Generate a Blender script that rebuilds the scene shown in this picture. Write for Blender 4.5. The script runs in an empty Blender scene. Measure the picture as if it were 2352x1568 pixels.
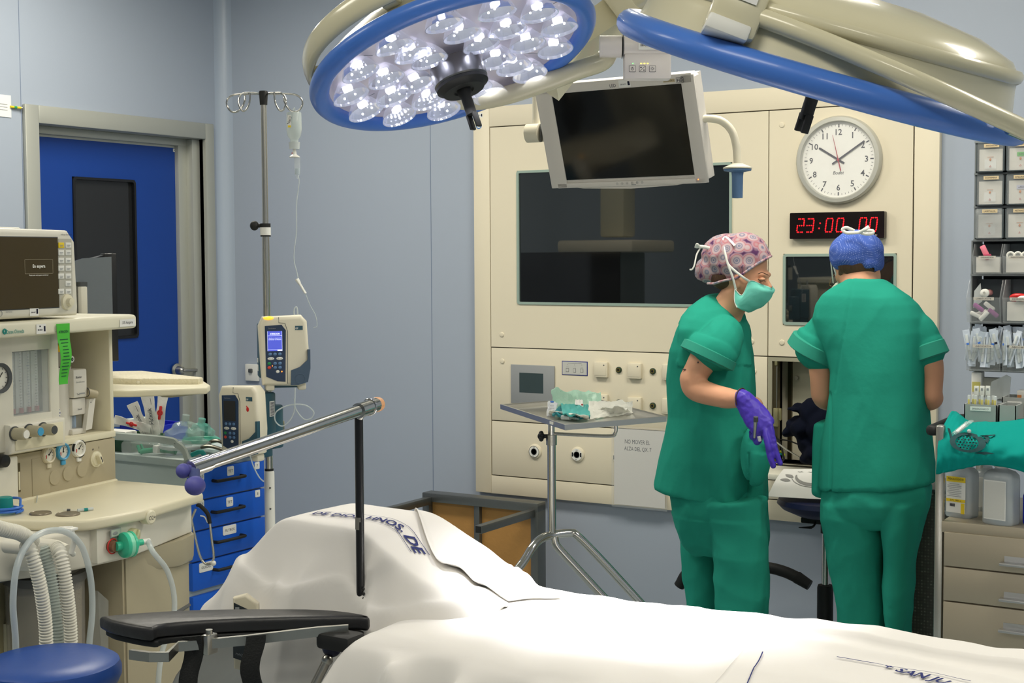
import bpy, bmesh, math, random
from mathutils import Vector, Matrix, noise
random.seed(7)
PI = math.pi
R = math.radians
V = Vector
col = bpy.context.scene.collection
scn = bpy.context.scene

# ------------------------------------------------------------------ camera
FPX = 3290.0
yaw, pit, rol = R(-31.1), R(3.41), R(0.30)
_f = V((math.sin(yaw)*math.cos(pit), math.cos(yaw)*math.cos(pit), -math.sin(pit)))
_r = V((math.cos(yaw), -math.sin(yaw), 0.0))
_d = _f.cross(_r)
CR = _r*math.cos(rol) + _d*math.sin(rol)
CD = -_r*math.sin(rol) + _d*math.cos(rol)
CAM = V((0, 0, 1.5))
cam_data = bpy.data.cameras.new('camera')
cam_data.sensor_width = 36.0
cam_data.lens = FPX/2352*36.0
cam_data.clip_start = 0.05
cam = bpy.data.objects.new('camera', cam_data)
col.objects.link(cam)
cm = Matrix.Identity(4)
for i, a in enumerate((CR, -CD, -_f)):
    for j in range(3):
        cm[j][i] = a[j]
cm.translation = CAM
cam.matrix_world = cm
scn.camera = cam

# ------------------------------------------------------------------ world, exposure
w = bpy.data.worlds.new('world')
scn.world = w
w.use_nodes = True
w.node_tree.nodes['Background'].inputs[0].default_value = (0.8, 0.85, 0.95, 1)
w.node_tree.nodes['Background'].inputs[1].default_value = 0.05
scn.view_settings.view_transform = 'Standard'
scn.view_settings.look = 'None'
scn.view_settings.gamma = 1.0
scn.view_settings.exposure = 0.0

# ------------------------------------------------------------------ lights of the room
CEIL = 3.0
XL, XR, YB, YF = -5.042, 2.2, 5.53, -2.6
LIGHT_SPOTS = [(-3.9, 4.0), (-1.6, 4.1), (0.7, 3.4), (-3.4, 1.0), (-1.0, 0.6), (1.0, 0.2)]
def area_light(name, loc, sx, sy, power, color):
    l = bpy.data.lights.new(name, 'AREA')
    l.shape = 'RECTANGLE'; l.size = sx; l.size_y = sy; l.energy = power; l.color = color
    o = bpy.data.objects.new(name, l); col.objects.link(o); o.location = loc
    return o
for (lx, ly) in LIGHT_SPOTS:
    area_light('ceiling_lamp_light', (lx, ly, CEIL-0.03), 1.15, 0.55, 37 if ly > 3 else 20, (1.0, 0.94, 0.81))
# the beams of the two surgical lamps (position and aim of each lamp head)
def beam(loc, d, power, size, rad):
    l = bpy.data.lights.new('surgical_beam', 'SPOT')
    l.energy = power; l.spot_size = R(size); l.spot_blend = 0.75; l.shadow_soft_size = rad; l.color = (0.97, 0.97, 1.0)
    o = bpy.data.objects.new('surgical_beam', l); col.objects.link(o)
    o.location = loc; o.rotation_mode = 'QUATERNION'; o.rotation_quaternion = V(d).to_track_quat('-Z', 'Y')
    return o
L1C = V((-1.518, 2.308, 1.874)); L1N = V((0.377, -0.054, -0.925)).normalized()
beam(L1C + L1N*0.10, L1N, 330, 34, 0.14)

# ------------------------------------------------------------------ measuring helpers (a camera ray meets a real plane)
def ray(px, py):
    return _f + CR*((px-1176)/FPX) + CD*((py-784)/FPX)
def P(px, py, dep): return CAM + ray(px, py)*dep
def onY(px, py, y): q = ray(px, py); return CAM + q*(y/q.y)
def onX(px, py, x): q = ray(px, py); return CAM + q*(x/q.x)
def onZ(px, py, z): q = ray(px, py); return CAM + q*((z-CAM.z)/q.z)

# ------------------------------------------------------------------ materials
def lin(c):
    return tuple(((x/255)/12.92 if x/255 <= 0.04045 else ((x/255+0.055)/1.055)**2.4) for x in c)
MC = {}
def mat(name, c, rough=0.5, metal=0.0, spec=0.5, bump=0, bscale=60, emit=0, ecol=None, trans=0, alpha=1, ior=1.45, coat=0, var=0, vscale=8, stretch=None, sheen=0):
    if name in MC: return MC[name]
    m = bpy.data.materials.new(name); m.use_nodes = True
    nt = m.node_tree; b = nt.nodes['Principled BSDF']; L = nt.links
    b.inputs['Base Color'].default_value = (*lin(c), 1)
    b.inputs['Roughness'].default_value = rough
    b.inputs['Metallic'].default_value = metal
    b.inputs['Specular IOR Level'].default_value = spec
    b.inputs['IOR'].default_value = ior
    if coat: b.inputs['Coat Weight'].default_value = coat
    if sheen: b.inputs['Sheen Weight'].default_value = sheen
    if trans: b.inputs['Transmission Weight'].default_value = trans
    if alpha < 1: b.inputs['Alpha'].default_value = alpha
    if emit:
        b.inputs['Emission Color'].default_value = (*lin(ecol or c), 1)
        b.inputs['Emission Strength'].default_value = emit
    if bump or var:
        tc = nt.nodes.new('ShaderNodeTexCoord'); mp = nt.nodes.new('ShaderNodeMapping')
        L.new(tc.outputs['Object'], mp.inputs['Vector'])
        if stretch: mp.inputs['Scale'].default_value = stretch
    if bump:
        n = nt.nodes.new('ShaderNodeTexNoise'); n.inputs['Scale'].default_value = bscale; n.inputs['Detail'].default_value = 4
        L.new(mp.outputs[0], n.inputs['Vector'])
        bp = nt.nodes.new('ShaderNodeBump'); bp.inputs['Strength'].default_value = bump; bp.inputs['Distance'].default_value = 0.01
        L.new(n.outputs['Fac'], bp.inputs['Height']); L.new(bp.outputs[0], b.inputs['Normal'])
    if var:
        n = nt.nodes.new('ShaderNodeTexNoise'); n.inputs['Scale'].default_value = vscale; n.inputs['Detail'].default_value = 5
        L.new(mp.outputs[0], n.inputs['Vector'])
        mx = nt.nodes.new('ShaderNodeMix'); mx.data_type = 'RGBA'
        mx.inputs['A'].default_value = (*[x*(1-var) for x in lin(c)], 1); mx.inputs['B'].default_value = (*[min(1, x*(1+var)) for x in lin(c)], 1)
        L.new(n.outputs['Fac'], mx.inputs['Factor']); L.new(mx.outputs['Result'], b.inputs['Base Color'])
    MC[name] = m
    return m

def node_mat(name, build, rough=0.7, spec=0.3):
    """a Principled material whose base colour is made by build(nt, object_coord_socket) -> colour socket"""
    if name in MC: return MC[name]
    m = bpy.data.materials.new(name); m.use_nodes = True
    nt = m.node_tree; b = nt.nodes['Principled BSDF']
    b.inputs['Roughness'].default_value = rough; b.inputs['Specular IOR Level'].default_value = spec
    tc = nt.nodes.new('ShaderNodeTexCoord')
    s = build(nt, tc.outputs['Object'])
    nt.links.new(s, b.inputs['Base Color'])
    MC[name] = m
    return m
def nd(nt, t, **k):
    n = nt.nodes.new(t)
    for a, v in k.items():
        if a.startswith('i_'): n.inputs[a[2:].replace('_', ' ')].default_value = v
        else: setattr(n, a, v)
    return n
def ramp(nt, fac, stops, interp='LINEAR'):
    r = nt.nodes.new('ShaderNodeValToRGB'); cr = r.color_ramp; cr.interpolation = interp
    while len(cr.elements) < len(stops): cr.elements.new(0.5)
    for e, (p, c) in zip(cr.elements, stops):
        e.position = p; e.color = (*lin(c), 1)
    nt.links.new(fac, r.inputs[0]); return r.outputs[0]

# ------------------------------------------------------------------ mesh builder
def frame(o, x, y):
    """matrix with columns x, y, x cross y and origin o"""
    x = V(x).normalized(); z = x.cross(V(y)).normalized(); y = z.cross(x)
    m = Matrix.Identity(4)
    for i, a in enumerate((x, y, z)):
        for j in range(3): m[j][i] = a[j]
    m.translation = V(o)
    return m
def T(x, y, z): return Matrix.Translation((x, y, z))
def RX(a): return Matrix.Rotation(R(a), 4, 'X')
def RY(a): return Matrix.Rotation(R(a), 4, 'Y')
def RZ(a): return Matrix.Rotation(R(a), 4, 'Z')
def at(Mx, px, py, w=0.0):
    """where the ray through (px,py) meets the plane z=w of frame Mx, in that frame"""
    o = Mx @ V((0, 0, w)); n = (Mx.to_3x3() @ V((0, 0, 1))).normalized()
    q = ray(px, py); t = (o-CAM).dot(n)/q.dot(n)
    return Mx.inverted() @ (CAM + q*t)

class MB:
    def __init__(s, T0=None, mat=None):
        s.v = []; s.f = []; s.m = []; s.mats = []; s.T = T0 or Matrix.Identity(4); s.dm = mat
    def mi(s, m):
        m = m or s.dm
        if m not in s.mats: s.mats.append(m)
        return s.mats.index(m)
    def add(s, vs, fs, m=None, X=None):
        M2 = s.T @ X if X is not None else s.T
        flip = M2.determinant() < 0
        k = len(s.v); i = s.mi(m)
        s.v += [M2 @ V(p) for p in vs]
        for f in fs:
            g = [k+a for a in f]
            s.f.append(g[::-1] if flip else g); s.m.append(i)
        return s
    def box(s, c, sz, m=None, bev=0.0, seg=2, X=None):
        hx, hy, hz = (a/2 for a in sz)
        bm = bmesh.new(); bmesh.ops.create_cube(bm, size=1)
        bmesh.ops.scale(bm, vec=sz, verts=bm.verts)
        if bev > 0:
            bmesh.ops.bevel(bm, geom=list(bm.edges), offset=min(bev, 0.49*min(sz)), segments=seg, profile=0.5, affect='EDGES', clamp_overlap=True)
        bmesh.ops.translate(bm, vec=c, verts=bm.verts)
        bm.verts.index_update()
        s.add([v.co.copy() for v in bm.verts], [[v.index for v in f.verts] for f in bm.faces], m, X); bm.free()
        return s
    def bx(s, a, b, m=None, bev=0.0, X=None):
        c = [(p+q)/2 for p, q in zip(a, b)]; z = [abs(q-p) for p, q in zip(a, b)]
        return s.box(c, z, m, bev, 2, X)
    def loft(s, rings, m=None, cap=True, closed=False, X=None):
        n = len(rings[0]); vs = [p for r in rings for p in r]; fs = []
        k = len(rings)
        for i in range(k if closed else k-1):
            a = i*n; b = ((i+1) % k)*n
            for j in range(n):
                fs.append([a+j, a+(j+1) % n, b+(j+1) % n, b+j])
        if cap and not closed:
            fs.append(list(range(n))[::-1]); fs.append([(k-1)*n+j for j in range(n)])
        return s.add(vs, fs, m, X)
    def tube(s, pts, r, m=None, n=10, closed=False, cap=True, flat=1.0, up=None, X=None):
        pts = [V(p) for p in pts]; k = len(pts)
        rs = r if isinstance(r, (list, tuple)) else [r]*k
        tn = []
        for i in range(k):
            a = pts[(i-1) % k] if (i > 0 or closed) else pts[i]
            b = pts[(i+1) % k] if (i < k-1 or closed) else pts[i]
            t = b-a
            tn.append(t.normalized() if t.length > 1e-9 else V((0, 0, 1)))
        u = V(up) if up else (V((0, 0, 1)) if abs(tn[0].z) < 0.9 else V((1, 0, 0)))
        rings = []
        for i in range(k):
            u = (u - tn[i]*u.dot(tn[i]))
            if u.length < 1e-6: u = tn[i].orthogonal()
            u.normalize(); w_ = tn[i].cross(u)
            rings.append([pts[i] + (u*math.cos(2*PI*j/n)*flat + w_*math.sin(2*PI*j/n))*rs[i] for j in range(n)])
        return s.loft(rings, m, cap, closed, X)
    def cyl(s, a, b, r, m=None, r2=None, n=24, X=None):
        return s.tube([a, b], [r, r if r2 is None else r2], m, n, X=X)
    def lathe(s, prof, m=None, n=32, X=None):
        """profile of (radius, z) turned about z"""
        rings = [[V((max(r, 1e-5)*math.cos(2*PI*j/n), max(r, 1e-5)*math.sin(2*PI*j/n), z)) for j in range(n)] for r, z in prof]
        both = prof[0][0] > 1e-3 and prof[-1][0] > 1e-3
        return s.loft(rings, m, False, both, X)
    def rprism(s, poly, z0, z1, m=None, bev=0.004, k=3, X=None):
        n = len(poly)
        if sum(poly[i][0]*poly[(i+1) % n][1]-poly[(i+1) % n][0]*poly[i][1] for i in range(n)) < 0: poly = poly[::-1]
        ins = []
        for i in range(n):
            a, b_, c = V((*poly[i-1][:2], 0)), V((*poly[i][:2], 0)), V((*poly[(i+1) % n][:2], 0))
            e1 = (b_-a).normalized(); e2 = (c-b_).normalized()
            n1 = V((-e1.y, e1.x, 0)); n2 = V((-e2.y, e2.x, 0)); q = n1+n2
            ins.append(q/max(0.3, q.dot(n1)) if q.length > 1e-6 else n1)
        def ring(z, o): return [V((poly[i][0]+ins[i].x*o, poly[i][1]+ins[i].y*o, z)) for i in range(n)]
        rg = []
        for j in range(k+1):
            a = PI/2*j/k; rg.append(ring(z0+bev*(1-math.cos(a)), bev*(1-math.sin(a))))
        for j in range(k+1):
            a = PI/2*(1-j/k); rg.append(ring(z1-bev*(1-math.cos(a)), bev*(1-math.sin(a))))
        return s.loft(rg, m, True, False, X)
    def sph(s, c, r, m=None, n=20, k=12, X=None):
        r = r if isinstance(r, (tuple, list)) else (r, r, r)
        rings = []
        for i in range(k+1):
            a = -PI/2 + PI*i/k; cr = max(math.cos(a), 1e-3)
            rings.append([V((c[0]+r[0]*cr*math.cos(2*PI*j/n), c[1]+r[1]*cr*math.sin(2*PI*j/n), c[2]+r[2]*math.sin(a))) for j in range(n)])
        return s.loft(rings, m, True, False, X)
    def torus(s, Rr, r, m=None, n=64, k=12, sx=1, sz=1, X=None):
        rings = []
        for i in range(n):
            a = 2*PI*i/n
            rings.append([V(((Rr+r*sx*math.cos(2*PI*j/k))*math.cos(a), (Rr+r*sx*math.cos(2*PI*j/k))*math.sin(a), r*sz*math.sin(2*PI*j/k))) for j in range(k)])
        return s.loft(rings, m, False, True, X)
    def prism(s, poly, z0, z1, m=None, X=None):
        n = len(poly)
        if sum(poly[i][0]*poly[(i+1) % n][1]-poly[(i+1) % n][0]*poly[i][1] for i in range(n)) < 0: poly = poly[::-1]
        return s.loft([[V((p[0], p[1], z0)) for p in poly], [V((p[0], p[1], z1)) for p in poly]], m, True, False, X)
    def grid(s, fn, nu, nv, m=None, thick=0.0, X=None):
        vs = [V(fn(i/nu, j/nv)) for j in range(nv+1) for i in range(nu+1)]
        fs = [[j*(nu+1)+i, j*(nu+1)+i+1, (j+1)*(nu+1)+i+1, (j+1)*(nu+1)+i] for j in range(nv) for i in range(nu)]
        if thick:
            k = len(vs); nr = [V((0, 0, 0)) for _ in vs]
            for f in fs:
                nn = (vs[f[2]]-vs[f[0]]).cross(vs[f[3]]-vs[f[1]])
                for a in f: nr[a] += nn
            vs2 = [p - q.normalized()*thick for p, q in zip(vs, nr)]
            fb = [[a+k for a in f][::-1] for f in fs]
            rim = []
            W_ = nu+1
            bd = [i for i in range(nu+1)] + [j*W_+nu for j in range(1, nv+1)] + [nv*W_+i for i in range(nu-1, -1, -1)] + [j*W_ for j in range(nv-1, 0, -1)]
            for a, b in zip(bd, bd[1:]+bd[:1]): rim.append([b, a, a+k, b+k])
            vs = vs+vs2; fs = fs+fb+rim
        return s.add(vs, fs, m, X)
    def quad(s, c, w_, h, m=None, X=None):
        """thin sticker lying in the frame's xy plane"""
        return s.box((c[0], c[1], c[2] if len(c) > 2 else 0), (w_, h, 0.0006), m, 0, X=X)
    def text(s, t, m, c, w_=None, h=None, z=0.001, X=None, shear=0, bold=0, depth=0.0004, ang=0, al=None):
        cu = bpy.data.curves.new('t', 'FONT'); cu.body = t; cu.size = 1; cu.shear = shear; cu.offset = bold
        cu.resolution_u = 2; cu.fill_mode = 'FRONT'
        ob = bpy.data.objects.new('t', cu); col.objects.link(ob)
        me = bpy.data.meshes.new_from_object(ob.evaluated_get(bpy.context.evaluated_depsgraph_get()))
        vs = [v.co.copy() for v in me.vertices]; fs = [list(p.vertices) for p in me.polygons]
        bpy.data.objects.remove(ob); bpy.data.curves.remove(cu); bpy.data.meshes.remove(me)
        if not vs: return s
        x0 = min(v.x for v in vs); x1 = max(v.x for v in vs); y0 = min(v.y for v in vs); y1 = max(v.y for v in vs)
        sx = w_/(x1-x0) if w_ else None; sy = h/(y1-y0) if h else None
        sx = sx or sy; sy = sy or sx
        ca, sa = math.cos(R(ang)), math.sin(R(ang)); out = []
        for v in vs:
            a = (v.x-(x0+x1)/2)*sx; b = (v.y-(y0+y1)/2)*sy
            if al == 'L': a += (x1-x0)*sx/2
            out.append(V((c[0]+a*ca-b*sa, c[1]+a*sa+b*ca, z)))
        return s.add(out, fs, m, X)

WM = {}
OBJS = []
def _wm(p): return WM[p.name] if p else Matrix.Identity(4)
def tag(o, label=None, cat=None, group=None, kind=None):
    if label: o['label'] = label
    if cat: o['category'] = cat
    if group: o['group'] = group
    if kind: o['kind'] = kind
    return o
def finish(me, ang=38):
    me.shade_smooth()
    try: me.set_sharp_from_angle(angle=R(ang))
    except Exception: pass
def obj(name, mb, parent=None, label=None, cat=None, group=None, kind=None, local=False, ang=38, loc=None):
    """one mesh object from a builder; builder coordinates are world ones unless local"""
    me = bpy.data.meshes.new(name)
    inv = Matrix.Identity(4) if local else _wm(parent).inverted()
    o = bpy.data.objects.new(name, me); col.objects.link(o)
    if loc is None and parent is None and not local and mb.v:
        xs = [v.x for v in mb.v]; ys = [v.y for v in mb.v]; zs = [v.z for v in mb.v]
        loc = V(((min(xs)+max(xs))/2, (min(ys)+max(ys))/2, min(zs)))
    if parent is None and loc is not None:
        inv = T(*loc).inverted() @ inv; o.location = loc
    me.from_pydata([tuple(inv @ v) for v in mb.v], [], mb.f)
    for m in mb.mats: me.materials.append(m)
    me.polygons.foreach_set('material_index', mb.m)
    me.validate(); me.update()
    bm = bmesh.new(); bm.from_mesh(me); bmesh.ops.recalc_face_normals(bm, faces=[f for f in bm.faces]) if getattr(mb, 'recalc', True) else None
    bm.to_mesh(me); bm.free()
    finish(me, ang)
    WM[o.name] = _wm(parent) if parent else T(*(loc or (0, 0, 0)))
    if parent: o.parent = parent
    return tag(o, label, cat, group, kind)
def thing(name, label, cat, M0, group=None):
    """an Empty at the thing's base that parents its parts"""
    o = bpy.data.objects.new(name, None); col.objects.link(o)
    if not isinstance(M0, Matrix): M0 = T(*M0)
    o.matrix_world = M0; WM[o.name] = M0.copy()
    o.empty_display_size = 0.05
    return tag(o, label, cat, group)
def copy_tree(o, loc=None, parent=None, M0=None, label=None):
    c = o.copy(); col.objects.link(c); c.parent = parent
    if M0 is not None: c.matrix_world = M0
    elif loc is not None: c.location = loc
    if label: c['label'] = label
    for ch in list(o.children): copy_tree(ch, parent=c)
    return c
def voxel(mb, size=0.005, smooth=3):
    """melt a builder's overlapping closed shapes into one continuous surface"""
    me = bpy.data.meshes.new('v'); me.from_pydata([tuple(v) for v in mb.v], [], mb.f); me.update()
    bm = bmesh.new(); bm.from_mesh(me); bmesh.ops.recalc_face_normals(bm, faces=bm.faces); bm.to_mesh(me); bm.free()
    o = bpy.data.objects.new('v', me); col.objects.link(o)
    r = o.modifiers.new('r', 'REMESH'); r.mode = 'VOXEL'; r.voxel_size = size
    if smooth:
        sm = o.modifiers.new('s', 'SMOOTH'); sm.iterations = smooth; sm.factor = 0.5
    me2 = bpy.data.meshes.new_from_object(o.evaluated_get(bpy.context.evaluated_depsgraph_get()))
    out = MB(mat=mb.dm); out.v = [v.co.copy() for v in me2.vertices]; out.f = [list(p.vertices) for p in me2.polygons]
    out.m = [0]*len(out.f); out.mats = [mb.mats[0] if mb.mats else mb.dm]; out.recalc = False
    bpy.data.objects.remove(o); bpy.data.meshes.remove(me); bpy.data.meshes.remove(me2)
    return out
def displace(mb, fn):
    """move each vertex along its normal by fn(position)"""
    nr = [V((0, 0, 0)) for _ in mb.v]
    for f in mb.f:
        a, b, c = mb.v[f[0]], mb.v[f[1]], mb.v[f[2]]
        n = (b-a).cross(c-a)
        for i in f: nr[i] += n
    for i, p in enumerate(mb.v):
        if nr[i].length > 1e-12: mb.v[i] = p + nr[i].normalized()*fn(p)
    return mb
def spline(pts, k=8):
    """Catmull-Rom through points"""
    pts = [V(p) for p in pts]; out = []
    for i in range(len(pts)-1):
        p0 = pts[i-1] if i else pts[0]*2-pts[1]; p1 = pts[i]; p2 = pts[i+1]
        p3 = pts[i+2] if i+2 < len(pts) else pts[-1]*2-pts[-2]
        for j in range(k):
            t = j/k
            out.append(0.5*((2*p1)+(p2-p0)*t+(2*p0-5*p1+4*p2-p3)*t*t+(3*p1-3*p2+p3-p0)*t**3))
    out.append(pts[-1]); return out
def rrect(x0, y0, x1, y1, r, k=5):
    o = []
    for cx, cy, a in ((x1-r, y1-r, 0), (x0+r, y1-r, 90), (x0+r, y0+r, 180), (x1-r, y0+r, 270)):
        for i in range(k+1):
            t = R(a+90*i/k); o.append((cx+r*math.cos(t), cy+r*math.sin(t)))
    return o
def lerp(a, b, t): return a+(b-a)*t
def cull(mb, cond):
    ff, mm = [], []
    for f, m in zip(mb.f, mb.m):
        c = sum((mb.v[i] for i in f), V((0, 0, 0)))/len(f)
        if not cond(c): ff.append(f); mm.append(m)
    used = sorted({i for f in ff for i in f}); mp = {o: i for i, o in enumerate(used)}
    mb.v = [mb.v[i] for i in used]; mb.f = [[mp[i] for i in f] for f in ff]; mb.m = mm; return mb
def interp(tab, x):
    if x <= tab[0][0]: return tab[0][1]
    for (a, p), (b, q) in zip(tab, tab[1:]):
        if x <= b:
            t = (x-a)/(b-a); t = t*t*(3-2*t); return p+(q-p)*t
    return tab[-1][1]
def nz(p, s): return noise.noise(V(p)*s)
# ------------------------------------------------------------------ shared materials
M_wall = mat('blue_wall_laminate', (166, 176, 191), 0.45, spec=0.4, bump=0.02, bscale=120)
M_cream = mat('cream_lacquer', (226, 217, 194), 0.42, spec=0.4, bump=0.015, bscale=200)
M_creamd = mat('cream_plastic', (216, 208, 184), 0.4, spec=0.4)
M_taupe = mat('taupe_plastic', (176, 166, 140), 0.5)
M_white = mat('white_plastic', (232, 232, 226), 0.4)
M_paper = mat('white_paper', (236, 236, 232), 0.8, spec=0.1)
M_black = mat('black_plastic', (22, 23, 26), 0.4)
M_ink = mat('dark_ink', (40, 42, 60), 0.7, spec=0.1)
M_inkb = mat('navy_ink', (52, 58, 110), 0.8, spec=0.1)
M_grey = mat('grey_plastic', (150, 153, 155), 0.45)
M_dgrey = mat('dark_grey_plastic', (75, 78, 80), 0.45)
M_steel = mat('brushed_steel', (190, 188, 180), 0.28, metal=1.0, bump=0.03, bscale=150)
M_chrome = mat('polished_chrome', (205, 203, 198), 0.12, metal=1.0)
M_alu = mat('satin_aluminium', (185, 186, 186), 0.35, metal=1.0)
M_frame = mat('door_frame_paint', (176, 178, 170), 0.4, metal=0.3)
M_blue = mat('blue_door_laminate', (14, 62, 146), 0.5, bump=0.03, bscale=300)
M_glass = mat('dark_window_glass', (24, 29, 30), 0.02, spec=0.5, ior=1.9)
M_screen = mat('black_screen', (14, 15, 17), 0.08, spec=0.5)
M_green = mat('green_rim', (150, 170, 160), 0.4)
M_clear = mat('clear_plastic', (225, 232, 232), 0.08, alpha=0.22, spec=0.8)
M_milky = mat('milky_plastic', (215, 222, 222), 0.3, alpha=0.72)
M_tube = mat('clear_tubing', (214, 224, 226), 0.2, alpha=0.55, spec=0.8)
M_rub = mat('black_rubber', (26, 27, 27), 0.6)
M_blued = mat('lamp_blue_rubber', (70, 120, 208), 0.35, coat=0.2)
M_beige = mat('lamp_cream_enamel', (214, 208, 178), 0.25, coat=0.4)
M_yel = mat('yellow_label', (235, 205, 40), 0.6)
M_red = mat('red_plastic', (205, 40, 40), 0.4)
M_teal = mat('teal_plastic', (20, 140, 135), 0.45)

# ------------------------------------------------------------------ room shell
mb = MB(mat=mat('floor_vinyl', (150, 160, 165), 0.4, var=0.35, vscale=220, spec=0.4))
mb.bx((XL-0.1, YF-0.1, -0.1), (XR+0.1, YB+0.5, 0)); obj('floor', mb, kind='structure')
mb = MB(mat=mat('ceiling_white', (225, 225, 220), 0.8)); mb.bx((XL-0.1, YF-0.1, CEIL), (XR+0.1, YB+0.1, CEIL+0.1)); obj('ceiling', mb, kind='structure')
NX0, NX1, NZ0, NZ1 = -2.092, -1.50, 0.655, 1.083      # the niche in the back wall
mb = MB(mat=M_wall)
mb.bx((XL-0.1, YB, 0), (NX0, YB+0.1, CEIL)).bx((NX1, YB, 0), (XR+0.1, YB+0.1, CEIL))
mb.bx((NX0, YB, 0), (NX1, YB+0.1, NZ0)).bx((NX0, YB, NZ1), (NX1, YB+0.1, CEIL))
M_seam = mat('wall_seam', (120, 134, 158), 0.6)
for px in (990,):
    x = onY(px, 500, YB).x; mb.bx((x-0.0015, YB-0.0012, 0), (x+0.0015, YB, CEIL), M_seam)
for x in (-0.72, 0.5): mb.bx((x-0.0015, YB-0.0012, 0), (x+0.0015, YB, CEIL), M_seam)
obj('wall_back', mb, kind='structure')
DY0, DY1, DZ = 4.335, 5.375, 2.090                    # clear opening of the door frame
mb = MB(mat=M_wall)
mb.bx((XL-0.1, YF, 0), (XL, DY0, CEIL)).bx((XL-0.1, DY1, 0), (XL, YB, CEIL)).bx((XL-0.1, DY0, DZ), (XL, DY1, CEIL))
y = onX(45, 120, XL).y
mb.bx((XL, y-0.0015, 0), (XL+0.001, y+0.0015, CEIL), M_seam)
obj('wall_left', mb, kind='structure')
mb = MB(mat=M_wall); mb.bx((XR, YF, 0), (XR+0.1, YB, CEIL)); obj('wall_right', mb, kind='structure')
mb = MB(mat=M_wall); mb.bx((XL-0.1, YF-0.1, 0), (XR+0.1, YF, CEIL)); obj('wall_front', mb, kind='structure')
# rounded cove in the corner
mb = MB(mat=mat('corner_cove', (172, 184, 200), 0.35))
k = 8; a0 = 0.062
poly = [(XL, YB), (XL, YB-a0)] + [(XL+a0-a0*math.cos(R(90*i/k))*1, YB-a0+a0*math.sin(R(90*i/k))) for i in range(1, k)] + [(XL+a0, YB)]
mb.prism(poly, 0, CEIL); obj('trim_1', mb, kind='structure')
for i, (lx, ly) in enumerate(LIGHT_SPOTS):
    t = thing('ceiling_light', 'flush rectangular ceiling light panel above the operating room', 'light', (lx, ly, CEIL), 'ceiling light panels')
    b = MB(mat=M_white)
    for sx in (-1, 1): b.bx((lx+sx*0.6-0.02, ly-0.32, CEIL-0.02), (lx+sx*0.6+0.02, ly+0.32, CEIL))
    for sy in (-1, 1): b.bx((lx-0.6, ly+sy*0.3-0.02, CEIL-0.02), (lx+0.6, ly+sy*0.3+0.02, CEIL))
    obj('light_frame', b, t)
    b = MB(mat=mat('light_diffuser', (255, 250, 235), 0.5, emit=2.0)); b.bx((lx-0.58, ly-0.28, CEIL-0.008), (lx+0.58, ly+0.28, CEIL-0.003)); obj('diffuser', b, t)

# ------------------------------------------------------------------ door in the left wall
t = tag(thing('door_1', None, None, (XL, 4.85, 0)), kind='structure')
fy0, fy1, fz = 4.259, 5.437, 2.169
b = MB(mat=M_frame)
b.bx((XL, fy0, 0), (XL+0.022, DY0, fz), bev=0.006).bx((XL, DY1, 0), (XL+0.022, fy1, fz), bev=0.006).bx((XL, DY0-0.002, DZ), (XL+0.022, DY1+0.002, fz), bev=0.006)
b.bx((XL-0.16, DY0-0.01, 0), (XL+0.006, DY0, DZ)).bx((XL-0.16, DY1, 0), (XL+0.006, DY1+0.01, DZ)).bx((XL-0.16, DY0, DZ), (XL+0.006, DY1, DZ+0.01))
b.bx((XL-0.10, DY1-0.055, 0), (XL-0.02, DY1, DZ), bev=0.004).bx((XL-0.10, DY1-0.11, 0), (XL-0.06, DY1-0.05, DZ-0.03), bev=0.004).bx((XL-0.10, DY0, DZ-0.035), (XL-0.06, DY1, DZ), bev=0.003)
obj('door_frame', b, t)
XD = XL-0.085
wa, wb = onX(165, 405, XD), onX(317, 775, XD)
dl0, dl1, dlz = DY0-0.02, onX(408, 600, XD).y, onX(240, 326, XD).z
b = MB(mat=M_blue)
b.bx((XD-0.04, dl0, 0.005), (XD, wa.y, dlz)).bx((XD-0.04, wb.y, 0.005), (XD, dl1, dlz)).bx((XD-0.04, wa.y, 0.005), (XD, wb.y, wb.z)).bx((XD-0.04, wa.y, wa.z), (XD, wb.y, dlz))
obj('door_leaf', b, t)
b = MB(mat=M_frame); b.bx((XD-0.045, dl1, 0), (XD+0.004, DY1-0.05, DZ-0.03)); b.bx((XD-0.045, dl0, dlz), (XD+0.003, DY1-0.05, DZ)); obj('door_stop', b, t)
b = MB(mat=M_black)
fr = frame((XD, 0, 0), (0, 1, 0), (0, 0, 1))
o_ = rrect(wa.y, wb.z, wb.y, wa.z, 0.02); i_ = rrect(wa.y+0.012, wb.z+0.012, wb.y-0.012, wa.z-0.012, 0.012)
n = len(o_); vs = [fr @ V((p[0], p[1], z)) for z in (0.008, -0.01) for pl in (o_, i_) for p in pl]
fs = []
for j in range(n):
    q = (j+1) % n
    fs += [[j, q, n+q, n+j], [2*n+j, 3*n+j, 3*n+q, 2*n+q], [j, 2*n+j, 2*n+q, q], [n+j, n+q, 3*n+q, 3*n+j]]
b.add(vs, fs); obj('window_gasket', b, t)
b = MB(mat=mat('door_glass', (38, 39, 40), 0.12, spec=0.5)); b.bx((XD-0.03, wa.y, wb.z), (XD-0.012, wb.y, wa.z)); obj('door_pane', b, t)
b = MB(mat=M_steel)
hp = onX(405, 850, XD+0.01)
b.lathe([(0.0, 0), (0.034, 0), (0.034, 0.006), (0.022, 0.012), (0.02, 0.04), (0.012, 0.05), (0, 0.05)], n=24, X=frame(hp, (0, 1, 0), (0, 0, 1)))
b.tube(spline([hp+V((0.045, 0, 0)), hp+V((0.05, 0.02, 0)), hp+V((0.05, 0.09, -0.004))]), 0.009)
obj('door_handle', b, t)
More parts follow.
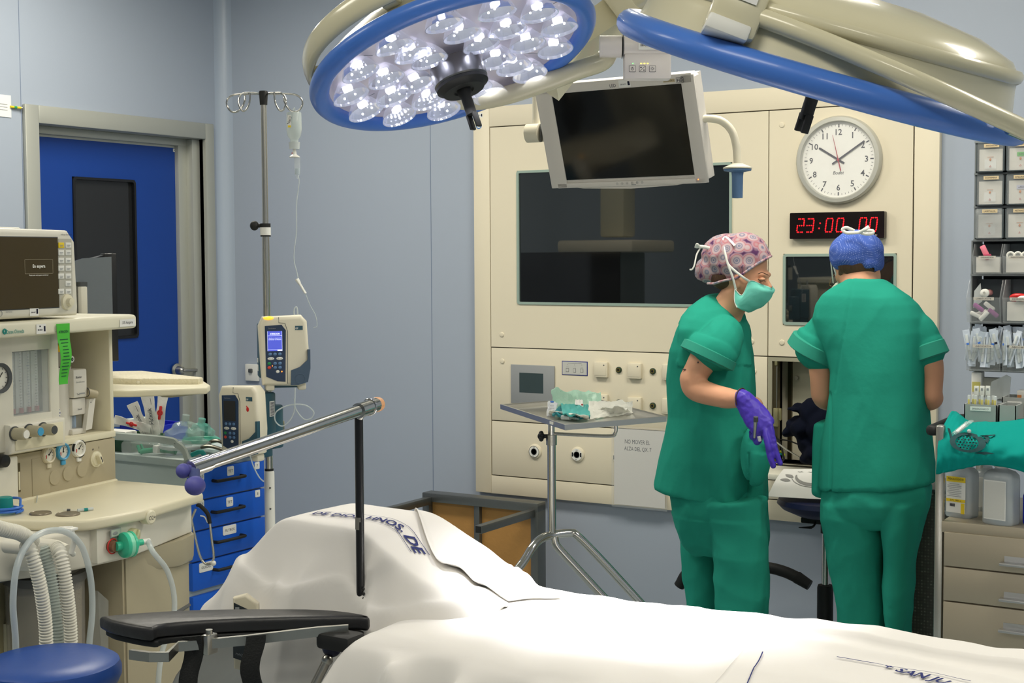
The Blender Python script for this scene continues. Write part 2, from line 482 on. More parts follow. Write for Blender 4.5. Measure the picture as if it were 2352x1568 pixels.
b = MB(mat=M_white); q = onX(400, 345, XD); b.bx((XD, q.y-0.008, q.z-0.008), (XD+0.002, q.y+0.008, q.z+0.008)); b.bx((XD+0.002, q.y-0.003, q.z-0.003), (XD+0.0025, q.y+0.003, q.z+0.003), M_grey); obj('door_sticker', b, t)
# beyond the door leaf: the corridor is dark
mb = MB(mat=M_wall); mb.bx((XL-0.2, DY0-0.3, 0), (XL-0.17, DY1+0.2, DZ+0.2)); obj('wall_corridor', mb, kind='structure')

# notice on the left wall near the door frame
t = thing('wall_notice', 'white printed notice at the upper left wall beside the door frame', 'notice', onX(12, 268, XL))
a, c = onX(-60, 210, XL), onX(25, 270, XL)
b = MB(mat=M_paper); fr = frame((XL+0.002, 0, 0), (0, 1, 0), (0, 0, 1)); b.box(((a.y+c.y)/2, (a.z+c.z)/2, 0), (c.y-a.y, a.z-c.z, 0.003), X=fr)
for i in range(3): b.box((c.y-0.07, c.z+0.03+i*0.012, 0.002), (0.1, 0.002, 0.0008), M_grey, X=fr)
obj('sheet', b, t)
b = MB(mat=M_yel); s0, s1 = onX(24, 245, XL+0.008), onX(50, 248, XL+0.012)
b.cyl(s0, s1, 0.005); b.cyl(lerp(s0, s1, 0.3), lerp(s0, s1, 0.55), 0.0056, mat('green_plastic', (60, 160, 90), 0.5)); b.sph(s1, 0.007, M_steel); obj('coloured_plug', b, t)

# ceiling pendant standing left of the picture, mirrored in the dark window
t = thing('ceiling_pendant', 'cream ceiling pendant column with a shelf, mirrored in the large dark window', 'pendant', (-4.3, 2.5, CEIL))
b = MB(mat=M_beige); b.bx((-4.40, 2.40, 1.62), (-4.22, 2.58, CEIL), bev=0.02); obj('column', b, t)
b = MB(mat=M_cream); b.bx((-4.60, 2.15, 1.52), (-4.05, 2.80, 1.60), bev=0.02); obj('shelf', b, t)
b = MB(mat=M_dgrey); b.bx((-4.42, 2.30, 0.95), (-4.2, 2.68, 1.52), bev=0.01); obj('equipment_case', b, t)
# ------------------------------------------------------------------ service panel on the back wall
YP = 5.5
PF = frame((0, YP, 0), (1, 0, 0), (0, 0, 1))        # x right, y up, z out of the wall
def pp(px, py, y=YP): q = onY(px, py, y); return (q.x, q.z)
panel = thing('service_panel', 'large cream wall panel with dark windows, sockets and gas outlets on the back wall', 'wall panel', (-2.47, YP, 0.42))
px0, px1, pz0, pz1 = -3.515, -1.425, 0.422, 2.169
ix0, ix1, iz0, iz1 = -3.427, -1.523, 0.506, 2.078
S1, S2, XS = 1.089, 0.756, -2.105
g = 0.0022
b = MB(PF, M_cream)
b.bx((px0, pz0, -0.03), (ix0-g, pz1, 0.004), bev=0.004).bx((ix1+g, pz0, -0.03), (px1, pz1, 0.004), bev=0.004)
b.bx((ix0-g, iz1+g, -0.03), (ix1+g, pz1, 0.004), bev=0.0015).bx((ix0-g, pz0, -0.03), (ix1+g, iz0-g, 0.004), bev=0.0015)
b.bx((px0+0.01, pz0+0.01, -0.03), (NX0, pz1-0.01, -0.004), mat('panel_gap', (70, 66, 55), 0.8)).bx((NX1, pz0+0.01, -0.03), (px1-0.01, pz1-0.01, -0.004), MC['panel_gap'])
b.bx((NX0, pz0+0.01, -0.03), (NX1, NZ0, -0.004), MC['panel_gap']).bx((NX0, NZ1, -0.03), (NX1, pz1-0.01, -0.004), MC['panel_gap'])
obj('panel_frame', b, panel)
def holed(x0, z0, x1, z1, h=None):
    b = MB(PF, M_cream)
    if not h: return b.bx((x0+g, z0+g, -0.004), (x1-g, z1-g, 0.004), bev=0.0015)
    a0, c0, a1, c1 = h
    b.bx((x0+g, z0+g, -0.004), (a0, z1-g, 0.004)).bx((a1, z0+g, -0.004), (x1-g, z1-g, 0.004)).bx((a0, z0+g, -0.004), (a1, c0, 0.004)).bx((a0, c1, -0.004), (a1, z1-g, 0.004))
    return b
WIN = (-3.286, 1.285, -2.262, 1.878)
SW = (-2.041, 1.219, -1.583, 1.503)
obj('cover_panel', holed(ix0, S1, XS, iz1, WIN), panel)
obj('cover_panel', holed(XS, S1, ix1, iz1, SW), panel)
obj('cover_panel', holed(ix0, S2, XS, S1), panel)
obj('cover_panel', holed(ix0, iz0, XS, S2), panel)
obj('cover_panel', holed(XS, iz0, ix1, 0.585), panel)
b = MB(PF, M_cream); b.bx((NX1, NZ0-0.01, -0.004), (ix1-g, S1-g, 0.004)); obj('cover_panel', b, panel)
b = MB(PF, mat('niche_jamb', (176, 172, 150), 0.4, metal=0.3)); b.bx((XS+g, NZ0-0.01, -0.004), (NX0+0.006, S1-g, 0.006)).bx((NX0+0.006, NZ1-0.012, -0.004), (NX1, S1-g, 0.006)); obj('niche_trim', b, panel)
def window(win, nm='window_frame'):
    x0, z0, x1, z1 = win
    b = MB(PF, M_green); o_ = rrect(x0, z0, x1, z1, 0.012); i_ = rrect(x0+0.011, z0+0.011, x1-0.011, z1-0.011, 0.004); n = len(o_)
    vs = [V((p[0], p[1], z)) for z in (0.009, -0.006) for pl in (o_, i_) for p in pl]; fs = []
    for j in range(n):
        q = (j+1) % n
        fs += [[j, q, n+q, n+j], [2*n+j, 3*n+j, 3*n+q, 2*n+q], [j, 2*n+j, 2*n+q, q], [n+j, n+q, 3*n+q, 3*n+j]]
    b.add(vs, fs); f = obj(nm, b, panel)
    b = MB(PF, M_glass); b.bx((x0+0.008, z0+0.008, -0.0038), (x1-0.008, z1-0.008, 0.0015)); obj('window_pane', b, f, label='dark reflective window glass')
window(WIN); window(SW)
# the lower left corner of the large window carries a thin glossy black slab
(ax, az), (cx, cz) = pp(1197, 580), pp(1425, 697); b = MB(PF, mat('slab_black', (12, 13, 14), 0.06, spec=0.6)); b.bx((ax, WIN[1]+0.013, 0.0016), (cx, az, 0.0030)); obj('display', b, panel, label='black switched-off display')
for p in ((1154, 768), (1155, 829), (1727, 784), (1797, 786), (1797, 287), (1733, 852)):
    x, z = pp(*p); b = MB(PF, M_cream); b.lathe([(0, 0.004), (0.0115, 0.004), (0.0115, 0.006), (0.009, 0.0085), (0, 0.0095)], n=20, X=T(x, z, 0)); obj('screw_cap', b, panel)
x, z = pp(1688, 711); b = MB(PF, M_black); b.lathe([(0, 0.004), (0.004, 0.004), (0.004, 0.006), (0, 0.006)], n=12, X=T(x, z, 0)); obj('screw_hole', b, panel)
# touch display
(ax, az), (cx, cz) = pp(1176, 836), pp(1276, 918)
cz = az-0.175
b = MB(PF, M_grey); b.bx((ax, cz, 0.004), (cx, az, 0.012), bev=0.002); ts = obj('touch_display', b, panel, label='grey framed wall touch display, switched off')
(sx, sz), (tx, tz) = pp(1196, 855), pp(1251, 903)
b = MB(PF, mat('lcd_grey', (58, 72, 74), 0.25)); b.bx((sx, tz, 0.012), (tx, sz, 0.0125)); obj('screen', b, ts)
# blue framed control plate
(ax, az), (cx, cz) = pp(1292, 828), pp(1351, 863)
b = MB(PF, mat('plate_blue', (40, 50, 130), 0.5)); b.box(((ax+cx)/2, (az+cz)/2, 0.0045), (cx-ax, az-cz, 0.003), bev=0.001)
b.box(((ax+cx)/2, (az+cz)/2, 0.0062), (cx-ax-0.007, az-cz-0.007, 0.001), mat('plate_grey', (196, 196, 190), 0.5))
for i, s_ in enumerate(('ANULAR', 'LUZ', 'ALARMA')):
    x = lerp(ax, cx, 0.22+0.28*i); zz = lerp(cz, az, 0.36)
    b.box((x, zz, 0.0068), (0.014, 0.017, 0.0006), M_ink, bev=0).box((x, zz, 0.0072), (0.0115, 0.0145, 0.0006), MC['plate_grey'])
    b.box((x, zz+0.024, 0.0068), (0.002, 0.002, 0.0006), M_ink); b.box((x, zz+0.0145, 0.0068), (0.012, 0.0012, 0.0005), M_grey)
b.box(((ax+cx)/2, az-0.009, 0.0068), (0.07, 0.002, 0.0005), M_grey)
obj('control_plate', b, panel, label='blue framed control plate with three keys')
# switch blocks, jacks and gas outlets
for p in ((1384, 848), (1461, 851), (1541, 854), (1384, 922), (1461, 929), (1541, 932)):
    x, z = pp(*p); b = MB(PF, M_cream); b.box((x, z, 0.013), (0.064, 0.066, 0.018), bev=0.003, seg=2)
    b.box((x, z+0.002, 0.0222), (0.055, 0.054, 0.002), bev=0.0008); b.lathe([(0, 0), (0.003, 0), (0.003, 0.0008), (0, 0.0008)], M_dgrey, n=10, X=T(x+0.018, z+0.02, 0.0232)); obj('socket_cover', b, panel)
for p in ((1423, 849), (1501, 852), (1423, 924), (1501, 931)):
    x, z = pp(*p); b = MB(PF, mat('jack_green', (40, 60, 40), 0.4)); b.lathe([(0, 0.004), (0.0135, 0.004), (0.0135, 0.010), (0.009, 0.012), (0, 0.012)], n=20, X=T(x, z, 0))
    b.lathe([(0.0055, 0.012), (0.009, 0.012), (0.009, 0.0135), (0.0055, 0.0135)], mat('brass', (190, 165, 90), 0.3, metal=1), n=16, X=T(x, z, 0)); b.lathe([(0, 0.012), (0.0055, 0.012), (0.0055, 0.0128), (0, 0.0128)], M_black, n=12, X=T(x, z, 0)); obj('earth_jack', b, panel, label='round dark earth jack')
for i, p in enumerate(((1230, 1036), (1328, 1043), (1424, 1050))):
    x, z = pp(*p); b = MB(PF, M_cream); b.lathe([(0, 0.004), (0.034, 0.004), (0.033, 0.009), (0.028, 0.012), (0.026, 0.013), (0, 0.013)], n=32, X=T(x, z, 0))
    b.lathe([(0.0145, 0.0135), (0.026, 0.0135), (0.026, 0.0145), (0.0145, 0.0145)], M_white, n=32, X=T(x, z, 0)); b.lathe([(0, 0.013), (0.0145, 0.013), (0.0145, 0.0155), (0.011, 0.0155), (0.011, 0.008), (0, 0.008)], M_black, n=24, X=T(x, z, 0))
    b.text('O2' if i == 0 else 'AIR', M_ink, (x, z+0.02), h=0.005, z=0.0148)
    for s_ in (-1, 1):
        if i: b.box((x+s_*0.0205, z, 0.0148), (0.007, 0.018, 0.0006), M_black)
        else: b.torus(0.0252, 0.0008, M_black, 32, 6, X=T(x, z, 0.0146))
    b.box((x-0.004, z-0.02, 0.0148), (0.010, 0.002, 0.0006), M_black); obj('gas_outlet', b, panel, label='round gas outlet on the cream panel')
# round blue stamp and inventory sticker at the top left
x, z = pp(1101, 288); b = MB(PF, M_white); b.lathe([(0, 0.004), (0.0165, 0.004), (0.0165, 0.0045), (0, 0.0045)], n=24, X=T(x, z, 0))
Mb = mat('stamp_blue', (40, 110, 180), 0.6)
b.lathe([(0.012, 0.0046), (0.016, 0.0046), (0.016, 0.005), (0.012, 0.005)], Mb, n=24, X=T(x, z, 0)); b.lathe([(0, 0.0046), (0.004, 0.0046), (0.004, 0.005), (0, 0.005)], Mb, n=12, X=T(x, z, 0)); b.box((x, z, 0.005), (0.016, 0.0015, 0.0006), Mb).box((x, z, 0.005), (0.0015, 0.016, 0.0006), Mb)
obj('round_sticker', b, panel, label='round blue and white sticker')
x, z = pp(1102, 265); b = MB(PF, M_paper); b.box((x, z, 0.0045), (0.035, 0.02, 0.0006)); b.text('08-0674', M_ink, (x-0.005, z), h=0.005, z=0.005); b.box((x+0.013, z, 0.0052), (0.006, 0.012, 0.0005), M_ink); obj('inventory_sticker', b, panel)
# niche with jamb, hinges, back plate and cables
b = MB(mat=mat('niche_inside', (205, 200, 178), 0.5))
yb = YB+0.10
b.bx((NX0-0.002, YP, NZ0), (NX0, yb+0.02, NZ1)).bx((NX1, YP, NZ0), (NX1+0.002, yb+0.02, NZ1)).bx((NX0, YP, NZ1), (NX1, yb+0.02, NZ1+0.002)).bx((NX0, YP, NZ0-0.002), (NX1, yb+0.02, NZ0)).bx((NX0, yb, NZ0), (NX1, yb+0.02, NZ1))
n_ = obj('niche', b, panel, label='open recess in the panel with pale back plate')
b = MB(mat=mat('bronze_metal', (110, 100, 78), 0.35, metal=0.9))
b.bx((NX0, YP+0.004, NZ0), (NX0+0.028, YP+0.03, NZ1)); b.bx((NX0+0.028, yb-0.012, NZ0), (NX0+0.045, yb, NZ1)); b.bx((NX0, yb-0.03, NZ1-0.014), (NX1, yb, NZ1)); obj('niche_rail', b, n_)
b = MB(mat=mat('latch_metal', (165, 158, 120), 0.35, metal=0.7))
x, z = pp(1785, 958); b.box((NX0+0.022, YP+0.0, z), (0.02, 0.012, 0.075), bev=0.003).box((NX0+0.036, YP+0.006, z+0.012), (0.014, 0.012, 0.05), bev=0.003)
obj('door_catch', b, n_); b = MB(mat=MC['latch_metal']); x, z = pp(1785, 833); b.box((NX0+0.022, YP+0.0, z), (0.012, 0.01, 0.022), bev=0.003); obj('catch_plate', b, n_); b = MB(mat=MC['latch_metal']); b.box((NX0+0.12, yb-0.036, NZ1-0.008), (0.05, 0.012, 0.014), bev=0.002); obj('catch_plate', b, n_); b = MB(mat=M_steel); b.tube([(NX0+0.026, YP-0.003, 1.05), (NX0+0.026, YP-0.003, 0.86)], 0.002)
obj('catch_rod', b, n_)
x, z = pp(1800, 866, yb); b = MB(mat=M_steel); b.cyl((NX0+0.065, yb, z), (NX0+0.065, yb-0.02, z), 0.009); obj('stud', b, n_)
# fold-down shelf
sx0, sx1 = -2.085, -1.535
b = MB(mat=mat('shelf_white', (222, 220, 205), 0.5, var=0.08, vscale=40)); b.bx((sx0, 5.28, 0.623), (sx1, YB, 0.645), bev=0.003); obj('fold_down_shelf', b, panel, label='pale fold-down writing shelf')
b = MB(mat=mat('hinge_grey', (140, 134, 112), 0.4, metal=0.3)); b.bx((sx0+0.01, 5.47, 0.59), (sx1-0.01, 5.51, 0.622), bev=0.003); obj('shelf_hinge', b, panel)  # hinge in a plain warm grey finish
# cables lying in the niche (things of their own)
cz_ = 0.651
b = MB(mat=M_rub); b.tube(spline([onY(1766, 1000, 5.48), onY(1788, 1010, 5.5), onY(1800, 1050, 5.5), onY(1797, 1060, 5.5)]), 0.004); b.tube(spline([onY(1790, 1009, 5.56), onY(1812, 1012, 5.56), onY(1838, 1022, 5.54)]), 0.003)
obj('power_cable', b, None, 'thin black cable coiled in the wall niche beside the dark jacket', 'cable')
b = MB(mat=mat('earth_wire', (190, 205, 60), 0.5)); b.tube(spline([onY(1785, 1045, 5.54), onY(1792, 1037, 5.53), onY(1802, 1046, 5.54)]), 0.006); b.tube(spline([onY(1786, 1048, 5.52), onY(1794, 1042, 5.52), onY(1800, 1050, 5.54)]), 0.004, M_teal)
obj('earth_wire', b, None, 'short yellow and green earth wire at the bottom of the niche', 'wire')
b = MB(mat=M_white); b.tube(spline([onY(1776, 1010, 5.30), onY(1805, 1031, 5.36), onY(1840, 1052, 5.45)]), 0.0028)
obj('white_wire', b, None, 'thin white wire running from the gloved hand into the niche', 'wire')

# ------------------------------------------------------------------ notice in a plastic sleeve
t = thing('paper_notice', 'white paper notice saying NO MOVER EL ALZA DEL QX. 7 in a clear sleeve', 'notice', onY(1470, 1000, YP))
x0, z1 = pp(1414, 982); x1 = pp(1532, 990)[0]; z0 = pp(1410, 1155)[1]
b = MB(PF, mat('sleeve_film', (235, 238, 238), 0.15, alpha=0.10, spec=0.6)); b.box(((x0+x1)/2, (z0+z1)/2, 0.0185), (x1-x0+0.02, z1-z0+0.022, 0.001)); obj('plastic_sleeve', b, t, label='clear plastic sleeve')
b = MB(PF, mat('notice_paper', (214, 212, 208), 0.8, spec=0.1)); b.box(((x0+x1)/2, (z0+z1)/2, 0.017), (x1-x0-0.003, z1-z0, 0.001))
q = pp(1468, 1014); b.text('NO MOVER EL', M_ink, q, w_=0.118, h=0.018, z=0.0178); q = pp(1469, 1031); b.text('ALZA DEL QX. 7', M_ink, q, w_=0.128, h=0.020, z=0.0178)
obj('printed_sheet', b, t)

# ------------------------------------------------------------------ round wall clock
cxk, czk = -1.8125, 1.869
t = thing('wall_clock', 'round white wall clock with grey rim hanging on the cream panel', 'clock', (cxk, YP, czk))
CF = PF @ T(cxk, czk, 0.004)
Rr = 0.171
b = MB(CF, mat('clock_rim', (196, 196, 188), 0.3, metal=0.3)); b.lathe([(Rr-0.022, 0.0), (Rr, 0.0), (Rr, 0.018), (Rr-0.006, 0.028), (Rr-0.02, 0.030), (Rr-0.024, 0.026), (Rr-0.024, 0.010)], n=72); obj('rim', b, t)
b = MB(CF, M_paper); b.lathe([(0, 0.0), (Rr-0.02, 0.0), (Rr-0.02, 0.012), (0, 0.012)], n=72)
M_ck = mat('clock_ink', (42, 46, 66), 0.6)
for i in range(60):
    a = R(90-6*i); big = i % 5 == 0; r0, r1 = (0.126, 0.139) if big else (0.131, 0.138)
    b.box(((r0+r1)/2, 0, 0.0125), (r1-r0, 0.0045 if big else 0.0012, 0.0006), M_ck, X=Matrix.Rotation(a, 4, 'Z'))
for h in range(1, 13):
    a = R(90-30*h); b.text(str(h), M_ck, (0.111*math.cos(a), 0.108*math.sin(a)), h=0.0235, z=0.0128, bold=0.012)
b.text('Bodet', M_ck, (0, -0.05), h=0.0125, z=0.0128, shear=0.3)
obj('dial', b, t)
def hand(name, ang, r0, r1, w_, m, z, taper=1.0):
    b = MB(CF, m); b.prism([(-r0, -w_/2), (r1, -w_/2*taper), (r1, w_/2*taper), (-r0, w_/2)], z, z+0.0012, X=Matrix.Rotation(R(90-ang), 4, 'Z')); obj(name, b, t)
hand('hour_hand', 302, 0.027, 0.092, 0.0075, M_ck, 0.0145)
hand('minute_hand', 56.5, 0.029, 0.124, 0.0065, M_ck, 0.016)
b = MB(CF, mat('hand_red', (165, 45, 70), 0.5)); b.prism([(-0.044, -0.0022), (-0.01, -0.002), (0.10, -0.0005), (0.10, 0.0005), (-0.01, 0.002), (-0.044, 0.0022)], 0.0175, 0.0185, X=Matrix.Rotation(R(90+13.5), 4, 'Z')); b.lathe([(0, 0.0185), (0.005, 0.0185), (0.005, 0.02), (0, 0.02)], n=16); obj('second_hand', b, t)
b = MB(CF, mat('clock_glass', (255, 255, 255), 0.02, alpha=0.06)); b.lathe([(0, 0.024), (Rr-0.023, 0.024), (Rr-0.023, 0.025), (0, 0.025)], n=48); obj('cover_glass', b, t)

# ------------------------------------------------------------------ digital clock
dx0, dx1, dz0, dz1 = -2.004, -1.624, 1.562, 1.665
t = thing('digital_clock', 'black digital wall clock with red digits below the round clock', 'clock', ((dx0+dx1)/2, YP, dz0))
b = MB(PF, mat('clock_black', (24, 16, 16), 0.12, spec=0.5)); b.prism(rrect(dx0, dz0, dx1, dz1, 0.004), 0.0055, 0.034); b.text('Bodet', M_paper, (dx1-0.037, dz0+0.0125), h=0.0055, z=0.0345, shear=0.3); obj('case', b, t)
b = MB(PF, mat('led_red', (255, 20, 30), 0.4, emit=3.2, ecol=(255, 18, 28)))
SEG = {'0': 'abcdef', '2': 'abged', '3': 'abgcd'}
dw, dh = 0.026, 0.052
def led_digit(ch, cx_, cz_):
    hw, hh = dw/2, dh/2
    segs = {'a': [(-hw, hh), (hw, hh)], 'b': [(hw, hh), (hw, 0)], 'c': [(hw, 0), (hw, -hh)], 'd': [(hw, -hh), (-hw, -hh)], 'e': [(-hw, -hh), (-hw, 0)], 'f': [(-hw, 0), (-hw, hh)], 'g': [(-hw, 0), (hw, 0)]}
    pts = set()
    for s_ in SEG[ch]:
        (a, c), (d, e) = segs[s_]; n = 3 if s_ in 'adg' else 4
        for i in range(n+1): pts.add((round(lerp(a, d, i/n), 4), round(lerp(c, e, i/n), 4)))
    for (a, c) in sorted(pts):
        if abs(a) > hw-1e-4 and abs(abs(c)-hh) < 1e-4 : a *= 0.78
        b.lathe([(0, 0), (0.0026, 0), (0.002, 0.001), (0, 0.0013)], n=8, X=T(cx_+a+c*0.12, cz_+c, 0.034))
zc = (dz0+dz1)/2+0.001
for ch, fx in zip('230000', (0.118, 0.222, 0.425, 0.54, 0.778, 0.888)): led_digit(ch, lerp(dx0, dx1, fx), zc)
for s_ in (-0.2, 0.3): b.lathe([(0, 0), (0.003, 0), (0.002, 0.001), (0, 0.0013)], n=8, X=T(lerp(dx0, dx1, 0.322)+s_*0.008, zc-0.004+s_*0.04, 0.034))
obj('led_digits', b, t, label='glowing red digits 23:00 00')

# wall socket left of the infusion pump
q = onY(582, 855, YB); b = MB(PF, M_white); b.box((q.x, q.z, -0.022), (0.085, 0.085, 0.014), bev=0.003).box((q.x-0.002, q.z+0.01, -0.012), (0.02, 0.02, 0.02), M_dgrey, bev=0.004); obj('wall_socket', b, None, 'white square wall socket half hidden behind the infusion pump', 'socket')
# ------------------------------------------------------------------ surgical lamp heads
def reflector_cup():
    b = MB()
    Mr = mat('faceted_reflector', (232, 234, 240), 0.08, metal=0.85, alpha=0.68, emit=0.10, ecol=(225, 230, 255))  # faint emission puts the lit look into the cup material
    prof = [(0.009+0.026*math.sin(i/6*PI/2), 0.0+0.036*i/6) for i in range(7)]
    b.lathe(prof+[(0.0365, 0.036), (0.034, 0.030), (0.022, 0.012), (0.009, -0.004)], Mr, n=22)
    return b
def lamp_head(name, label, C, N, Rr, rot, lit):
    """head hanging on its yoke: disc seen from below, blue bumper, cream shell, centre handle"""
    x = V((0, 0, 1)).cross(N).normalized() if abs(N.z) < 0.999 else V((1, 0, 0))
    F0 = frame(C, x, N.cross(x)) @ RZ(rot)      # z = beam direction
    root = thing(name, label, 'surgical lamp', T(*C))
    k = Rr/0.265
    b = MB(F0, M_blued); b.torus(Rr, 0.0165*k, n=96, k=16, sx=1.15, sz=1.1); obj('bumper_ring', b, root, label='blue rubber bumper ring')
    b = MB(F0, mat('lamp_face', (222, 214, 218), 0.35)); b.lathe([(0, -0.018), (Rr-0.010*k, -0.018), (Rr-0.006*k, 0.002), (Rr-0.014*k, 0.004), (Rr-0.024*k, -0.010), (Rr-0.030*k, -0.012), (0, -0.012)], n=96)
    for i in range(6):
        b.box((Rr*0.80, 0, -0.0118), (Rr*0.24, 0.0012, 0.0008), M_grey, X=RZ(60*i+14))
    face = obj('lamp_face', b, root)
    # shell
    b = MB(F0, M_beige)
    if lit: b.lathe([(Rr-0.004, -0.006), (Rr-0.004, -0.02*k), (Rr-0.03*k, -0.045*k), (Rr*0.72, -0.075*k), (Rr*0.45, -0.095*k), (Rr*0.2, -0.105*k), (0, -0.107*k)], n=96)
    else:
        b.lathe([(Rr-0.006, -0.004), (Rr-0.010, -0.018), (Rr*0.955, -0.030), (Rr*0.935, -0.055), (Rr*0.925, -0.080), (Rr*0.88, -0.096), (Rr*0.70, -0.116), (Rr*0.4, -0.130), (0, -0.134)], n=96)
        b.torus(Rr*0.925, 0.009, n=96, k=10, sx=1.0, sz=1.2, X=T(0, 0, -0.076))
    obj('lamp_shell', b, root)
    # grab rail behind the bumper
    b = MB(F0, M_beige)
    if lit: b.torus(Rr+0.006*k, 0.012*k, n=96, k=12, sx=0.8, sz=2.0, X=T(0, 0, -0.055*k))
    for i in range(6 if lit else 0): b.box((Rr-0.012*k, 0, -0.038*k), (0.035*k, 0.03*k, 0.016*k), bev=0.004, X=RZ(60*i+40))
    if lit: obj('grab_rail', b, root)
    # cups: outer ring and inner rings like the photograph's clusters
    spots = []
    for rr, n_, a0 in ((0.80, 13, 4), (0.545, 9, 12), (0.33, 5, 30)):
        for i in range(n_):
            spots.append((rr*Rr, a0+360*i/n_))
    if lit:
        cup = None
        for (rr, a) in spots:
            Mx = F0 @ RZ(a) @ T(rr, 0, -0.018) @ RY(-rr/Rr*8)
            if cup is None:
                cb = reflector_cup(); me_o = obj('reflector', cb, root, local=True, ang=8, label='faceted mirror reflector'); cup = me_o
                eb = MB(mat=mat('led_glow', (255, 255, 255), 0.4, emit=14.0, ecol=(236, 238, 255)))
                eb.box((0, 0, 0.017), (0.019, 0.013, 0.010), bev=0.002); eb.sph((0.012, 0.010, 0.030), 0.0022, None, 8, 6); eb.sph((-0.010, 0.012, 0.028), 0.0020, None, 8, 6)
                eo = obj('bulb', eb, cup, local=True, label='glowing white light source')
                o = cup
            else:
                o = cup.copy(); col.objects.link(o); o.parent = root
                e2 = eo.copy(); col.objects.link(e2); e2.parent = o
            o.matrix_local = WM[root.name].inverted() @ Mx
    # centre handle
    F1 = F0; F0 = F0 @ T(0, 0, 0 if lit else -0.050)
    b = MB(F0, mat('hub_metal', (120, 120, 122), 0.3, metal=0.9)); b.lathe([(0, 0.006), (0.050, 0.006), (0.052, 0.012), (0.052, 0.030), (0.0525, 0.032), (0.0525, 0.046), (0.049, 0.050), (0, 0.050)], n=48)
    b.sph((0.0525, 0, 0.038), 0.003, M_chrome, 10, 6)
    hub = obj('hub', b, root, label='grey metal centre hub')
    b = MB(F0, M_rub); b.lathe([(0, 0.050), (0.051, 0.050), (0.051, 0.056), (0.044, 0.060), (0.040, 0.066), (0.020, 0.066), (0.018, 0.062), (0, 0.062)], n=40)
    b.lathe([(0, 0.060), (0.014, 0.060), (0.014, 0.072), (0.0105, 0.078), (0.0105, 0.115), (0, 0.115)], n=24)
    for s_ in (-1, 1): b.box((0, s_*0.0078, 0.128), (0.014, 0.0055, 0.030), bev=0.0015)
    b.box((0.0075, 0, 0.112), (0.006, 0.007, 0.022), bev=0.001)
    obj('sterile_handle_socket', b, hub, label='black handle socket with forked tip')
    return root, F1
lamp1, LF1 = lamp_head('surgical_lamp', 'round lit surgical lamp with blue rim, its many reflectors facing down', L1C, L1N, 0.265, 0, True)
# second lamp, nearer, seen from above its rim
L2C = P(1882, 172, 2.25)
v2 = (L2C-CAM).normalized()
wv = CD*0.952 - CR*0.306; wv = (wv - v2*wv.dot(v2)).normalized()
L2N = (wv*math.cos(R(2.2)) + v2*math.sin(R(2.2))).normalized()
lamp2, LF2 = lamp_head('surgical_lamp', 'tilted surgical lamp seen edge on at the upper right, cream back shell upward', L2C, L2N, 0.308, 20, False)
def yoke(root, F0, k, a0, z=-0.03, joint=True):
    pass
# yoke tube, joint block and arms of the second lamp
b = MB(mat=M_beige)
A = P(2400, 318, 2.02); B_ = P(1735, 35, 1.99)
b.tube(spline([P(2460, 345, 2.06), A, P(2150, 205, 1.93), P(1900, 98, 1.95), B_, P(1680, 12, 2.05)]), 0.0135, n=16)
obj('yoke_tube', b, lamp2)
b = MB(mat=M_chrome); b.tube([P(2322, 286, 2.0), P(2420, 328, 2.02)], 0.0145, n=16); obj('yoke_joint', b, lamp2)
b = MB(mat=M_beige)
q = P(1690, 28, 2.0); fr = frame(q, (CR*0.93+CD*0.36), (CR*0.36-CD*0.93)); b.box((0, 0, 0), (0.072, 0.075, 0.06), bev=0.008, X=fr)
b.box((-0.004, -0.030, 0.004), (0.062, 0.022, 0.058), M_white, bev=0.004, X=fr); b.box((0.006, 0.02, 0.032), (0.03, 0.02, 0.001), M_paper, X=fr)
obj('joint_block', b, lamp2)
# flat cream arm panels rising to the ceiling column
b = MB(mat=M_beige)
b.tube([P(1405, -60, 3.3), P(1460, 20, 3.25), P(1520, 45, 3.22)], [0.05, 0.045, 0.03], n=20); b.tube([P(1490, -20, 3.0), P(1600, -80, 2.6)], 0.04, n=16)
obj('support_arm', b, lamp2)
# yoke of lamp 1: control box, tube behind the head
b = MB(mat=M_beige)
b.tube(spline([P(900, 215, 2.98), P(1060, 232, 2.98), P(1150, 222, 2.95), P(1250, 190, 2.92), P(1330, 160, 2.9), P(1385, 140, 2.9), P(1400, 112, 2.9)]), 0.0195, n=18)
obj('yoke_tube', b, lamp1)
bf = frame(P(1460, 107, 2.88), CR, -CD)
s = 2.88/FPX
b = MB(bf, mat('lamp_box_white', (228, 222, 218), 0.35))
b.tube([V((-83*s, 0, 0)), V((-33*s, 0, 0))], 25*s, n=28)
b.box((-1*s-29*s, 0, 0), (1.5*s, 48*s, 48*s), M_dgrey, bev=0.01); b.tube([V((-28*s, 0, 0)), V((81*s, 0, 0))], 24.5*s, n=28)
b.box((26*s, -47*s, 0.0), (108*s, 60*s, 34*s), bev=0.005)
box1 = obj('control_box', b, lamp1, label='pale lamp control box with three keys')
b = MB(bf, M_paper); z_ = 25.2*s
b.box((29*s, 0, z_), (49*s, 24*s, 0.001)); b.text('08-0670', M_ink, (21*s, -2*s), w_=25*s, z=z_+0.0008, bold=0.01)
for i in range(6): b.box((45*s, (-7+i*2.4)*s, z_+0.0008), (9*s, 1.2*s, 0.0005), M_ink)
b.prism([(22*s, 5*s), (27*s, 5*s), (24.5*s, 10*s)], z_+0.0005, z_+0.001, M_ink); obj('inventory_sticker', b, box1)
zf = 17.4*s
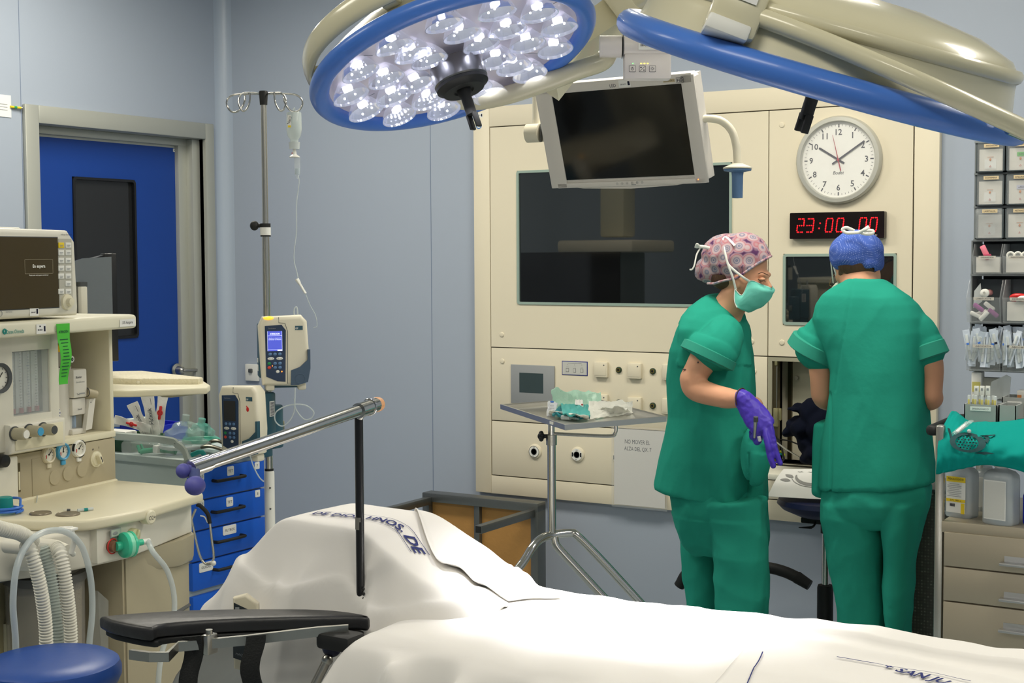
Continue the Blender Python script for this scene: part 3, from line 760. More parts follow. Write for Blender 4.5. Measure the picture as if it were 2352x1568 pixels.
for i, xx in enumerate((-9, 14, 37)):
    b = MB(bf, M_ink); o_ = rrect((xx-7.5)*s, -61.5*s, (xx+7.5)*s, -47*s, 1.5*s, 3); b.prism(o_, zf, zf+0.0004); b.prism(rrect((xx-6.8)*s, -60.8*s, (xx+6.8)*s, -47.7*s, 1.2*s, 3), zf+0.0004, zf+0.0008, MC['lamp_box_white'])
    if i == 0: b.torus(3*s, 0.35*s, M_ink, 20, 6, X=T(xx*s, -54.5*s, zf+0.001)); b.box((xx*s, -52*s, zf+0.0012), (0.7*s, 4*s, 0.0004), M_ink)
    elif i == 1:
        b.box((xx*s, -54.2*s, zf+0.001), (17*s, 0.7*s, 0.0004), M_ink, X=T(xx*s, -54.2*s, 0) @ RZ(42) @ T(-xx*s, 54.2*s, 0)); b.sph((xx*s-3.3*s, -51.3*s, zf+0.001), (1.6*s, 1.6*s, 0.0005), M_ink, 10, 4); b.sph((xx*s+3.3*s, -57.5*s, zf+0.001), (1.4*s, 1.4*s, 0.0005), M_ink, 10, 4)
    else:
        b.torus(2.2*s, 0.35*s, M_ink, 20, 6, X=T(xx*s, -54.2*s, zf+0.001))
        for j in range(8): b.box((4.3*s, 0, zf+0.001), (1.6*s, 0.5*s, 0.0004), M_ink, X=T(xx*s, -54.2*s, 0) @ RZ(45*j))
    obj('key', b, box1)
b = MB(bf, mat('led_yellow', (255, 225, 90), 0.4, emit=2.5)); 
for xx in (11, 18.5, 26): b.sph((xx*s, -42*s, zf), (2.2*s, 1.3*s, 0.001), None, 10, 5)
b.sph((-8*s, -42*s, zf), (1.6*s, 1.2*s, 0.001), mat('led_green', (120, 240, 130), 0.4, emit=2.0), 10, 5)
obj('indicator_lights', b, box1, label='yellow and green indicator lights')
b = MB(mat=M_beige)   # sprung arm going up behind lamp 1 to the ceiling column
b.tube([P(1255, 195, 3.25), P(1330, 100, 3.3), P(1440, 25, 3.35)], [0.035, 0.036, 0.04], n=4, flat=1.4)
b.tube([P(1440, 25, 3.35), P(1470, -40, 3.4), P(1470, -700, 3.4)], 0.05, n=20)
obj('spring_arm', b, lamp1)

# ------------------------------------------------------------------ ceiling mounted monitor
mc = onY(1428.6, 306.6, 3.91)
my, mt = R(-3.7), R(18)
mn = V((math.sin(my)*math.cos(mt)*1.0, -math.cos(my)*math.cos(mt), -math.sin(mt)))
mx_ = V((math.cos(my), math.sin(my), 0)); mu = mn.cross(mx_)
if mu.z < 0: mu = -mu
MF = frame(mc, mx_, mu)
t = thing('surgical_monitor', 'white flat monitor hanging from its arm before the dark window, tilted downward', 'monitor', mc)
def mpt(px, py, w_=0.0): return at(MF, px, py, w_)
tl, tr, br, bl = mpt(1267.5, 215.8), mpt(1565.4, 191), mpt(1595.7, 401.3), mpt(1302.6, 413.2)
hw, hh = (tr.x-tl.x)/2, (tl.y-bl.y)/2
ol, oT, oR_, oB = mpt(1249, 320).x, mpt(1430, 180).y, mpt(1612, 300).x, mpt(1430, 434).y
b = MB(MF, mat('monitor_white', (218, 213, 206), 0.4))
poly = [(ol, oT-0.012), (ol+0.012, oT), (oR_-0.012, oT), (oR_, oT-0.012), (oR_, oB+0.022), (oR_*0.6, oB+0.006), (0, oB), (ol*0.6, oB+0.006), (ol, oB+0.022)]
b.prism(poly, -0.030, -0.001); ring = []
b.prism([(ol*0.98, oT*0.96), (oR_*0.98, oT*0.96), (oR_*0.97, oB*0.9), (ol*0.97, oB*0.9)], -0.055, -0.03)
b.box((0, (hh+oT)/2, 0.001), (oR_-ol-0.03, oT-hh, 0.006), bev=0.002).box((0, -(hh-oB)/2, 0.001), (oR_-ol-0.03, -hh-oB-0.02, 0.006), bev=0.002).box(((hw+oR_)/2, 0, 0.001), (oR_-hw, 2*hh+0.05, 0.006), bev=0.002).box(((ol-hw)/2, 0, 0.001), (-hw-ol, 2*hh+0.05, 0.006), bev=0.002)
obj('casing', b, t)
b = MB(MF, M_screen); b.box((0, 0, 0), (2*hw, 2*hh, 0.003)); obj('screen', b, t, label='black glossy screen')
b = MB(MF, M_ink); yt = (hh+oT)/2
b.text('LED', M_ink, mpt(1409, 196), h=0.009, z=0.0045); q = mpt(1563, 183); b.text('HD', M_ink, q, h=0.009, z=0.0045, bold=0.02)
for dx_, dy_, sx_, sy_ in ((0, 0.0075, 0.023, 0.0008), (0, -0.0075, 0.023, 0.0008), (-0.0115, 0, 0.0008, 0.0155), (0.0115, 0, 0.0008, 0.0155)): b.box((q.x+dx_, q.y+dy_, 0.0045), (sx_, sy_, 0.0004))
q = mpt(1538, 184.5); b.box((q.x, q.y, 0.0042), (0.038, 0.009, 0.0006), mat('tan_label', (190, 175, 140), 0.6)); b.text('MONITOR 3', M_ink, q, h=0.004, z=0.0048)
q = mpt(1436, 191); b.box((q.x, q.y, 0.0042), (0.040, 0.021, 0.0006), M_paper); b.text('08-0672', M_ink, (q.x-0.005, q.y-0.002), w_=0.02, z=0.0048); b.box((q.x+0.014, q.y, 0.0048), (0.007, 0.012, 0.0004))
q = mpt(1272, 207.5); b.text('OR', M_inkb, (q.x, q.y), h=0.006, z=0.0045, bold=0.02)
for i in range(6):
    q = mpt(1419+11.5*i, 421-0.7*i); b.torus(0.0035, 0.0004, M_grey, 14, 5, X=T(q.x, q.y, 0.0045)); b.box((q.x, q.y, 0.0045), (0.002, 0.0015, 0.0004), M_grey)
q = mpt(1457, 423); b.box((q.x, q.y, 0.0045), (0.016, 0.002, 0.0004), M_grey)
obj('lettering', b, t, label='small printed marks and sticker')
b = MB(MF, mat('led_orange', (255, 120, 40), 0.4, emit=3)); q = mpt(1608, 411); b.sph((q.x-0.004, q.y, 0.004), 0.0018, None, 8, 6); obj('power_light', b, t)
# right handle
b = MB(mat=mat('arm_cream', (222, 216, 196), 0.35))
wr = MF @ V((oR_, mpt(1605, 275).y, -0.03))
dm = (wr-CAM).dot(_f)
hp = [P(1600, 278, dm), P(1622, 272, dm), P(1655, 277, dm), P(1679, 298, dm), P(1690, 330, dm), P(1694, 375, dm)]
b.tube(spline(hp), 0.0115, n=16); z_ = hp[-1]
b.lathe([(0, 0.012), (0.014, 0.012), (0.042, 0.0), (0.042, -0.004), (0, -0.004)], n=32, X=T(*(z_-V((0, 0, 0.012)))))
hnd = obj('side_handle', b, t, label='curved cream side handle')
b = MB(mat=mat('grip_blue', (92, 125, 165), 0.5)); b.lathe([(0, -0.001), (0.041, -0.001), (0.040, -0.006), (0.018, -0.010), (0.0165, -0.02), (0.0155, -0.085), (0, -0.086)], n=28, X=T(*(z_-V((0, 0, 0.016))))); obj('grip', b, hnd, label='blue rubber grip')
# left arm
b = MB(mat=MC['arm_cream'])
ad = ((MF @ V((ol, 0, -0.03)))-CAM).dot(_f)+0.05
b.tube([P(1236, 295, ad), P(1236, 175, ad), P(1236, -400, ad)], 0.0185, n=20)
obj('arm_tube', b, t)
b = MB(mat=MC['arm_cream'])
b.tube([P(1209, 307, ad), P(1211, 306.5, ad), P(1241, 305, ad-0.02)], [0.022, 0.0295, 0.0295], n=28); b.tube([P(1241, 305, ad-0.02), P(1243, 305, ad-0.02)], 0.0285, M_dgrey, n=28); b.tube([P(1243, 305, ad-0.02), P(1290, 302, ad+0.0)], 0.0285, n=28)
obj('arm_joint', b, t)
# ------------------------------------------------------------------ operating table with its sheets
ZT = 0.885
def soft(d, e=0.02): return (math.sqrt(d*d+e*e)+d)/2
def z_s(x): return 0.6*math.sin(x*7)
def hump(x, y):
    """head section under its sheet"""
    zt = 1.02 - 0.10*max(0, 2.25-y)*0 - 0.05*(x+1.65)
    yw = min(1.0, max(0.0, (2.02-y)/0.05)); y = y + yw*(0.045*(0.5-1.6*abs(nz((x*6+1.5, 0.3+y*3, 1.7), 1.0)))+0.012*nz((x*19, y*9, 4.4), 1.0))
    dl = soft(-1.735-x); dr = soft(x+1.545); dn = soft(2.035-y, 0.007); df = soft(y-2.265)
    drop = math.sqrt((dl*1.12)**2+(dn*3.0)**2+(df*1.5)**2+(dr*0.55)**2)
    drop += 0.10*max(0, drop-0.12)
    w_ = min(1, max(0, drop-0.03)/0.1)
    p = V((x, y, 0))
    wr = 0.020*w_*nz((x*9+y*3, y*4, 0), 1.0) + 0.030*w_*(0.35-abs(nz((x*8+y*5, y*9-x*3, 3.1), 1.0)))
    crease = 0.014*w_*math.exp(-((drop-0.13-0.02*math.sin(x*25))/0.018)**2)*(1 if x > -1.95 else 0.4)
    fr_ = min(1, max(0, dn*3.0-0.06)/0.08)
    rid = 0.030*fr_*(0.30-abs(nz((x*7.5+2, y*5+z_s(x), 0.5), 1.0)))+0.014*fr_*(0.3-abs(nz((x*17, y*10, 9.5), 1.0)))
    return max(0.33, zt-drop+wr+crease+rid) + 0.004*nz((x*5, y*5, 1), 1)
def body(x, y):
    zt = ZT + 0.012*math.sin(2.2*(x+1.2)) + 0.010*nz((x*2.2, y*3, 5), 1) - 0.02*soft(x+0.9, 0.2)
    yn = 1.805 + 0.045*max(0, min(1, (-1.2-x)/0.25)) + 0.02*nz((x*3, 0, 8), 1); yf = 2.315 + 0.012*nz((x*4, 0, 9), 1)
    yw = min(1.0, max(0.0, (yn+0.015-y)/0.06)); y = y + yw*(0.095*(0.45-1.7*abs(nz((x*4.3+y*1.2, y*1.0, 2.7), 1.0)))+0.032*(0.3-1.2*abs(nz((x*11-y*4, y*2, 6.4), 1.0))))
    dn = soft(yn-y, 0.02); df = soft(y-yf, 0.012); dl = soft(-1.455-x, 0.015)
    drop = math.sqrt((dn*3.4)**2+(df*4.0)**2+(dl*8.0)**2)
    w_ = min(1, drop/0.12)
    wr = 0.16*w_*(0.28-abs(nz((x*5+1.6*y, y*1.5, 2), 1)))+0.05*w_*(0.25-abs(nz((x*12-2*y, y*4, 4), 1)))
    top = 0.009*(0.4-abs(nz((x*4+y*4, y*7-x*2, 7), 1)))+0.003*nz((x*17, y*13, 1), 1)
    lump = 0.02*math.exp(-((x+1.36)**2+(y-2.23)**2)/0.006)
    return max(0.25, zt-drop+wr)+top+lump
M_sheet = mat('white_cotton', (228, 225, 220), 0.85, spec=0.1, bump=0.10, bscale=14, sheen=0.1)
def sheet(name, H, x0, x1, y0, y1, nx, ny, label, thick=0.0015, m=None, cut=None):
    b = MB(mat=m or M_sheet)
    b.grid(lambda u, v: (lerp(x0, x1, u), lerp(y0, y1, v), H(lerp(x0, x1, u), lerp(y0, y1, v))), nx, ny, None, thick)
    b.recalc = False
    if cut: cull(b, cut)
    return obj(name, b, None, label, 'sheet', loc=V(((x0+x1)/2, (y0+y1)/2, 0.9)), ang=180)
sh1 = sheet('draped_sheet', hump, -2.36, -1.30, 1.84, 2.56, 220, 190, 'white printed sheet draped over the raised head end of the operating table', cut=lambda c: c.y < 2.1 and c.z < 0.80 and c.x < -1.70)
sh2 = sheet('draped_sheet', body, -1.64, 0.35, 1.58, 2.44, 300, 160, 'brightly lit white sheet covering the middle of the operating table')
def on_cloth(name, H, parent, items, off=0.0025):
    """writing and lines lying on a cloth: items are (kind, ...) in plan coordinates"""
    b = MB(mat=M_inkb)
    for it in items:
        if it[0] == 'text':
            _, s_, a, c, h = it[:5]
            a = V((*a, 0)); c = V((*c, 0)); d = (c-a)
            tb = MB(mat=M_inkb); tb.text(s_, M_inkb, (0, 0), w_=d.length, h=h, z=0, bold=0.025, shear=0)
            fr = frame((a+c)/2, d, V((-d.y, d.x, 0)))
            for f in tb.f:
                ps = [fr @ tb.v[i] for i in f]; cx_ = sum((p for p in ps), V((0, 0, 0)))/len(ps)
                b.add([V((p.x, p.y, H(p.x, p.y)+off)) for p in ps], [list(range(len(ps)))])
        else:
            _, pts, w_ = it
            pts = [V((*p, 0)) for p in pts]; out = []
            for a, c in zip(pts, pts[1:]):
                n = max(1, int((c-a).length/0.006)); out += [lerp(a, c, i/n) for i in range(n)]
            out.append(pts[-1])
            vs = []; fs = []
            for i, p in enumerate(out):
                d = (out[min(i+1, len(out)-1)]-out[max(i-1, 0)]).normalized(); q = V((-d.y, d.x, 0))*w_/2
                for s_ in (1, -1):
                    r_ = p+q*s_; vs.append(V((r_.x, r_.y, H(r_.x, r_.y)+off)))
            fs = [[2*i, 2*i+1, 2*i+3, 2*i+2] for i in range(len(out)-1)]
            b.add(vs, fs)
    b.recalc = False
    return obj(name, b, parent, label='blue printed lettering')
def zz(px, py, H, z=1.0):
    """where the ray through an image point meets the cloth of height H"""
    q = ray(px, py); t_ = 1.3; pv = None
    while t_ < 4.2:
        p = CAM+q*t_; d = p.z-H(p.x, p.y)
        if d < 0 and p.x > -2.5:
            lo, hi = t_-0.01, t_
            for _ in range(12):
                m_ = (lo+hi)/2; p = CAM+q*m_
                if p.z-H(p.x, p.y) < 0: hi = m_
                else: lo = m_
            return (p.x, p.y)
        t_ += 0.01
    q = onZ(px, py, z); return (q.x, q.y)
a0, a1, a2 = zz(722, 1180, hump), zz(930, 1220, hump), zz(966, 1274, hump)
def off2(p, q, o):
    d = V((q[0]-p[0], q[1]-p[1], 0)).normalized(); n = V((-d.y, d.x, 0))*o
    return (p[0]+n.x, p[1]+n.y), (q[0]+n.x, q[1]+n.y)
l1a, l1b = off2(a0, a1, 0.02); l2a, l2b = off2(a0, a1, -0.02)
m1a, m1b = off2(a1, a2, 0.018); m2a, m2b = off2(a1, a2, -0.018)
on_cloth('sheet_lettering', hump, sh1, [('text', 'DE DIOS  HNOS.', a0, a1, 0.026), ('text', 'DE', (lerp(a1[0], a2[0], 0.25), lerp(a1[1], a2[1], 0.25)), a2, 0.024),
    ('line', [l1a, l1b, m1a, m1b], 0.0014), ('line', [l2a, l2b, m2a, m2b], 0.0014)])
# a second layer folded back at the head side
def flap(x, y):
    return body(x, y)+0.006+0.0*x
e1 = [zz(x, y, flap, 0.9) for x, y in ((948, 1282), (965, 1320), (1005, 1358), (1060, 1382), (1110, 1385), (1200, 1372))]
b = MB(mat=M_sheet)
ep = spline([(p[0], p[1], 0) for p in e1], 8)
far = spline([(p[0], p[1], 0) for p in [zz(x, y, flap, 0.92) for x, y in ((960, 1276), (1040, 1262), (1100, 1262), (1160, 1278), (1205, 1296), (1290, 1330))]], 8)
def flf(u, v):
    i = u*(len(ep)-1); j = int(min(i, len(ep)-2)); p = ep[j].lerp(ep[j+1], i-j); q = far[j].lerp(far[j+1], i-j)
    r_ = p.lerp(q, v); h = max(body(r_.x, r_.y), hump(r_.x, r_.y))
    return (r_.x, r_.y, h+0.004+0.009*math.exp(-(v/0.06)**2)*math.sin(PI*min(1, max(0.0, u*1.1))))
b.grid(flf, 60, 30, None, 0.0015); b.recalc = False
obj('folded_cloth', b, None, 'folded white cloth flap lying where the two sheets meet behind the black post', 'cloth', ang=180, loc=V((-1.3, 2.1, 0.9)))
# printed sheet over the foot end
c0, c1, c2 = zz(1762, 1448, body, .88), zz(1715, 1568, body, .88), zz(2352, 1590, body, .88)
def foot(x, y):
    return body(x, y)+0.006+0.012*math.exp(-((y-(c0[1]-0.055*(x-c0[0])-0.0))/0.012)**2)+0.006*math.exp(-((y-(c0[1]-0.06-0.10*(x-c0[0])))/0.02)**2)
def ft(u, v):
    x = lerp(c0[0]+lerp(c1[0]-c0[0], 0, v)*1.0, 0.36, u); yb_ = 1.62; yt = c0[1]+0.014-0.05*(x-c0[0])
    y = lerp(yb_, yt, v)
    return (x, y, foot(x, y))
b = MB(mat=M_sheet); b.grid(ft, 150, 90, None, 0.0015); b.recalc = False
sh3 = obj('printed_sheet_layer', b, None, 'white sheet layer with blue border print over the foot end of the table', 'sheet', ang=180, loc=V((-0.4, 1.9, 0.88)))
d0, d1 = zz(2030, 1533, foot, .88), zz(2230, 1592, foot, .88)
g0, g1 = zz(1762, 1452, foot, .88), zz(1716, 1574, foot, .88)
h0, h1, h2 = zz(1922, 1512, foot, .88), zz(2100, 1542, foot, .88), zz(2230, 1568, foot, .88)
i0, i1 = zz(1764, 1451, foot, .88), zz(2040, 1526, foot, .88)
on_cloth('sheet_lettering', foot, sh3, [('text', '+ SAN JUAN', d0, d1, 0.026), ('line', [h0, h1, h2], 0.0022), ('line', [zz(1752, 1500, foot, .88), g1], 0.0018)], 0.003)
on_cloth('sheet_lettering', body, sh2, [('line', [zz(1730, 1483, body, .88), zz(1758, 1494, body, .88)], 0.0015), ('text', 'VL', zz(1733, 1482, body, .88), zz(1766, 1476, body, .88), 0.018)], 0.003)

# the table itself
t = thing('operating_table', 'operating table with cream column and black padded top under the white sheets', 'operating table', (-0.8, 2.05, 0))
b = MB(mat=M_rub)
b.box((-0.62, 2.06, 0.82), (1.66, 0.46, 0.07), bev=0.02); obj('mattress', b, t, label='black mattress')
b = MB(mat=M_rub); b.box((-1.64, 2.15, 0.93), (0.26, 0.22, 0.09), bev=0.02, X=None); obj('head_pad', b, t, label='black head section pad')
b = MB(mat=M_steel); b.box((-0.62, 1.835, 0.775), (1.6, 0.012, 0.03), bev=0.002).box((-0.62, 2.285, 0.775), (1.6, 0.012, 0.03), bev=0.002).box((-1.64, 2.06, 0.86), (0.2, 0.012, 0.03)).box((-0.62, 2.06, 0.765), (1.64, 0.40, 0.03)); b.box((-1.5, 2.15, 0.84), (0.3, 0.05, 0.03)); obj('side_rail', b, t, label='steel frame and side rail')
b = MB(mat=M_creamd); b.box((-0.75, 2.08, 0.42), (0.3, 0.3, 0.66), bev=0.03); obj('column', b, t)
b = MB(mat=M_creamd); b.box((-1.0, 2.1, 0.07), (1.25, 0.52, 0.12), bev=0.04); obj('base', b, t)

# ------------------------------------------------------------------ arm board
ZA = 0.885
def ap(px, py, z=ZA): q = onZ(px, py, z); return (q.x, q.y)
t = thing('arm_board', 'black padded arm board reaching left from the table side', 'arm board', (*ap(520, 1420), 0.80))
poly = [ap(229, 1414), ap(258, 1426), ap(342, 1441), ap(384, 1431), ap(567, 1420), ap(795, 1415), ap(845, 1418), ap(835, 1409), ap(740, 1398), ap(581, 1396.5), ap(437, 1399), ap(300, 1407)]
poly = [(p.x, p.y) for p in spline([(a, c, 0) for a, c in poly]+[(poly[0][0], poly[0][1], 0)], 4)][:-1]
b = MB(mat=mat('black_vinyl', (44, 44, 46), 0.42, bump=0.12, bscale=45)); b.rprism(poly, ZA-0.024, ZA, bev=0.007); obj('pad', b, t)
cxp = sum(p[0] for p in poly)/len(poly); cyp = sum(p[1] for p in poly)/len(poly)
pin = [(cxp+(p[0]-cxp)*0.97, cyp+(p[1]-cyp)*0.93) for p in poly]
b = MB(mat=M_rub); b.rprism(pin, ZA-0.036, ZA-0.025, bev=0.003); obj('board', b, t)
def aw(px, py, y=None, z=None): return onY(px, py, y) if y else onZ(px, py, z)
yr = ap(560, 1430)[1]
b = MB(mat=M_steel)
rp = [onY(300, 1502, yr-0.14), onY(345, 1508, yr-0.14), onY(385, 1508, yr-0.12), onY(410, 1484, yr-0.09), onY(560, 1470, yr-0.03), onY(730, 1450, yr+0.05), onY(800, 1445, yr+0.08)]
rings = []
for i, p in enumerate(rp):
    d = (rp[min(i+1, len(rp)-1)]-rp[max(i-1, 0)]).normalized(); n_ = V((-d.y, d.x, 0)).normalized()
    rings.append([p+n_*0.004+V((0, 0, .008)), p-n_*0.004+V((0, 0, .008)), p-n_*0.004-V((0, 0, .008)), p+n_*0.004-V((0, 0, .008))])
b.loft(rings); obj('steel_bar', b, t, label='bent steel bar under the board')
b = MB(mat=M_steel)
q = onY(481, 1478, yr-0.06); b.box(q, (0.016, 0.026, 0.034), bev=0.003); b.cyl(q+V((0, 0, 0)), q+V((0, 0, 0.024)), 0.006); obj('rail_clamp', b, t)
b = MB(mat=M_rub); q = onY(782, 1470, yr+0.07); b.box(q, (0.07, 0.05, 0.028), bev=0.008); obj('pivot_block', b, t)
b = MB(mat=M_steel); q0, q1, q2 = onY(768, 1470, yr+0.1), onY(752, 1515, yr+0.08), onY(725, 1568, yr+0.06)
b.cyl(onY(768, 1455, yr+0.1), q0, 0.009); b.tube([q1, q2, q2*2-q1], 0.008); b.sph(q1, 0.010); b.sph(lerp(q0, q1, 0.35), 0.017, mat('lever_navy', (25, 30, 60), 0.5)); b.tube([q0, q1], 0.006); obj('swivel_lever', b, t, label='steel swivel lever with dark knob')
# black straps hanging from the board
for i, (x0, x1, y_) in enumerate(((420, 462, -0.075), (562, 605, -0.085))):
    yy = yr+y_; a, c = onY(x0, 1462, yy), onY(x1, 1458, yy); d, e = onY(x0-2, 1640, yy), onY(x1-4, 1640, yy)
    b = MB(mat=mat('black_webbing', (24, 25, 24), 0.8, bump=0.3, bscale=300))
    b.grid(lambda u, v: lerp(lerp(a, c, u), lerp(d, e, u), v)+V((0.003*math.sin(9*v+i), 0.004*math.sin(7*v+i*2), 0)), 6, 24, None, 0.003)
    st = obj('strap', b, t, label='black webbing strap')

# ------------------------------------------------------------------ anaesthesia screen bar on its post
t = thing('anaesthesia_screen', 'L shaped drape bar, black post with chrome crossbar and purple balls on its end', 'bar', onY(830, 1405, 2.0))
b = MB(mat=mat('post_black', (30, 30, 32), 0.3, bump=0.1, bscale=40)); pa, pb = onY(829, 1420, 2.0), onY(824, 948, 2.0)
b.tube([pa, lerp(pa, pb, 0.5), pb], 0.0075, n=18); b.tube([onY(826, 1187, 2.0), onY(826, 1215, 2.0)], 0.0079, mat('tape_grey', (120, 118, 112), 0.4), n=18)
for i in range(3): b.sph(onY(835, 1352+i*11, 1.995), (0.002+0.001*(i % 2), 0.003, 0.003), M_rub, 8, 6)
obj('post', b, t)
Bn = P(445, 1074, 2.02); Bf = P(835, 939, 2.50)
b = MB(mat=M_chrome); b.tube([Bn, lerp(Bn, Bf, 0.5), Bf], [0.0105, 0.0105, 0.0105], n=24); obj('crossbar', b, t, label='chrome crossbar')
dB = (Bf-Bn).normalized()
b = MB(mat=M_chrome); b.tube([Bn-dB*0.012, Bn+dB*0.035], 0.0125, n=24); obj('end_sleeve', b, t, label='chrome near end sleeve'); b = MB(mat=M_chrome); b.tube([Bf-dB*0.02, Bf+dB*0.022], 0.0135, n=24); b.tube([Bf+dB*0.022, Bf+dB*0.046], 0.0125, n=24); b.torus(0.0135, 0.002, n=24, k=8, X=frame(Bf+dB*0.022, V((0, 0, 1)), dB.cross(V((0, 0, 1))))); b.tube([pb-V((0, 0, 0.01)), Bf], 0.007, n=16); obj('end_fitting', b, t, label='chrome end fitting')
b = MB(mat=mat('amber_cap', (235, 175, 125), 0.5)); e = Bf+dB*0.046; fx = frame(e, V((0, 0, 1)), dB.cross(V((0, 0, 1)))); b.lathe([(0, 0), (0.0125, 0), (0.0135, 0.006), (0.0125, 0.013), (0.006, 0.015), (0, 0.012)], n=20, X=fx); obj('end_plug', b, t, label='amber end plug')
Mp = mat('purple_ball', (88, 88, 165), 0.55)
b = MB(mat=Mp); q = P(421, 1081, 2.0); b.sph(q, 0.0105); b.tube([q, Bn], [0.006, 0.009], Mp); obj('ball_knob', b, t, label='smaller purple ball')
b = MB(mat=Mp); q = P(448, 1115, 1.98); b.sph(q, (0.0145, 0.0145, 0.0135)); b.tube([q, Bn], [0.0075, 0.009], mat('purple_neck', (70, 80, 130), 0.5)); obj('ball_knob', b, t, label='larger purple ball')

# ------------------------------------------------------------------ cream hand control hung on the table behind the arm board
yc = ap(581, 1396.5)[1]+0.045
t = thing('hand_control', 'cream remote control with dark key panel hanging behind the arm board', 'remote control', onY(560, 1470, yc))
a, c = onY(531, 1362, yc), onY(588, 1398, yc)
fr = frame(onY(567, 1440, yc), CR, V((0.02, 0, 1)))
sc = (fr.translation-CAM).dot(_f)/FPX
b = MB(fr, M_creamd)
b.rprism([(-30*sc, 70*sc), (0, 78*sc), (28*sc, 56*sc), (30*sc, -110*sc), (-30*sc, -95*sc)], -0.012, 0.008, bev=0.005); obj('casing', b, t)
b = MB(fr, mat('key_panel_dark', (50, 56, 60), 0.4)); b.prism([(-27*sc, 60*sc), (10*sc, 42*sc), (10*sc, -35*sc), (-27*sc, -28*sc)], 0.008, 0.0092); b.prism([(-30*sc, -34*sc), (14*sc, -44*sc), (14*sc, -83*sc), (-30*sc, -68*sc)], 0.008, 0.0096)
b.box((-19*sc, 45*sc, 0.0095), (9*sc, 9*sc, 0.001), M_grey); b.text('MAQUET', M_grey, (-9*sc, -62*sc), w_=30*sc, z=0.010, ang=-13)
obj('key_panel', b, t, label='dark key panel lettered MAQUET')
# base foot and white bag by the table foot
b = MB(mat=M_white); q = P(715, 1552, 3.0); b.rprism([(q.x-0.035, q.y-0.05), (q.x+0.05, q.y-0.05), (q.x+0.04, q.y+0.05), (q.x-0.02, q.y+0.05)], q.z-0.05, q.z+0.01, bev=0.01); obj('foot_switch', b, None, 'white foot pedal on the speckled floor below the sheet corner', 'pedal')
# ------------------------------------------------------------------ anaesthesia machine
AO = P(251, 993, 3.6)
AM = frame(AO, (-0.117, 0.993, 0), (0, 0, 1))      # u along the front, v up, w out towards the bed
def am(px, py, w_=0.0): q = at(AM, px, py, w_); return (q.x, q.y)
ma = thing('anaesthesia_machine', 'large cream anaesthesia machine with flow meters, gauges and a worktop at the left', 'anaesthesia machine', AM @ T(-0.25, -AO.z, 0.0))
M_mc = mat('machine_cream', (226, 220, 194), 0.4)
M_mw = mat('machine_white', (222, 219, 206), 0.42)
U0, U1 = -0.62, 0.016
# carcass with the open vaporizer bay
b = MB(AM, M_mc)
b.bx((U0, 0.0, -0.34), (U1-0.012, 0.255, -0.16)).bx((U1-0.014, -0.01, -0.34), (U1, 0.262, 0.004), bev=0.004)
b.bx((U0, 0.0-0.012, -0.34), (U1, 0.004, 0.008), bev=0.003)
b.bx((U0, -0.9, -0.34), (U1, -0.012, -0.002))
b.bx((-0.213, 0.0, -0.17), (-0.19, 0.255, -0.02))
obj('cabinet', b, ma)
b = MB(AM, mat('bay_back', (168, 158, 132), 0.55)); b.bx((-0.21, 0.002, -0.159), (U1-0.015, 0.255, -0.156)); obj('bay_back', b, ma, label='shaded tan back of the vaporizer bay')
# flow meter column
fa, fb = am(24, 1038, 0.05), am(130, 770, 0.05)
b = MB(AM, M_mw)
fx0, fx1 = -0.395, -0.205
wx0, wy1 = am(30, 812, 0.03); wx1, wy0 = am(118, 938, 0.03)
wx0, wx1, wy0, wy1 = -0.354, -0.237, 0.078, 0.226
b.bx((U0, 0.0, -0.02), (wx0, 0.262, 0.028), bev=0.004).bx((wx1, 0.02, -0.02), (fx1, 0.262, 0.028), bev=0.004).bx((wx0-0.004, wy1, -0.02), (wx1+0.004, 0.262, 0.028)).bx((wx0-0.004, 0.02, -0.02), (wx1+0.004, wy0, 0.028))
fl = obj('flow_meter_housing', b, ma)
b = MB(AM, mat('flow_back', (62, 60, 52), 0.3)); b.bx((wx0, wy0, 0.0), (wx1, wy1, 0.004)); obj('flow_back', b, fl)
for i in range(4):
    x = lerp(wx0, wx1, (i+0.5)/4.6)
    b = MB(AM, mat('flow_scale', (196, 200, 198), 0.4)); b.bx((x-0.0105, wy0+0.004, 0.004), (x+0.0095, wy1-0.004, 0.008))
    b.cyl((x, wy0+0.004, 0.014), (x, wy1-0.004, 0.014), 0.003, M_clear, n=10)
    for j in range(20): b.box((x+0.004, lerp(wy0+0.012, wy1-0.01, j/19), 0.0085), (0.0045 if j % 5 else 0.008, 0.0016, 0.0006), MC['plate_blue'] if i == 2 else M_ink)
    b.cyl((x, wy0+0.004, 0.013), (x, wy0+0.016, 0.013), 0.005, mat('flow_red', (140, 45, 60), 0.4), n=10); obj('flow_tube', b, fl)
b = MB(AM, M_clear); b.bx((wx0, wy0, 0.022), (wx1, wy1, 0.024)); obj('flow_window', b, fl)
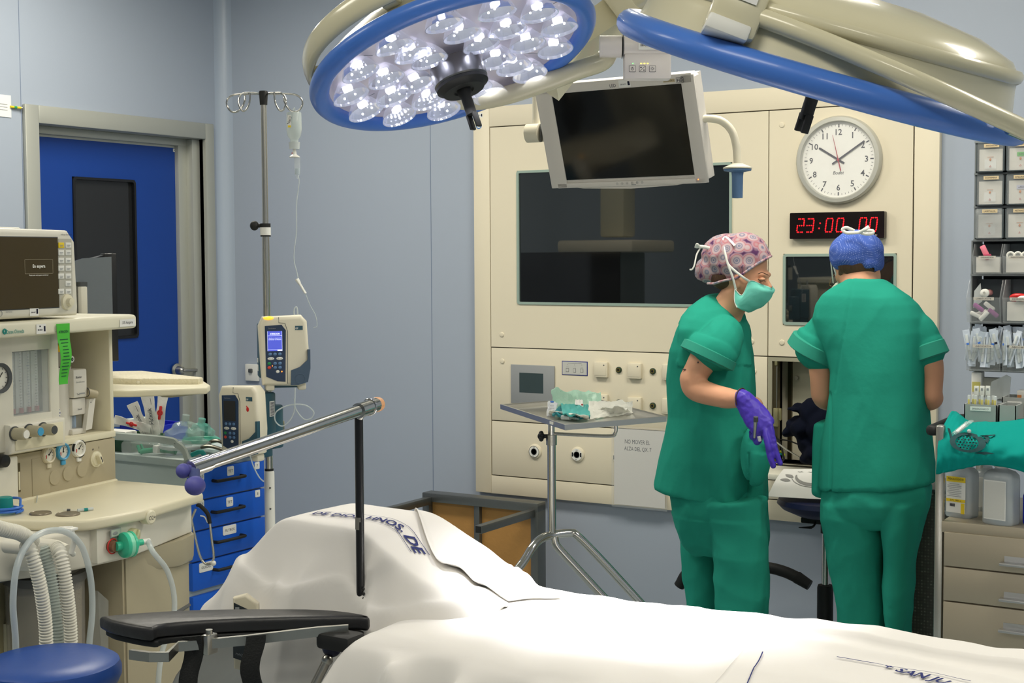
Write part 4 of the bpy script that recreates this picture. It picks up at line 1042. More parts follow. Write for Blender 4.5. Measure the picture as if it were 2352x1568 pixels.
# knob box below
b = MB(AM, M_mw); kb0, kb1 = am(30, 1030, 0.045), am(131, 962, 0.045)
b.rprism([(-0.385, -0.005), (-0.205, -0.005), (-0.205, 0.062), (-0.385, 0.062)], -0.02, 0.045, bev=0.008); b.box((-0.295, 0.028, 0.046), (0.155, 0.05, 0.003), M_mc, bev=0.001); kb = obj('knob_box', b, ma)
for i, (px, py) in enumerate(((43, 996), (76, 990), (108, 986))):
    x, y = am(px, py, 0.06); b = MB(AM, mat('knob_taupe', (176, 170, 146), 0.4)); b.lathe([(0.0, 0.047), (0.014, 0.047), (0.013, 0.078), (0.011, 0.082), (0, 0.082)], n=24, X=T(x, y, 0))
    b.lathe([(0, 0.082), (0.0095, 0.082), (0.0095, 0.0835), (0, 0.0835)], [M_white, mat('cyan_cap', (75, 160, 205), 0.4), M_dgrey][i], n=20, X=T(x, y, 0)); b.lathe([(0.013, 0.047), (0.0165, 0.047), (0.0165, 0.050), (0.013, 0.050)], M_dgrey, n=24, X=T(x-0.0, y, 0)); obj('flow_knob', b, kb)
# lower gauge panel (taupe)
b = MB(AM, M_taupe); b.bx((-0.345, -0.122, -0.002), (U1-0.002, -0.014, 0.006), bev=0.002); b.bx((-0.28, -0.118, 0.006), (-0.222, -0.03, 0.0075), bev=0.001)
gp = obj('gauge_panel', b, ma, label='taupe gauge panel')
for i, (px, py) in enumerate(((112, 1044), (145, 1037), (181, 1030))):
    x, y = am(px, py, 0.01); rimc = [M_creamd, MC['cyan_cap'], M_white][i]
    b = MB(AM, rimc); b.lathe([(0.0155, 0.006), (0.0215, 0.006), (0.021, 0.013), (0.018, 0.016), (0.0155, 0.014)], n=32, X=T(x, y, 0)); b.box((x+0.0005, y-0.0265, 0.009), (0.014, 0.011, 0.006), bev=0.002)
    b.lathe([(0, 0.006), (0.016, 0.006), (0.016, 0.010), (0, 0.010)], mat('dial_face', (222, 220, 208), 0.4), n=24, X=T(x, y, 0))
    if i == 2:
        for a_ in (20, 140, 260): b.loft([[V((x+r_*math.cos(R(a_+t_)), y+r_*math.sin(R(a_+t_)), z_)) for r_, z_ in ((0.0205, 0.0145), (0.0218, 0.0145), (0.0218, 0.008), (0.0205, 0.008))] for t_ in range(0, 60, 10)], M_black)
    for j in range(9): a_ = R(225-j*30); b.box((0.0128, 0, 0.0104), (0.003, 0.0008, 0.0004), M_ink, X=T(x, y, 0) @ Matrix.Rotation(a_, 4, 'Z'))
    b.box((0.0045, 0, 0.0112), (0.013, 0.0016, 0.0006), M_black, X=T(x, y, 0) @ RZ([40, 80, 45][i])); b.sph((x, y, 0.0112), 0.002, M_black, 8, 4)
    b.box((x-0.008, y-0.004, 0.0106), (0.002, 0.008, 0.0004), M_red); obj('pressure_gauge', b, gp)
for px, py in ((124, 1096), (155, 1087), (187, 1078)):
    x, y = am(px, py, 0.006); b = MB(AM, M_taupe); b.lathe([(0, 0.006), (0.0185, 0.006), (0.0175, 0.009), (0, 0.0095)], n=28, X=T(x, y, 0)); obj('blank_cap', b, gp)
x, y = am(223, 1054, 0.01); b = MB(AM, M_mc); b.lathe([(0, 0.006), (0.020, 0.006), (0.020, 0.009), (0.017, 0.009), (0.015, 0.012), (0, 0.012)], n=28, X=T(x, y, 0)); b.box((x, y, 0.018), (0.009, 0.026, 0.014), bev=0.003, X=T(x, y, 0) @ RZ(25) @ T(-x, -y, 0)); b.box((x, y, 0.0252), (0.002, 0.016, 0.001), M_ink, X=T(x, y, 0) @ RZ(25) @ T(-x, -y, 0)); b.torus(0.002, 0.0004, M_ink, 12, 5, X=T(x-0.01, y+0.025, 0.0065)); b.box((x+0.012, y+0.027, 0.0065), (0.0006, 0.005, 0.0005), M_ink); obj('system_switch', b, gp)
x0, y0 = am(42, 1130, 0.008); x1, y1 = am(48, 1062, 0.008); b = MB(AM, mat('bronze_metal', (110, 100, 78), 0.35)); b.bx((x0-0.003, y0, 0.006), (x0+0.007, y1, 0.009)); b.bx((x0, y0+0.005, 0.009), (x0+0.004, y1-0.02, 0.011), M_mc); obj('hinge_strip', b, gp)
# far left tower
b = MB(AM, M_grey); b.bx((-0.62, -0.124, -0.002), (-0.348, -0.012, 0.03), M_mw, bev=0.004); x, y = am(2, 1058, 0.03); b.lathe([(0, 0.03), (0.016, 0.03), (0.014, 0.045), (0, 0.047)], M_black, n=20, X=T(x, y, 0)); obj('side_tower', b, ma)
x, y = am(-5, 868, 0.03); b = MB(AM, M_dgrey); b.lathe([(0.026, 0.028), (0.034, 0.028), (0.034, 0.04), (0.026, 0.038)], n=36, X=T(x, y, 0)); b.lathe([(0, 0.028), (0.028, 0.028), (0.028, 0.033), (0, 0.033)], MC['dial_face'], n=24, X=T(x, y, 0))
for j in range(12): b.box((0.023, 0, 0.0335), (0.004, 0.001, 0.0004), M_ink, X=T(x, y, 0) @ RZ(30*j))
b.box((0.006, 0, 0.0345), (0.02, 0.0018, 0.0006), M_black, X=T(x, y, 0) @ RZ(50)); obj('airway_gauge', b, ma, label='large round pressure gauge')
# top shelf
b = MB(AM, mat('shelf_cream', (232, 228, 206), 0.38)); b.rprism([(-0.64, -0.34), (0.02, -0.34), (0.055, -0.30), (0.058, 0.03), (0.035, 0.062), (-0.64, 0.085)], 0.262, 0.296, bev=0.008, X=frame((0, 0, 0), (1, 0, 0), (0, 0, -1)) @ Matrix.Scale(1, 4) if False else Matrix(((1, 0, 0, 0), (0, 0, 1, 0), (0, 1, 0, 0), (0, 0, 0, 1))))
shelf = obj('top_shelf', b, ma, label='cream top shelf')
def shf(px, py): return am(px, py, 0.078)
lt = frame(AM @ V((0, 0, 0)), AM.to_3x3() @ V((1, 0, -0.033)), (0, 0, 1))
def ltp(px, py, o=0.0): q = at(LT, px, py, 0); return (q.x, q.y)
LT = frame(AM @ V((0.035, 0, 0.0625)), AM.to_3x3() @ V((1, 0, -0.0345)), (0, 0, 1))
b = MB(LT, M_teal)
x, y = ltp(33, 761); b.text('Datex-Ohmeda', mat('teal_ink', (40, 140, 130), 0.6), (x+0.002, y), w_=0.056, h=0.0085, z=0.0012, bold=0.01)
x, y = ltp(10, 761); b.torus(0.0045, 0.0022, MC['teal_ink'], 20, 6, X=T(x, y, 0.001)); b.sph((x-0.001, y+0.001, 0.001), (0.003, 0.003, 0.001), M_white, 8, 4)
obj('maker_lettering', b, shelf); b = MB(LT, M_paper); x, y = ltp(94, 755); b.box((x, y, 0.0008), (0.032, 0.022, 0.0006), M_paper); b.text('08-0653', M_ink, (x-0.004, y-0.002), w_=0.016, z=0.0014, bold=0.02); b.box((x+0.011, y, 0.0014), (0.005, 0.012, 0.0004), M_ink); b.box((x-0.004, y+0.006, 0.0014), (0.004, 0.003, 0.0004), M_ink)
obj('inventory_sticker', b, shelf); b = MB(LT, M_paper); x, y = ltp(292, 741); b.box((x, y, 0.0008), (0.06, 0.018, 0.0006), M_paper); b.text('S/5 Aespire', M_ink, (x, y), w_=0.042, h=0.010, z=0.0014, shear=0.3)
obj('model_label', b, shelf)
# curled green ATENCION note hanging from the shelf
x0, y0 = ltp(126, 744); x1, _ = ltp(158, 742); Mg = mat('note_green', (78, 190, 62), 0.7)
nt_ = thing('green_note', 'bright green ATENCION paper note stuck on the machine shelf edge', 'note', LT @ T((x0+x1)/2, y0, 0))
def note(u, v):
    y = y0-0.142*v; zc = 0.003+0.010*math.sin(v*PI*1.6)*(1 if v > 0.25 else 0.0)*(v-0.25)*2 + 0.012*max(0, v-0.3)
    return (lerp(x0, x1, 0.02+u*0.96)+0.012*v*(1-u)*1.0-0.004*v*u, y, zc)
b = MB(LT, Mg); b.grid(note, 6, 20, None, 0.0004); obj('paper', b, nt_)
b = MB(LT, mat('note_ink', (20, 70, 60), 0.7)); b.text('ATENCIÓN', None, ((x0+x1)/2, y0-0.018), w_=0.032, h=0.0075, z=0.0045, bold=0.02)
for i in range(12):
    v = 0.26+i*0.055; q = note(0.5, v); wd = random.choice((0.02, 0.025, 0.028, 0.016)); b.box((q[0], q[1], q[2]+0.0012), (wd, 0.0016, 0.0004))
obj('note_text', b, nt_)
# vaporizers standing in the bay
for i, (wpos, xo, lab) in enumerate(((-0.085, -0.10, 'white vaporizer'),)):
    b = MB(AM, mat('vaporizer_white', (216, 213, 204), 0.4))
    x0 = -0.115; b.lathe([(0, 0.0), (0.052, 0.0), (0.052, 0.168), (0, 0.168)], n=32, X=T(x0, 0.004, -0.085) @ RX(-90))
    vz = obj('vaporizer', b, ma, label='white drug vaporizer in the bay')
    b = MB(AM, mat('vaporizer_dial', (150, 146, 132), 0.4)); b.lathe([(0.0, 0.170), (0.053, 0.170), (0.051, 0.206), (0, 0.206)], n=32, X=T(x0, 0.004, -0.085) @ RX(-90)); d_ = obj('vaporizer_dial', b, vz)
    b = MB(AM, mat('vaporizer_yellow', (240, 195, 20), 0.4)); b.lathe([(0.0, 0.206), (0.050, 0.206), (0.048, 0.222), (0, 0.222)], n=32, X=T(x0, 0.004, -0.085) @ RX(-90)); obj('dial_cap', b, vz, label='yellow dial cap')
    b = MB(AM, M_white); x, y = am(169, 825, -0.03); b.lathe([(0, 0), (0.0085, 0), (0.0085, 0.003), (0, 0.003)], n=16, X=T(x, y, -0.038)); b.torus(0.003, 0.0009, M_ink, 14, 5, X=T(x, y, -0.034)); obj('dial_button', b, vz)
    b = MB(AM, M_paper)
    fr2 = AM @ T(-0.082, 0, -0.040)
    b = MB(fr2, MC['vaporizer_white']); b.bx((-0.022, 0.095, -0.03), (0.026, 0.165, 0.022), bev=0.004); b.bx((-0.022, 0.052, -0.03), (0.026, 0.093, 0.016), bev=0.003); b.bx((-0.018, 0.018, -0.03), (0.022, 0.05, 0.006), M_clear); b.bx((-0.024, 0.004, -0.03), (0.026, 0.018, 0.016), bev=0.003); b.bx((-0.003, 0.02, -0.01), (0.003, 0.05, 0.004), mat('sight_blue', (120, 150, 190), 0.4))
    b.text('Baxter', M_ink, (-0.004, 0.146), w_=0.022, z=0.0225); b.text('Sevoflurane', M_grey, (0.001, 0.134), w_=0.030, z=0.0225); b.text('Tec', M_ink, (-0.008, 0.104), w_=0.010, z=0.0225); b.box((0.006, 0.105, 0.0225), (0.02, 0.003, 0.0004), M_grey); b.text('Sevofl', M_ink, (0.004, 0.066), w_=0.014, z=0.0165)
    obj('filler_block', b, vz, label='white filler block lettered Baxter Sevoflurane')
    b = MB(AM, M_taupe); xk, yk = am(205, 905, -0.02); b.cyl((xk-0.008, yk+0.006, -0.02), (xk+0.016, yk-0.002, -0.012), 0.010, n=18); b.torus(0.0105, 0.0012, M_dgrey, 20, 6, X=T(xk-0.008, yk+0.006, -0.02) @ RY(75)); obj('filler_knob', b, vz)
    b = MB(AM, MC['vaporizer_white']); b.prism([(xk-0.004, yk-0.012), (xk+0.018, yk-0.012), (xk+0.002, 0.014), (xk-0.02, 0.012)], -0.028, -0.016); b.sph((xk+0.0, yk-0.02, -0.0155), 0.0012, M_ink, 6, 4); obj('filler_lever', b, vz)
b = MB(AM, M_white); x, y = am(132, 950, -0.01); b.lathe([(0, 0), (0.021, 0), (0.021, 0.001), (0, 0.001)], n=24, X=T(x, y, -0.02))
for j in range(14): b.box((0.0165, 0, 0.0014), (0.006, 0.003, 0.0006), MC['plate_blue'], X=T(x, y, -0.02) @ RZ(j*26))
obj('round_seal', b, ma, label='round blue and white seal')
b = MB(mat=mat('pale_glove_paper', (214, 216, 214), 0.7)); o_ = [P(-20, 840, 3.36), P(8, 858, 3.36), P(20, 965, 3.36), P(-20, 980, 3.36)]
b.add([V(p) for p in o_]+[V(p)+V((-0.003, 0.0, 0)) for p in o_], [[0, 1, 2, 3], [7, 6, 5, 4], [0, 4, 5, 1], [1, 5, 6, 2], [2, 6, 7, 3], [3, 7, 4, 0]]); obj('hanging_paper', b, None, 'white paper corner hanging at the left picture edge before the machine', 'paper')
# worktop
ZW = AO.z-0.122
def wt(px, py): q = AM.inverted() @ onZ(px, py, ZW); return (q.x, q.z)
wpoly = [(-0.62, -0.01), (0.018, -0.01)]+[wt(*p) for p in ((430, 1115), (462, 1124), (466, 1131), (328, 1171), (262, 1184), (209, 1193), (179, 1195), (119, 1195), (0, 1192))]+[(-0.62, 0.06)]
SWP = Matrix(((1, 0, 0, 0), (0, 0, 1, 0), (0, 1, 0, 0), (0, 0, 0, 1)))
b = MB(AM, mat('worktop_cream', (224, 217, 190), 0.35)); b.rprism(wpoly, -0.146, -0.122, bev=0.007, X=SWP); b.bx((-0.345, -0.128, -0.004), (U1, -0.118, 0.012), bev=0.004); wtop = obj('worktop', b, ma, label='cream curved worktop')
def wtp(px, py): q = onZ(px, py, ZW); return q
for px, py, r_ in ((93, 1180, 0.024), (156, 1182, 0.026)):
    q = wtp(px, py); b = MB(mat=mat('disc_taupe', (140, 130, 112), 0.3, metal=0.3)); b.lathe([(0, 0), (r_, 0), (r_, 0.002), (r_*0.94, 0.004), (r_*0.9, 0.003), (0, 0.003)], n=32, X=T(*q)); obj('recessed_disc', b, wtop)
# apron with drawer front under the worktop
a1 = [wt(*p) for p in ((462, 1127), (328, 1171), (240, 1190))]
def inset(p, d): return (p[0], p[1]-d)
b = MB(AM, M_mw)
front = [inset(a1[0], 0.03), inset(a1[1], 0.022), inset(a1[2], 0.022)]
b.rprism([(U1-0.02, 0.0), (U1-0.02, 0.20)]+[(front[0][0]+0.0, front[0][1]), front[1], front[2], (front[2][0], 0.0)], -0.225, -0.146, bev=0.004, X=SWP); obj('apron', b, ma)
x, y = am(343, 1188, 0.345); b = MB(AM, M_mc); b.lathe([(0, 0.33), (0.0165, 0.33), (0.0165, 0.35), (0.013, 0.353), (0, 0.353)], n=28, X=T(x, y+0.001, 0)); b.text('O2+', M_ink, (x, y), h=0.009, z=0.3535); obj('oxygen_flush_button', b, ma, label='round cream button marked O2+')
x, y = am(302, 1228, 0.325); b = MB(AM, mat('selector_yellow', (205, 200, 160), 0.4)); b.lathe([(0, 0.31), (0.016, 0.31), (0.015, 0.338), (0, 0.34)], n=28, X=T(x, y, 0)); b.box((x, y, 0.342), (0.006, 0.026, 0.006), bev=0.002, X=T(x, y, 0) @ RZ(-25) @ T(-x, -y, 0)); obj('bag_selector', b, ma)
x, y = am(269, 1223, 0.331); b = MB(AM, M_grey); b.box((x, y, 0.327), (0.034, 0.018, 0.001)); b.box((x, y, 0.3278), (0.030, 0.0145, 0.001), mat('pictogram_green', (190, 200, 185), 0.5)); b.sph((x-0.003, y-0.001, 0.3285), (0.009, 0.004, 0.0006), M_grey, 12, 4); obj('pictogram_label', b, ma)
# lower body: bulging taupe drawers on the right, recess with canister on the left
b = MB(AM, mat('body_taupe', (168, 160, 136), 0.45))
bp = [(0.0, 0.0), (0.0, 0.17), (-0.01, 0.235), (-0.05, 0.275), (-0.12, 0.297), (-0.22, 0.302), (-0.31, 0.30), (-0.315, 0.0)]
b.rprism(bp, -0.92, -0.226, bev=0.006, X=SWP)
bl = [(0.005, 0.10), (0.005, 0.19), (-0.01, 0.25), (-0.05, 0.292), (-0.12, 0.312), (-0.2, 0.308), (-0.26, 0.300)]
rg = []
for k_, (zz_, o) in enumerate(((-0.226, 1.0), (-0.24, 1.0), (-0.258, 0.9), (-0.27, 0.6), (-0.275, 0.0))):
    rg.append([V((p[0], zz_-0.02*math.sin(PI*i/6)*(o < 1), p[1]-(1-o)*0.016)) for i, p in enumerate(bl)]+[V((p[0], zz_, 0.05)) for p in bl[::-1]])
b.loft(rg)
b.bx((-0.318, -0.93, 0.0), (-0.311, -0.226, 0.296), M_taupe)
body_ = obj('lower_body', b, ma, label='taupe bulging lower cabinet')
b = MB(AM, MC['body_taupe']); 
rg = []
for zz_, o in ((-0.405, 0.0), (-0.41, 0.005), (-0.415, 0.0)):
    rg.append([V((p[0], zz_+0.012*math.sin(PI*min(1, i/7)), p[1]+o)) for i, p in enumerate(bp[1:-1])]+[V((p[0], zz_, 0.1)) for p in bp[1:-1][::-1]])
b.loft(rg, M_dgrey); obj('drawer_gap', b, body_)
b = MB(AM, M_mc); b.bx((-0.25, -0.425, 0.296), (-0.12, -0.412, 0.312), bev=0.004); obj('drawer_lip', b, body_)
# recess on the left
b = MB(AM, mat('recess_olive', (182, 174, 140), 0.5)); b.bx((-0.62, -0.93, 0.0), (-0.318, -0.226, 0.10)); obj('recess_back', b, ma)
b = MB(AM, M_mc); x, y = am(38, 1465, 0.12); b.bx((x-0.02, y-0.06, 0.10), (x+0.012, y+0.035, 0.13), bev=0.003)
for dy_ in (0.015, -0.012): b.sph((x+0.005, y+dy_, 0.131), 0.003, M_ink, 8, 4)
obj('socket_bracket', b, ma)
b = MB(AM, M_dgrey); x0, y0 = am(0, 1310, 0.15); b.bx((-0.62, y0-0.012, 0.1), (-0.40, y0+0.006, 0.2)); obj('dark_rail', b, ma)
# breathing block
b = MB(AM, mat('block_white', (214, 211, 198), 0.42)); b.rprism([(-0.62, 0.06), (-0.62, 0.22), (-0.52, 0.275), (-0.44, 0.295), (-0.315, 0.318), (-0.312, 0.06)], -0.232, -0.146, bev=0.008, X=SWP); blk = obj('breathing_block', b, ma, label='white breathing circuit block')
b = MB(AM, M_clear); x, y = am(100, 1225, 0.30); b.lathe([(0, 0), (0.035, 0), (0.035, 0.05), (0, 0.05)], n=28, X=T(x, -0.155, 0.27) @ RX(90)); obj('clear_dome', b, blk)
for px, py in ((58, 1258), (128, 1255)):
    x, y = am(px, py, 0.31); b = MB(AM, M_mw); b.tube([V((x, y, 0.26)), V((x, y, 0.31)), V((x+0.002, y-0.008, 0.335))], 0.0145, n=18); obj('port', b, blk)
b = MB(AM, M_white); x, y = am(146, 1216, 0.33); b.tube([V((x, y, 0.32)), V((x, y+0.004, 0.35)), V((x, y-0.022, 0.358)), V((x-0.004, y-0.045, 0.352)), V((x+0.01, y-0.052, 0.345))], 0.006, n=10); b.box((x, y+0.003, 0.345), (0.022, 0.006, 0.03), bev=0.002); obj('hose_hook', b, blk, label='white hose hook')
# absorber canister
x, y = am(150, 1375, 0.23)
b = MB(AM, mat('canister_clear', (200, 196, 190), 0.2, alpha=0.4)); b.lathe([(0, -0.235), (0.075, -0.235), (0.082, -0.22), (0.084, -0.02), (0.06, 0.0), (0, 0.0)], n=40, X=T(-0.44, -0.235, 0.185) @ RX(-90)); can = obj('absorber_canister', b, ma, label='clear canister of beige granules')
b = MB(AM, mat('granules', (196, 184, 152), 0.9, bump=1.0, bscale=280, var=0.3, vscale=300)); b.lathe([(0, -0.222), (0.074, -0.222), (0.077, -0.05), (0, -0.045)], n=40, X=T(-0.44, -0.235, 0.185) @ RX(-90)); obj('granules', b, can, kind='stuff')
b = MB(AM, M_milky); b.lathe([(0, -0.245), (0.09, -0.245), (0.092, -0.228), (0.084, -0.222), (0, -0.222)], n=40, X=T(-0.44, -0.235, 0.185) @ RX(-90)); obj('canister_rim', b, can); b = MB(AM, M_milky); b.lathe([(0, -0.03), (0.088, -0.03), (0.088, -0.012), (0, -0.006)], mat('canister_lid', (110, 110, 108), 0.4, alpha=0.7), n=40, X=T(-0.44, -0.235, 0.185) @ RX(-90)); obj('canister_lid', b, can)
b = MB(AM, M_paper); xx, yy = am(108, 1372, 0.27); b.box((xx, yy, 0.268), (0.012, 0.05, 0.001)); b.box((xx, yy+0.012, 0.2688), (0.008, 0.008, 0.0005), mat('purple_ink', (110, 70, 160), 0.6)); b.box((xx, yy-0.006, 0.2688), (0.008, 0.006, 0.0005), mat('orange_ink', (200, 120, 70), 0.6)); obj('canister_label', b, can)
b = MB(AM, M_clear); b.prism([(-0.36, -0.30), (-0.325, -0.33), (-0.33, -0.45), (-0.352, -0.46)], 0.24, 0.262); obj('canister_handle', b, can)
b = MB(AM, M_teal); b.box((-0.475, -0.243, 0.235), (0.10, 0.018, 0.02), bev=0.003); obj('latch', b, can, label='teal latch')
# corrugated hoses
def corr(name, pts, r, m, lab, parent=ma, pitch=0.0065, amp=0.0016, frame_=AM):
    sp = spline(pts, 10); L_ = [0]
    for a, c in zip(sp, sp[1:]): L_.append(L_[-1]+(c-a).length)
    tot = L_[-1]; n = int(tot/(pitch/4)); out = []; rs = []; j = 0
    for i in range(n+1):
        s_ = tot*i/n
        while j < len(L_)-2 and L_[j+1] < s_: j += 1
        out.append(sp[j].lerp(sp[j+1], (s_-L_[j])/max(1e-9, L_[j+1]-L_[j]))); rs.append(r+amp*(1 if (i//2) % 2 else -1))
    b = MB(frame_, m); b.tube(out, rs, None, 16); return obj(name, b, parent, label=lab, ang=60)
def a3(px, py, w_): x, y = am(px, py, w_); return V((x, y, w_))
M_hose = mat('hose_white', (226, 224, 212), 0.45)
corr('breathing_hose', [a3(58, 1250, 0.335), a3(72, 1270, 0.36), a3(92, 1345, 0.37), a3(104, 1430, 0.365), a3(106, 1500, 0.36), a3(104, 1600, 0.35)], 0.0125, M_hose, 'left white corrugated breathing hose')
corr('breathing_hose', [a3(128, 1255, 0.335), a3(140, 1275, 0.36), a3(152, 1345, 0.37), a3(161, 1430, 0.365), a3(163, 1500, 0.36), a3(162, 1600, 0.35)], 0.0125, M_hose, 'right white corrugated breathing hose')
corr('breathing_hose', [a3(98, 1255, 0.30), a3(112, 1300, 0.31), a3(124, 1370, 0.32), a3(132, 1440, 0.33), a3(133, 1500, 0.33), a3(133, 1600, 0.33)], 0.0115, mat('hose_clear', (196, 206, 200), 0.3, alpha=0.75), 'middle translucent corrugated breathing hose')
corr('breathing_hose', [a3(-60, 1190, 0.36), a3(0, 1213, 0.36), a3(45, 1224, 0.355), a3(75, 1243, 0.33)], 0.0135, M_hose, 'upper left white corrugated hose')
b = MB(AM, M_tube); b.tube(spline([a3(35, 1640, 0.36), a3(36, 1480, 0.375), a3(30, 1380, 0.38), a3(42, 1290, 0.38), a3(80, 1232, 0.375), a3(140, 1218, 0.37), a3(185, 1250, 0.37), a3(207, 1320, 0.37), a3(212, 1400, 0.365), a3(205, 1480, 0.36), a3(196, 1600, 0.35)]), 0.0066, n=12); obj('sampling_tube', b, ma, label='arched clear blue tube over the hose hook')
# green filter and tube
q = a3(258, 1254, 0.325)
b = MB(AM, mat('port_brown', (128, 92, 70), 0.4)); b.tube([V((q.x-0.0, q.y, 0.30)), V((q.x, q.y, 0.335))], 0.0125, n=20); b.torus(0.016, 0.0015, M_red, 28, 6, X=T(q.x, q.y, 0.326)); obj('outlet_port', b, ma, label='brown outlet port with red ring')
FA = frame(AM @ V((q.x, q.y, 0.335)), AM.to_3x3() @ V((0.85, -0.0, -0.55)), (0, 0, 1))
fl_ = thing('breathing_filter', 'round green breathing filter with a clear tube on the machine front', 'filter', FA)
G1 = mat('filter_green', (60, 200, 160), 0.3, alpha=0.93); G2 = mat('filter_mint', (140, 225, 190), 0.35)
b = MB(FA @ RY(38), G1)
b.lathe([(0, 0.0), (0.010, 0.0), (0.010, 0.012), (0.027, 0.016), (0.0285, 0.020), (0.0285, 0.024), (0.0, 0.024)], n=36, X=T(0, 0, 0.0)); b.lathe([(0, 0.024), (0.0275, 0.024), (0.0275, 0.034), (0, 0.034)], G2, n=36); b.lathe([(0, 0.034), (0.0285, 0.034), (0.0285, 0.039), (0.024, 0.042), (0.007, 0.056), (0.007, 0.066), (0, 0.066)], n=36)
obj('filter_body', b, fl_)
tip = FA @ RY(38) @ V((0, 0, 0.066)); wt_ = (AM.inverted() @ tip)
b = MB(AM, M_white); b.tube([wt_-V((0.002, 0, 0.001)), wt_+(AM.inverted().to_3x3() @ ((FA @ RY(38)).to_3x3() @ V((0, 0, 1))))*0.018], 0.0065, n=14); obj('connector', b, fl_)
st_ = wt_+(AM.inverted().to_3x3() @ ((FA @ RY(38)).to_3x3() @ V((0, 0, 1))))*0.014
b = MB(AM, M_tube); b.tube(spline([st_, a3(352, 1268, 0.40), a3(384, 1310, 0.41), a3(400, 1370, 0.41), a3(396, 1430, 0.41), a3(374, 1490, 0.40), a3(364, 1560, 0.40), a3(362, 1660, 0.40)]), 0.0062, n=12); obj('gas_tube', b, fl_, label='clear blue gas tube')
# small things on the worktop
q = wtp(12, 1180); t = thing('probe_coil', 'teal cap with a coiled blue cable on the worktop at the left edge', 'coil', q)
b = MB(mat=M_teal); b.lathe([(0, 0.006), (0.018, 0.006), (0.0165, 0.036), (0.014, 0.038), (0, 0.038)], n=28, X=T(*q)); b.lathe([(0, 0.0), (0.021, 0.0), (0.021, 0.008), (0, 0.008)], mat('mint', (170, 215, 205), 0.4), n=28, X=T(*q)); obj('cap', b, t)
b = MB(mat=mat('cable_blue', (60, 120, 215), 0.4)); pts = []
for i in range(90): a_ = i*0.22; pts.append(q+V((0.034*math.cos(a_)*(1+0.12*math.sin(i*0.31)), 0.034*math.sin(a_)*(1+0.1*math.sin(i*0.17)), 0.006+0.00012*i+0.018*max(0, math.sin(a_*0.5+1))*(i > 60))))
b.tube(pts, 0.0028, n=8); obj('blue_cable', b, t)
b = MB(mat=M_tube); b.tube(spline([wtp(20, 1150)+V((0, 0, 0.004)), wtp(62, 1128)+V((0, 0, 0.012)), wtp(84, 1140)+V((0, 0, 0.004)), wtp(84, 1155)+V((0, 0, 0.002))]), 0.0015, n=6); obj('thin_tube', b, None, 'thin clear tube lying on the worktop below the gauge panel', 'tube')
b = MB(mat=M_milky); a, c = wtp(178, 1176)+V((0, 0, 0.004)), wtp(214, 1172)+V((0, 0, 0.004)); b.cyl(a, c, 0.0035, n=10); b.cyl(lerp(a, c, 0.4), lerp(a, c, 0.65), 0.0037, M_teal, n=10); obj('ampoule', b, None, 'small clear ampoule with teal band on the cream worktop', 'ampoule')
b = MB(mat=M_steel); a, c = wtp(146, 1177)+V((0, 0, 0.006)), wtp(177, 1175)+V((0, 0, 0.003)); b.cyl(a, c, 0.0013, n=8); b.cyl(lerp(a, c, 0.25), lerp(a, c, 0.5), 0.003, M_dgrey, n=8); obj('needle', b, None, 'small capped needle beside the ampoule on the worktop', 'needle')

# ------------------------------------------------------------------ patient monitor on the shelf
w0 = 0.05
t = thing('patient_monitor', 'cream patient monitor with standby screen reading En espera on the machine shelf', 'monitor', AM @ T(-0.33, 0.298, -0.05))
b = MB(AM, M_mw)
x1, y1 = am(178, 535, w0); _, y0 = am(178, 722, w0); y0 = 0.302; x0 = -0.63
b.rprism([(x0, y0), (x1-0.002, y0), (x1, y0+0.02), (x1-0.006, y1-0.02), (x1-0.03, y1+0.006), (x0, y1+0.012)], -0.16, w0, bev=0.012)
xh, yh = am(72, 520, w0); b.box((xh-0.03, y1+0.006, -0.02), (0.09, 0.012, 0.05), bev=0.004); obj('casing', b, t)
mp_ = lambda px, py: am(px, py, w0)
b = MB(AM, M_dgrey); (sx1, sy1), (_, sy0) = mp_(131, 546), mp_(131, 705); b.bx((x0+0.03, sy0-0.002, w0-0.002), (sx1+0.002, sy1+0.002, w0+0.0005)); b.bx((x0+0.032, sy0, w0-0.002), (sx1, sy1, w0+0.0015), mat('standby_screen', (52, 44, 26), 0.15, emit=0.10, ecol=(110, 92, 50)))
sc_ = obj('screen', b, t, label='dim brown standby screen')
b = MB(AM, mat('screen_text', (225, 225, 215), 0.5, emit=0.5)); q = mp_(88, 612); b.text('En espera', None, q, w_=0.040, h=0.010, z=w0+0.0022)
for dx_, dy_, ww, hh_ in ((0, 0.016, 0.09, 0.0006), (0, -0.016, 0.09, 0.0006), (-0.045, 0, 0.0006, 0.032), (0.045, 0, 0.0006, 0.032)): b.box((q[0], q[1], 0), (0, 0, 0)) if False else b.box((q[0]+dx_, q[1]+dy_, w0+0.002), (ww, hh_, 0.0004), M_taupe)
q = mp_(88, 632); b.text('Pulse una tecla para continuar', None, q, w_=0.062, h=0.003, z=w0+0.0022); obj('screen_text', b, sc_)
b = MB(AM, mat('keypad_grey', (186, 184, 172), 0.45)); (kx0, ky1), (kx1, ky0) = mp_(134, 548), mp_(167, 700); b.bx((kx0, ky0, w0-0.001), (kx1, ky1, w0+0.001)); kp = obj('keypad', b, t)
rows = [(563,), (580,), (598,), (616,), (634,), (651,), (669,)]
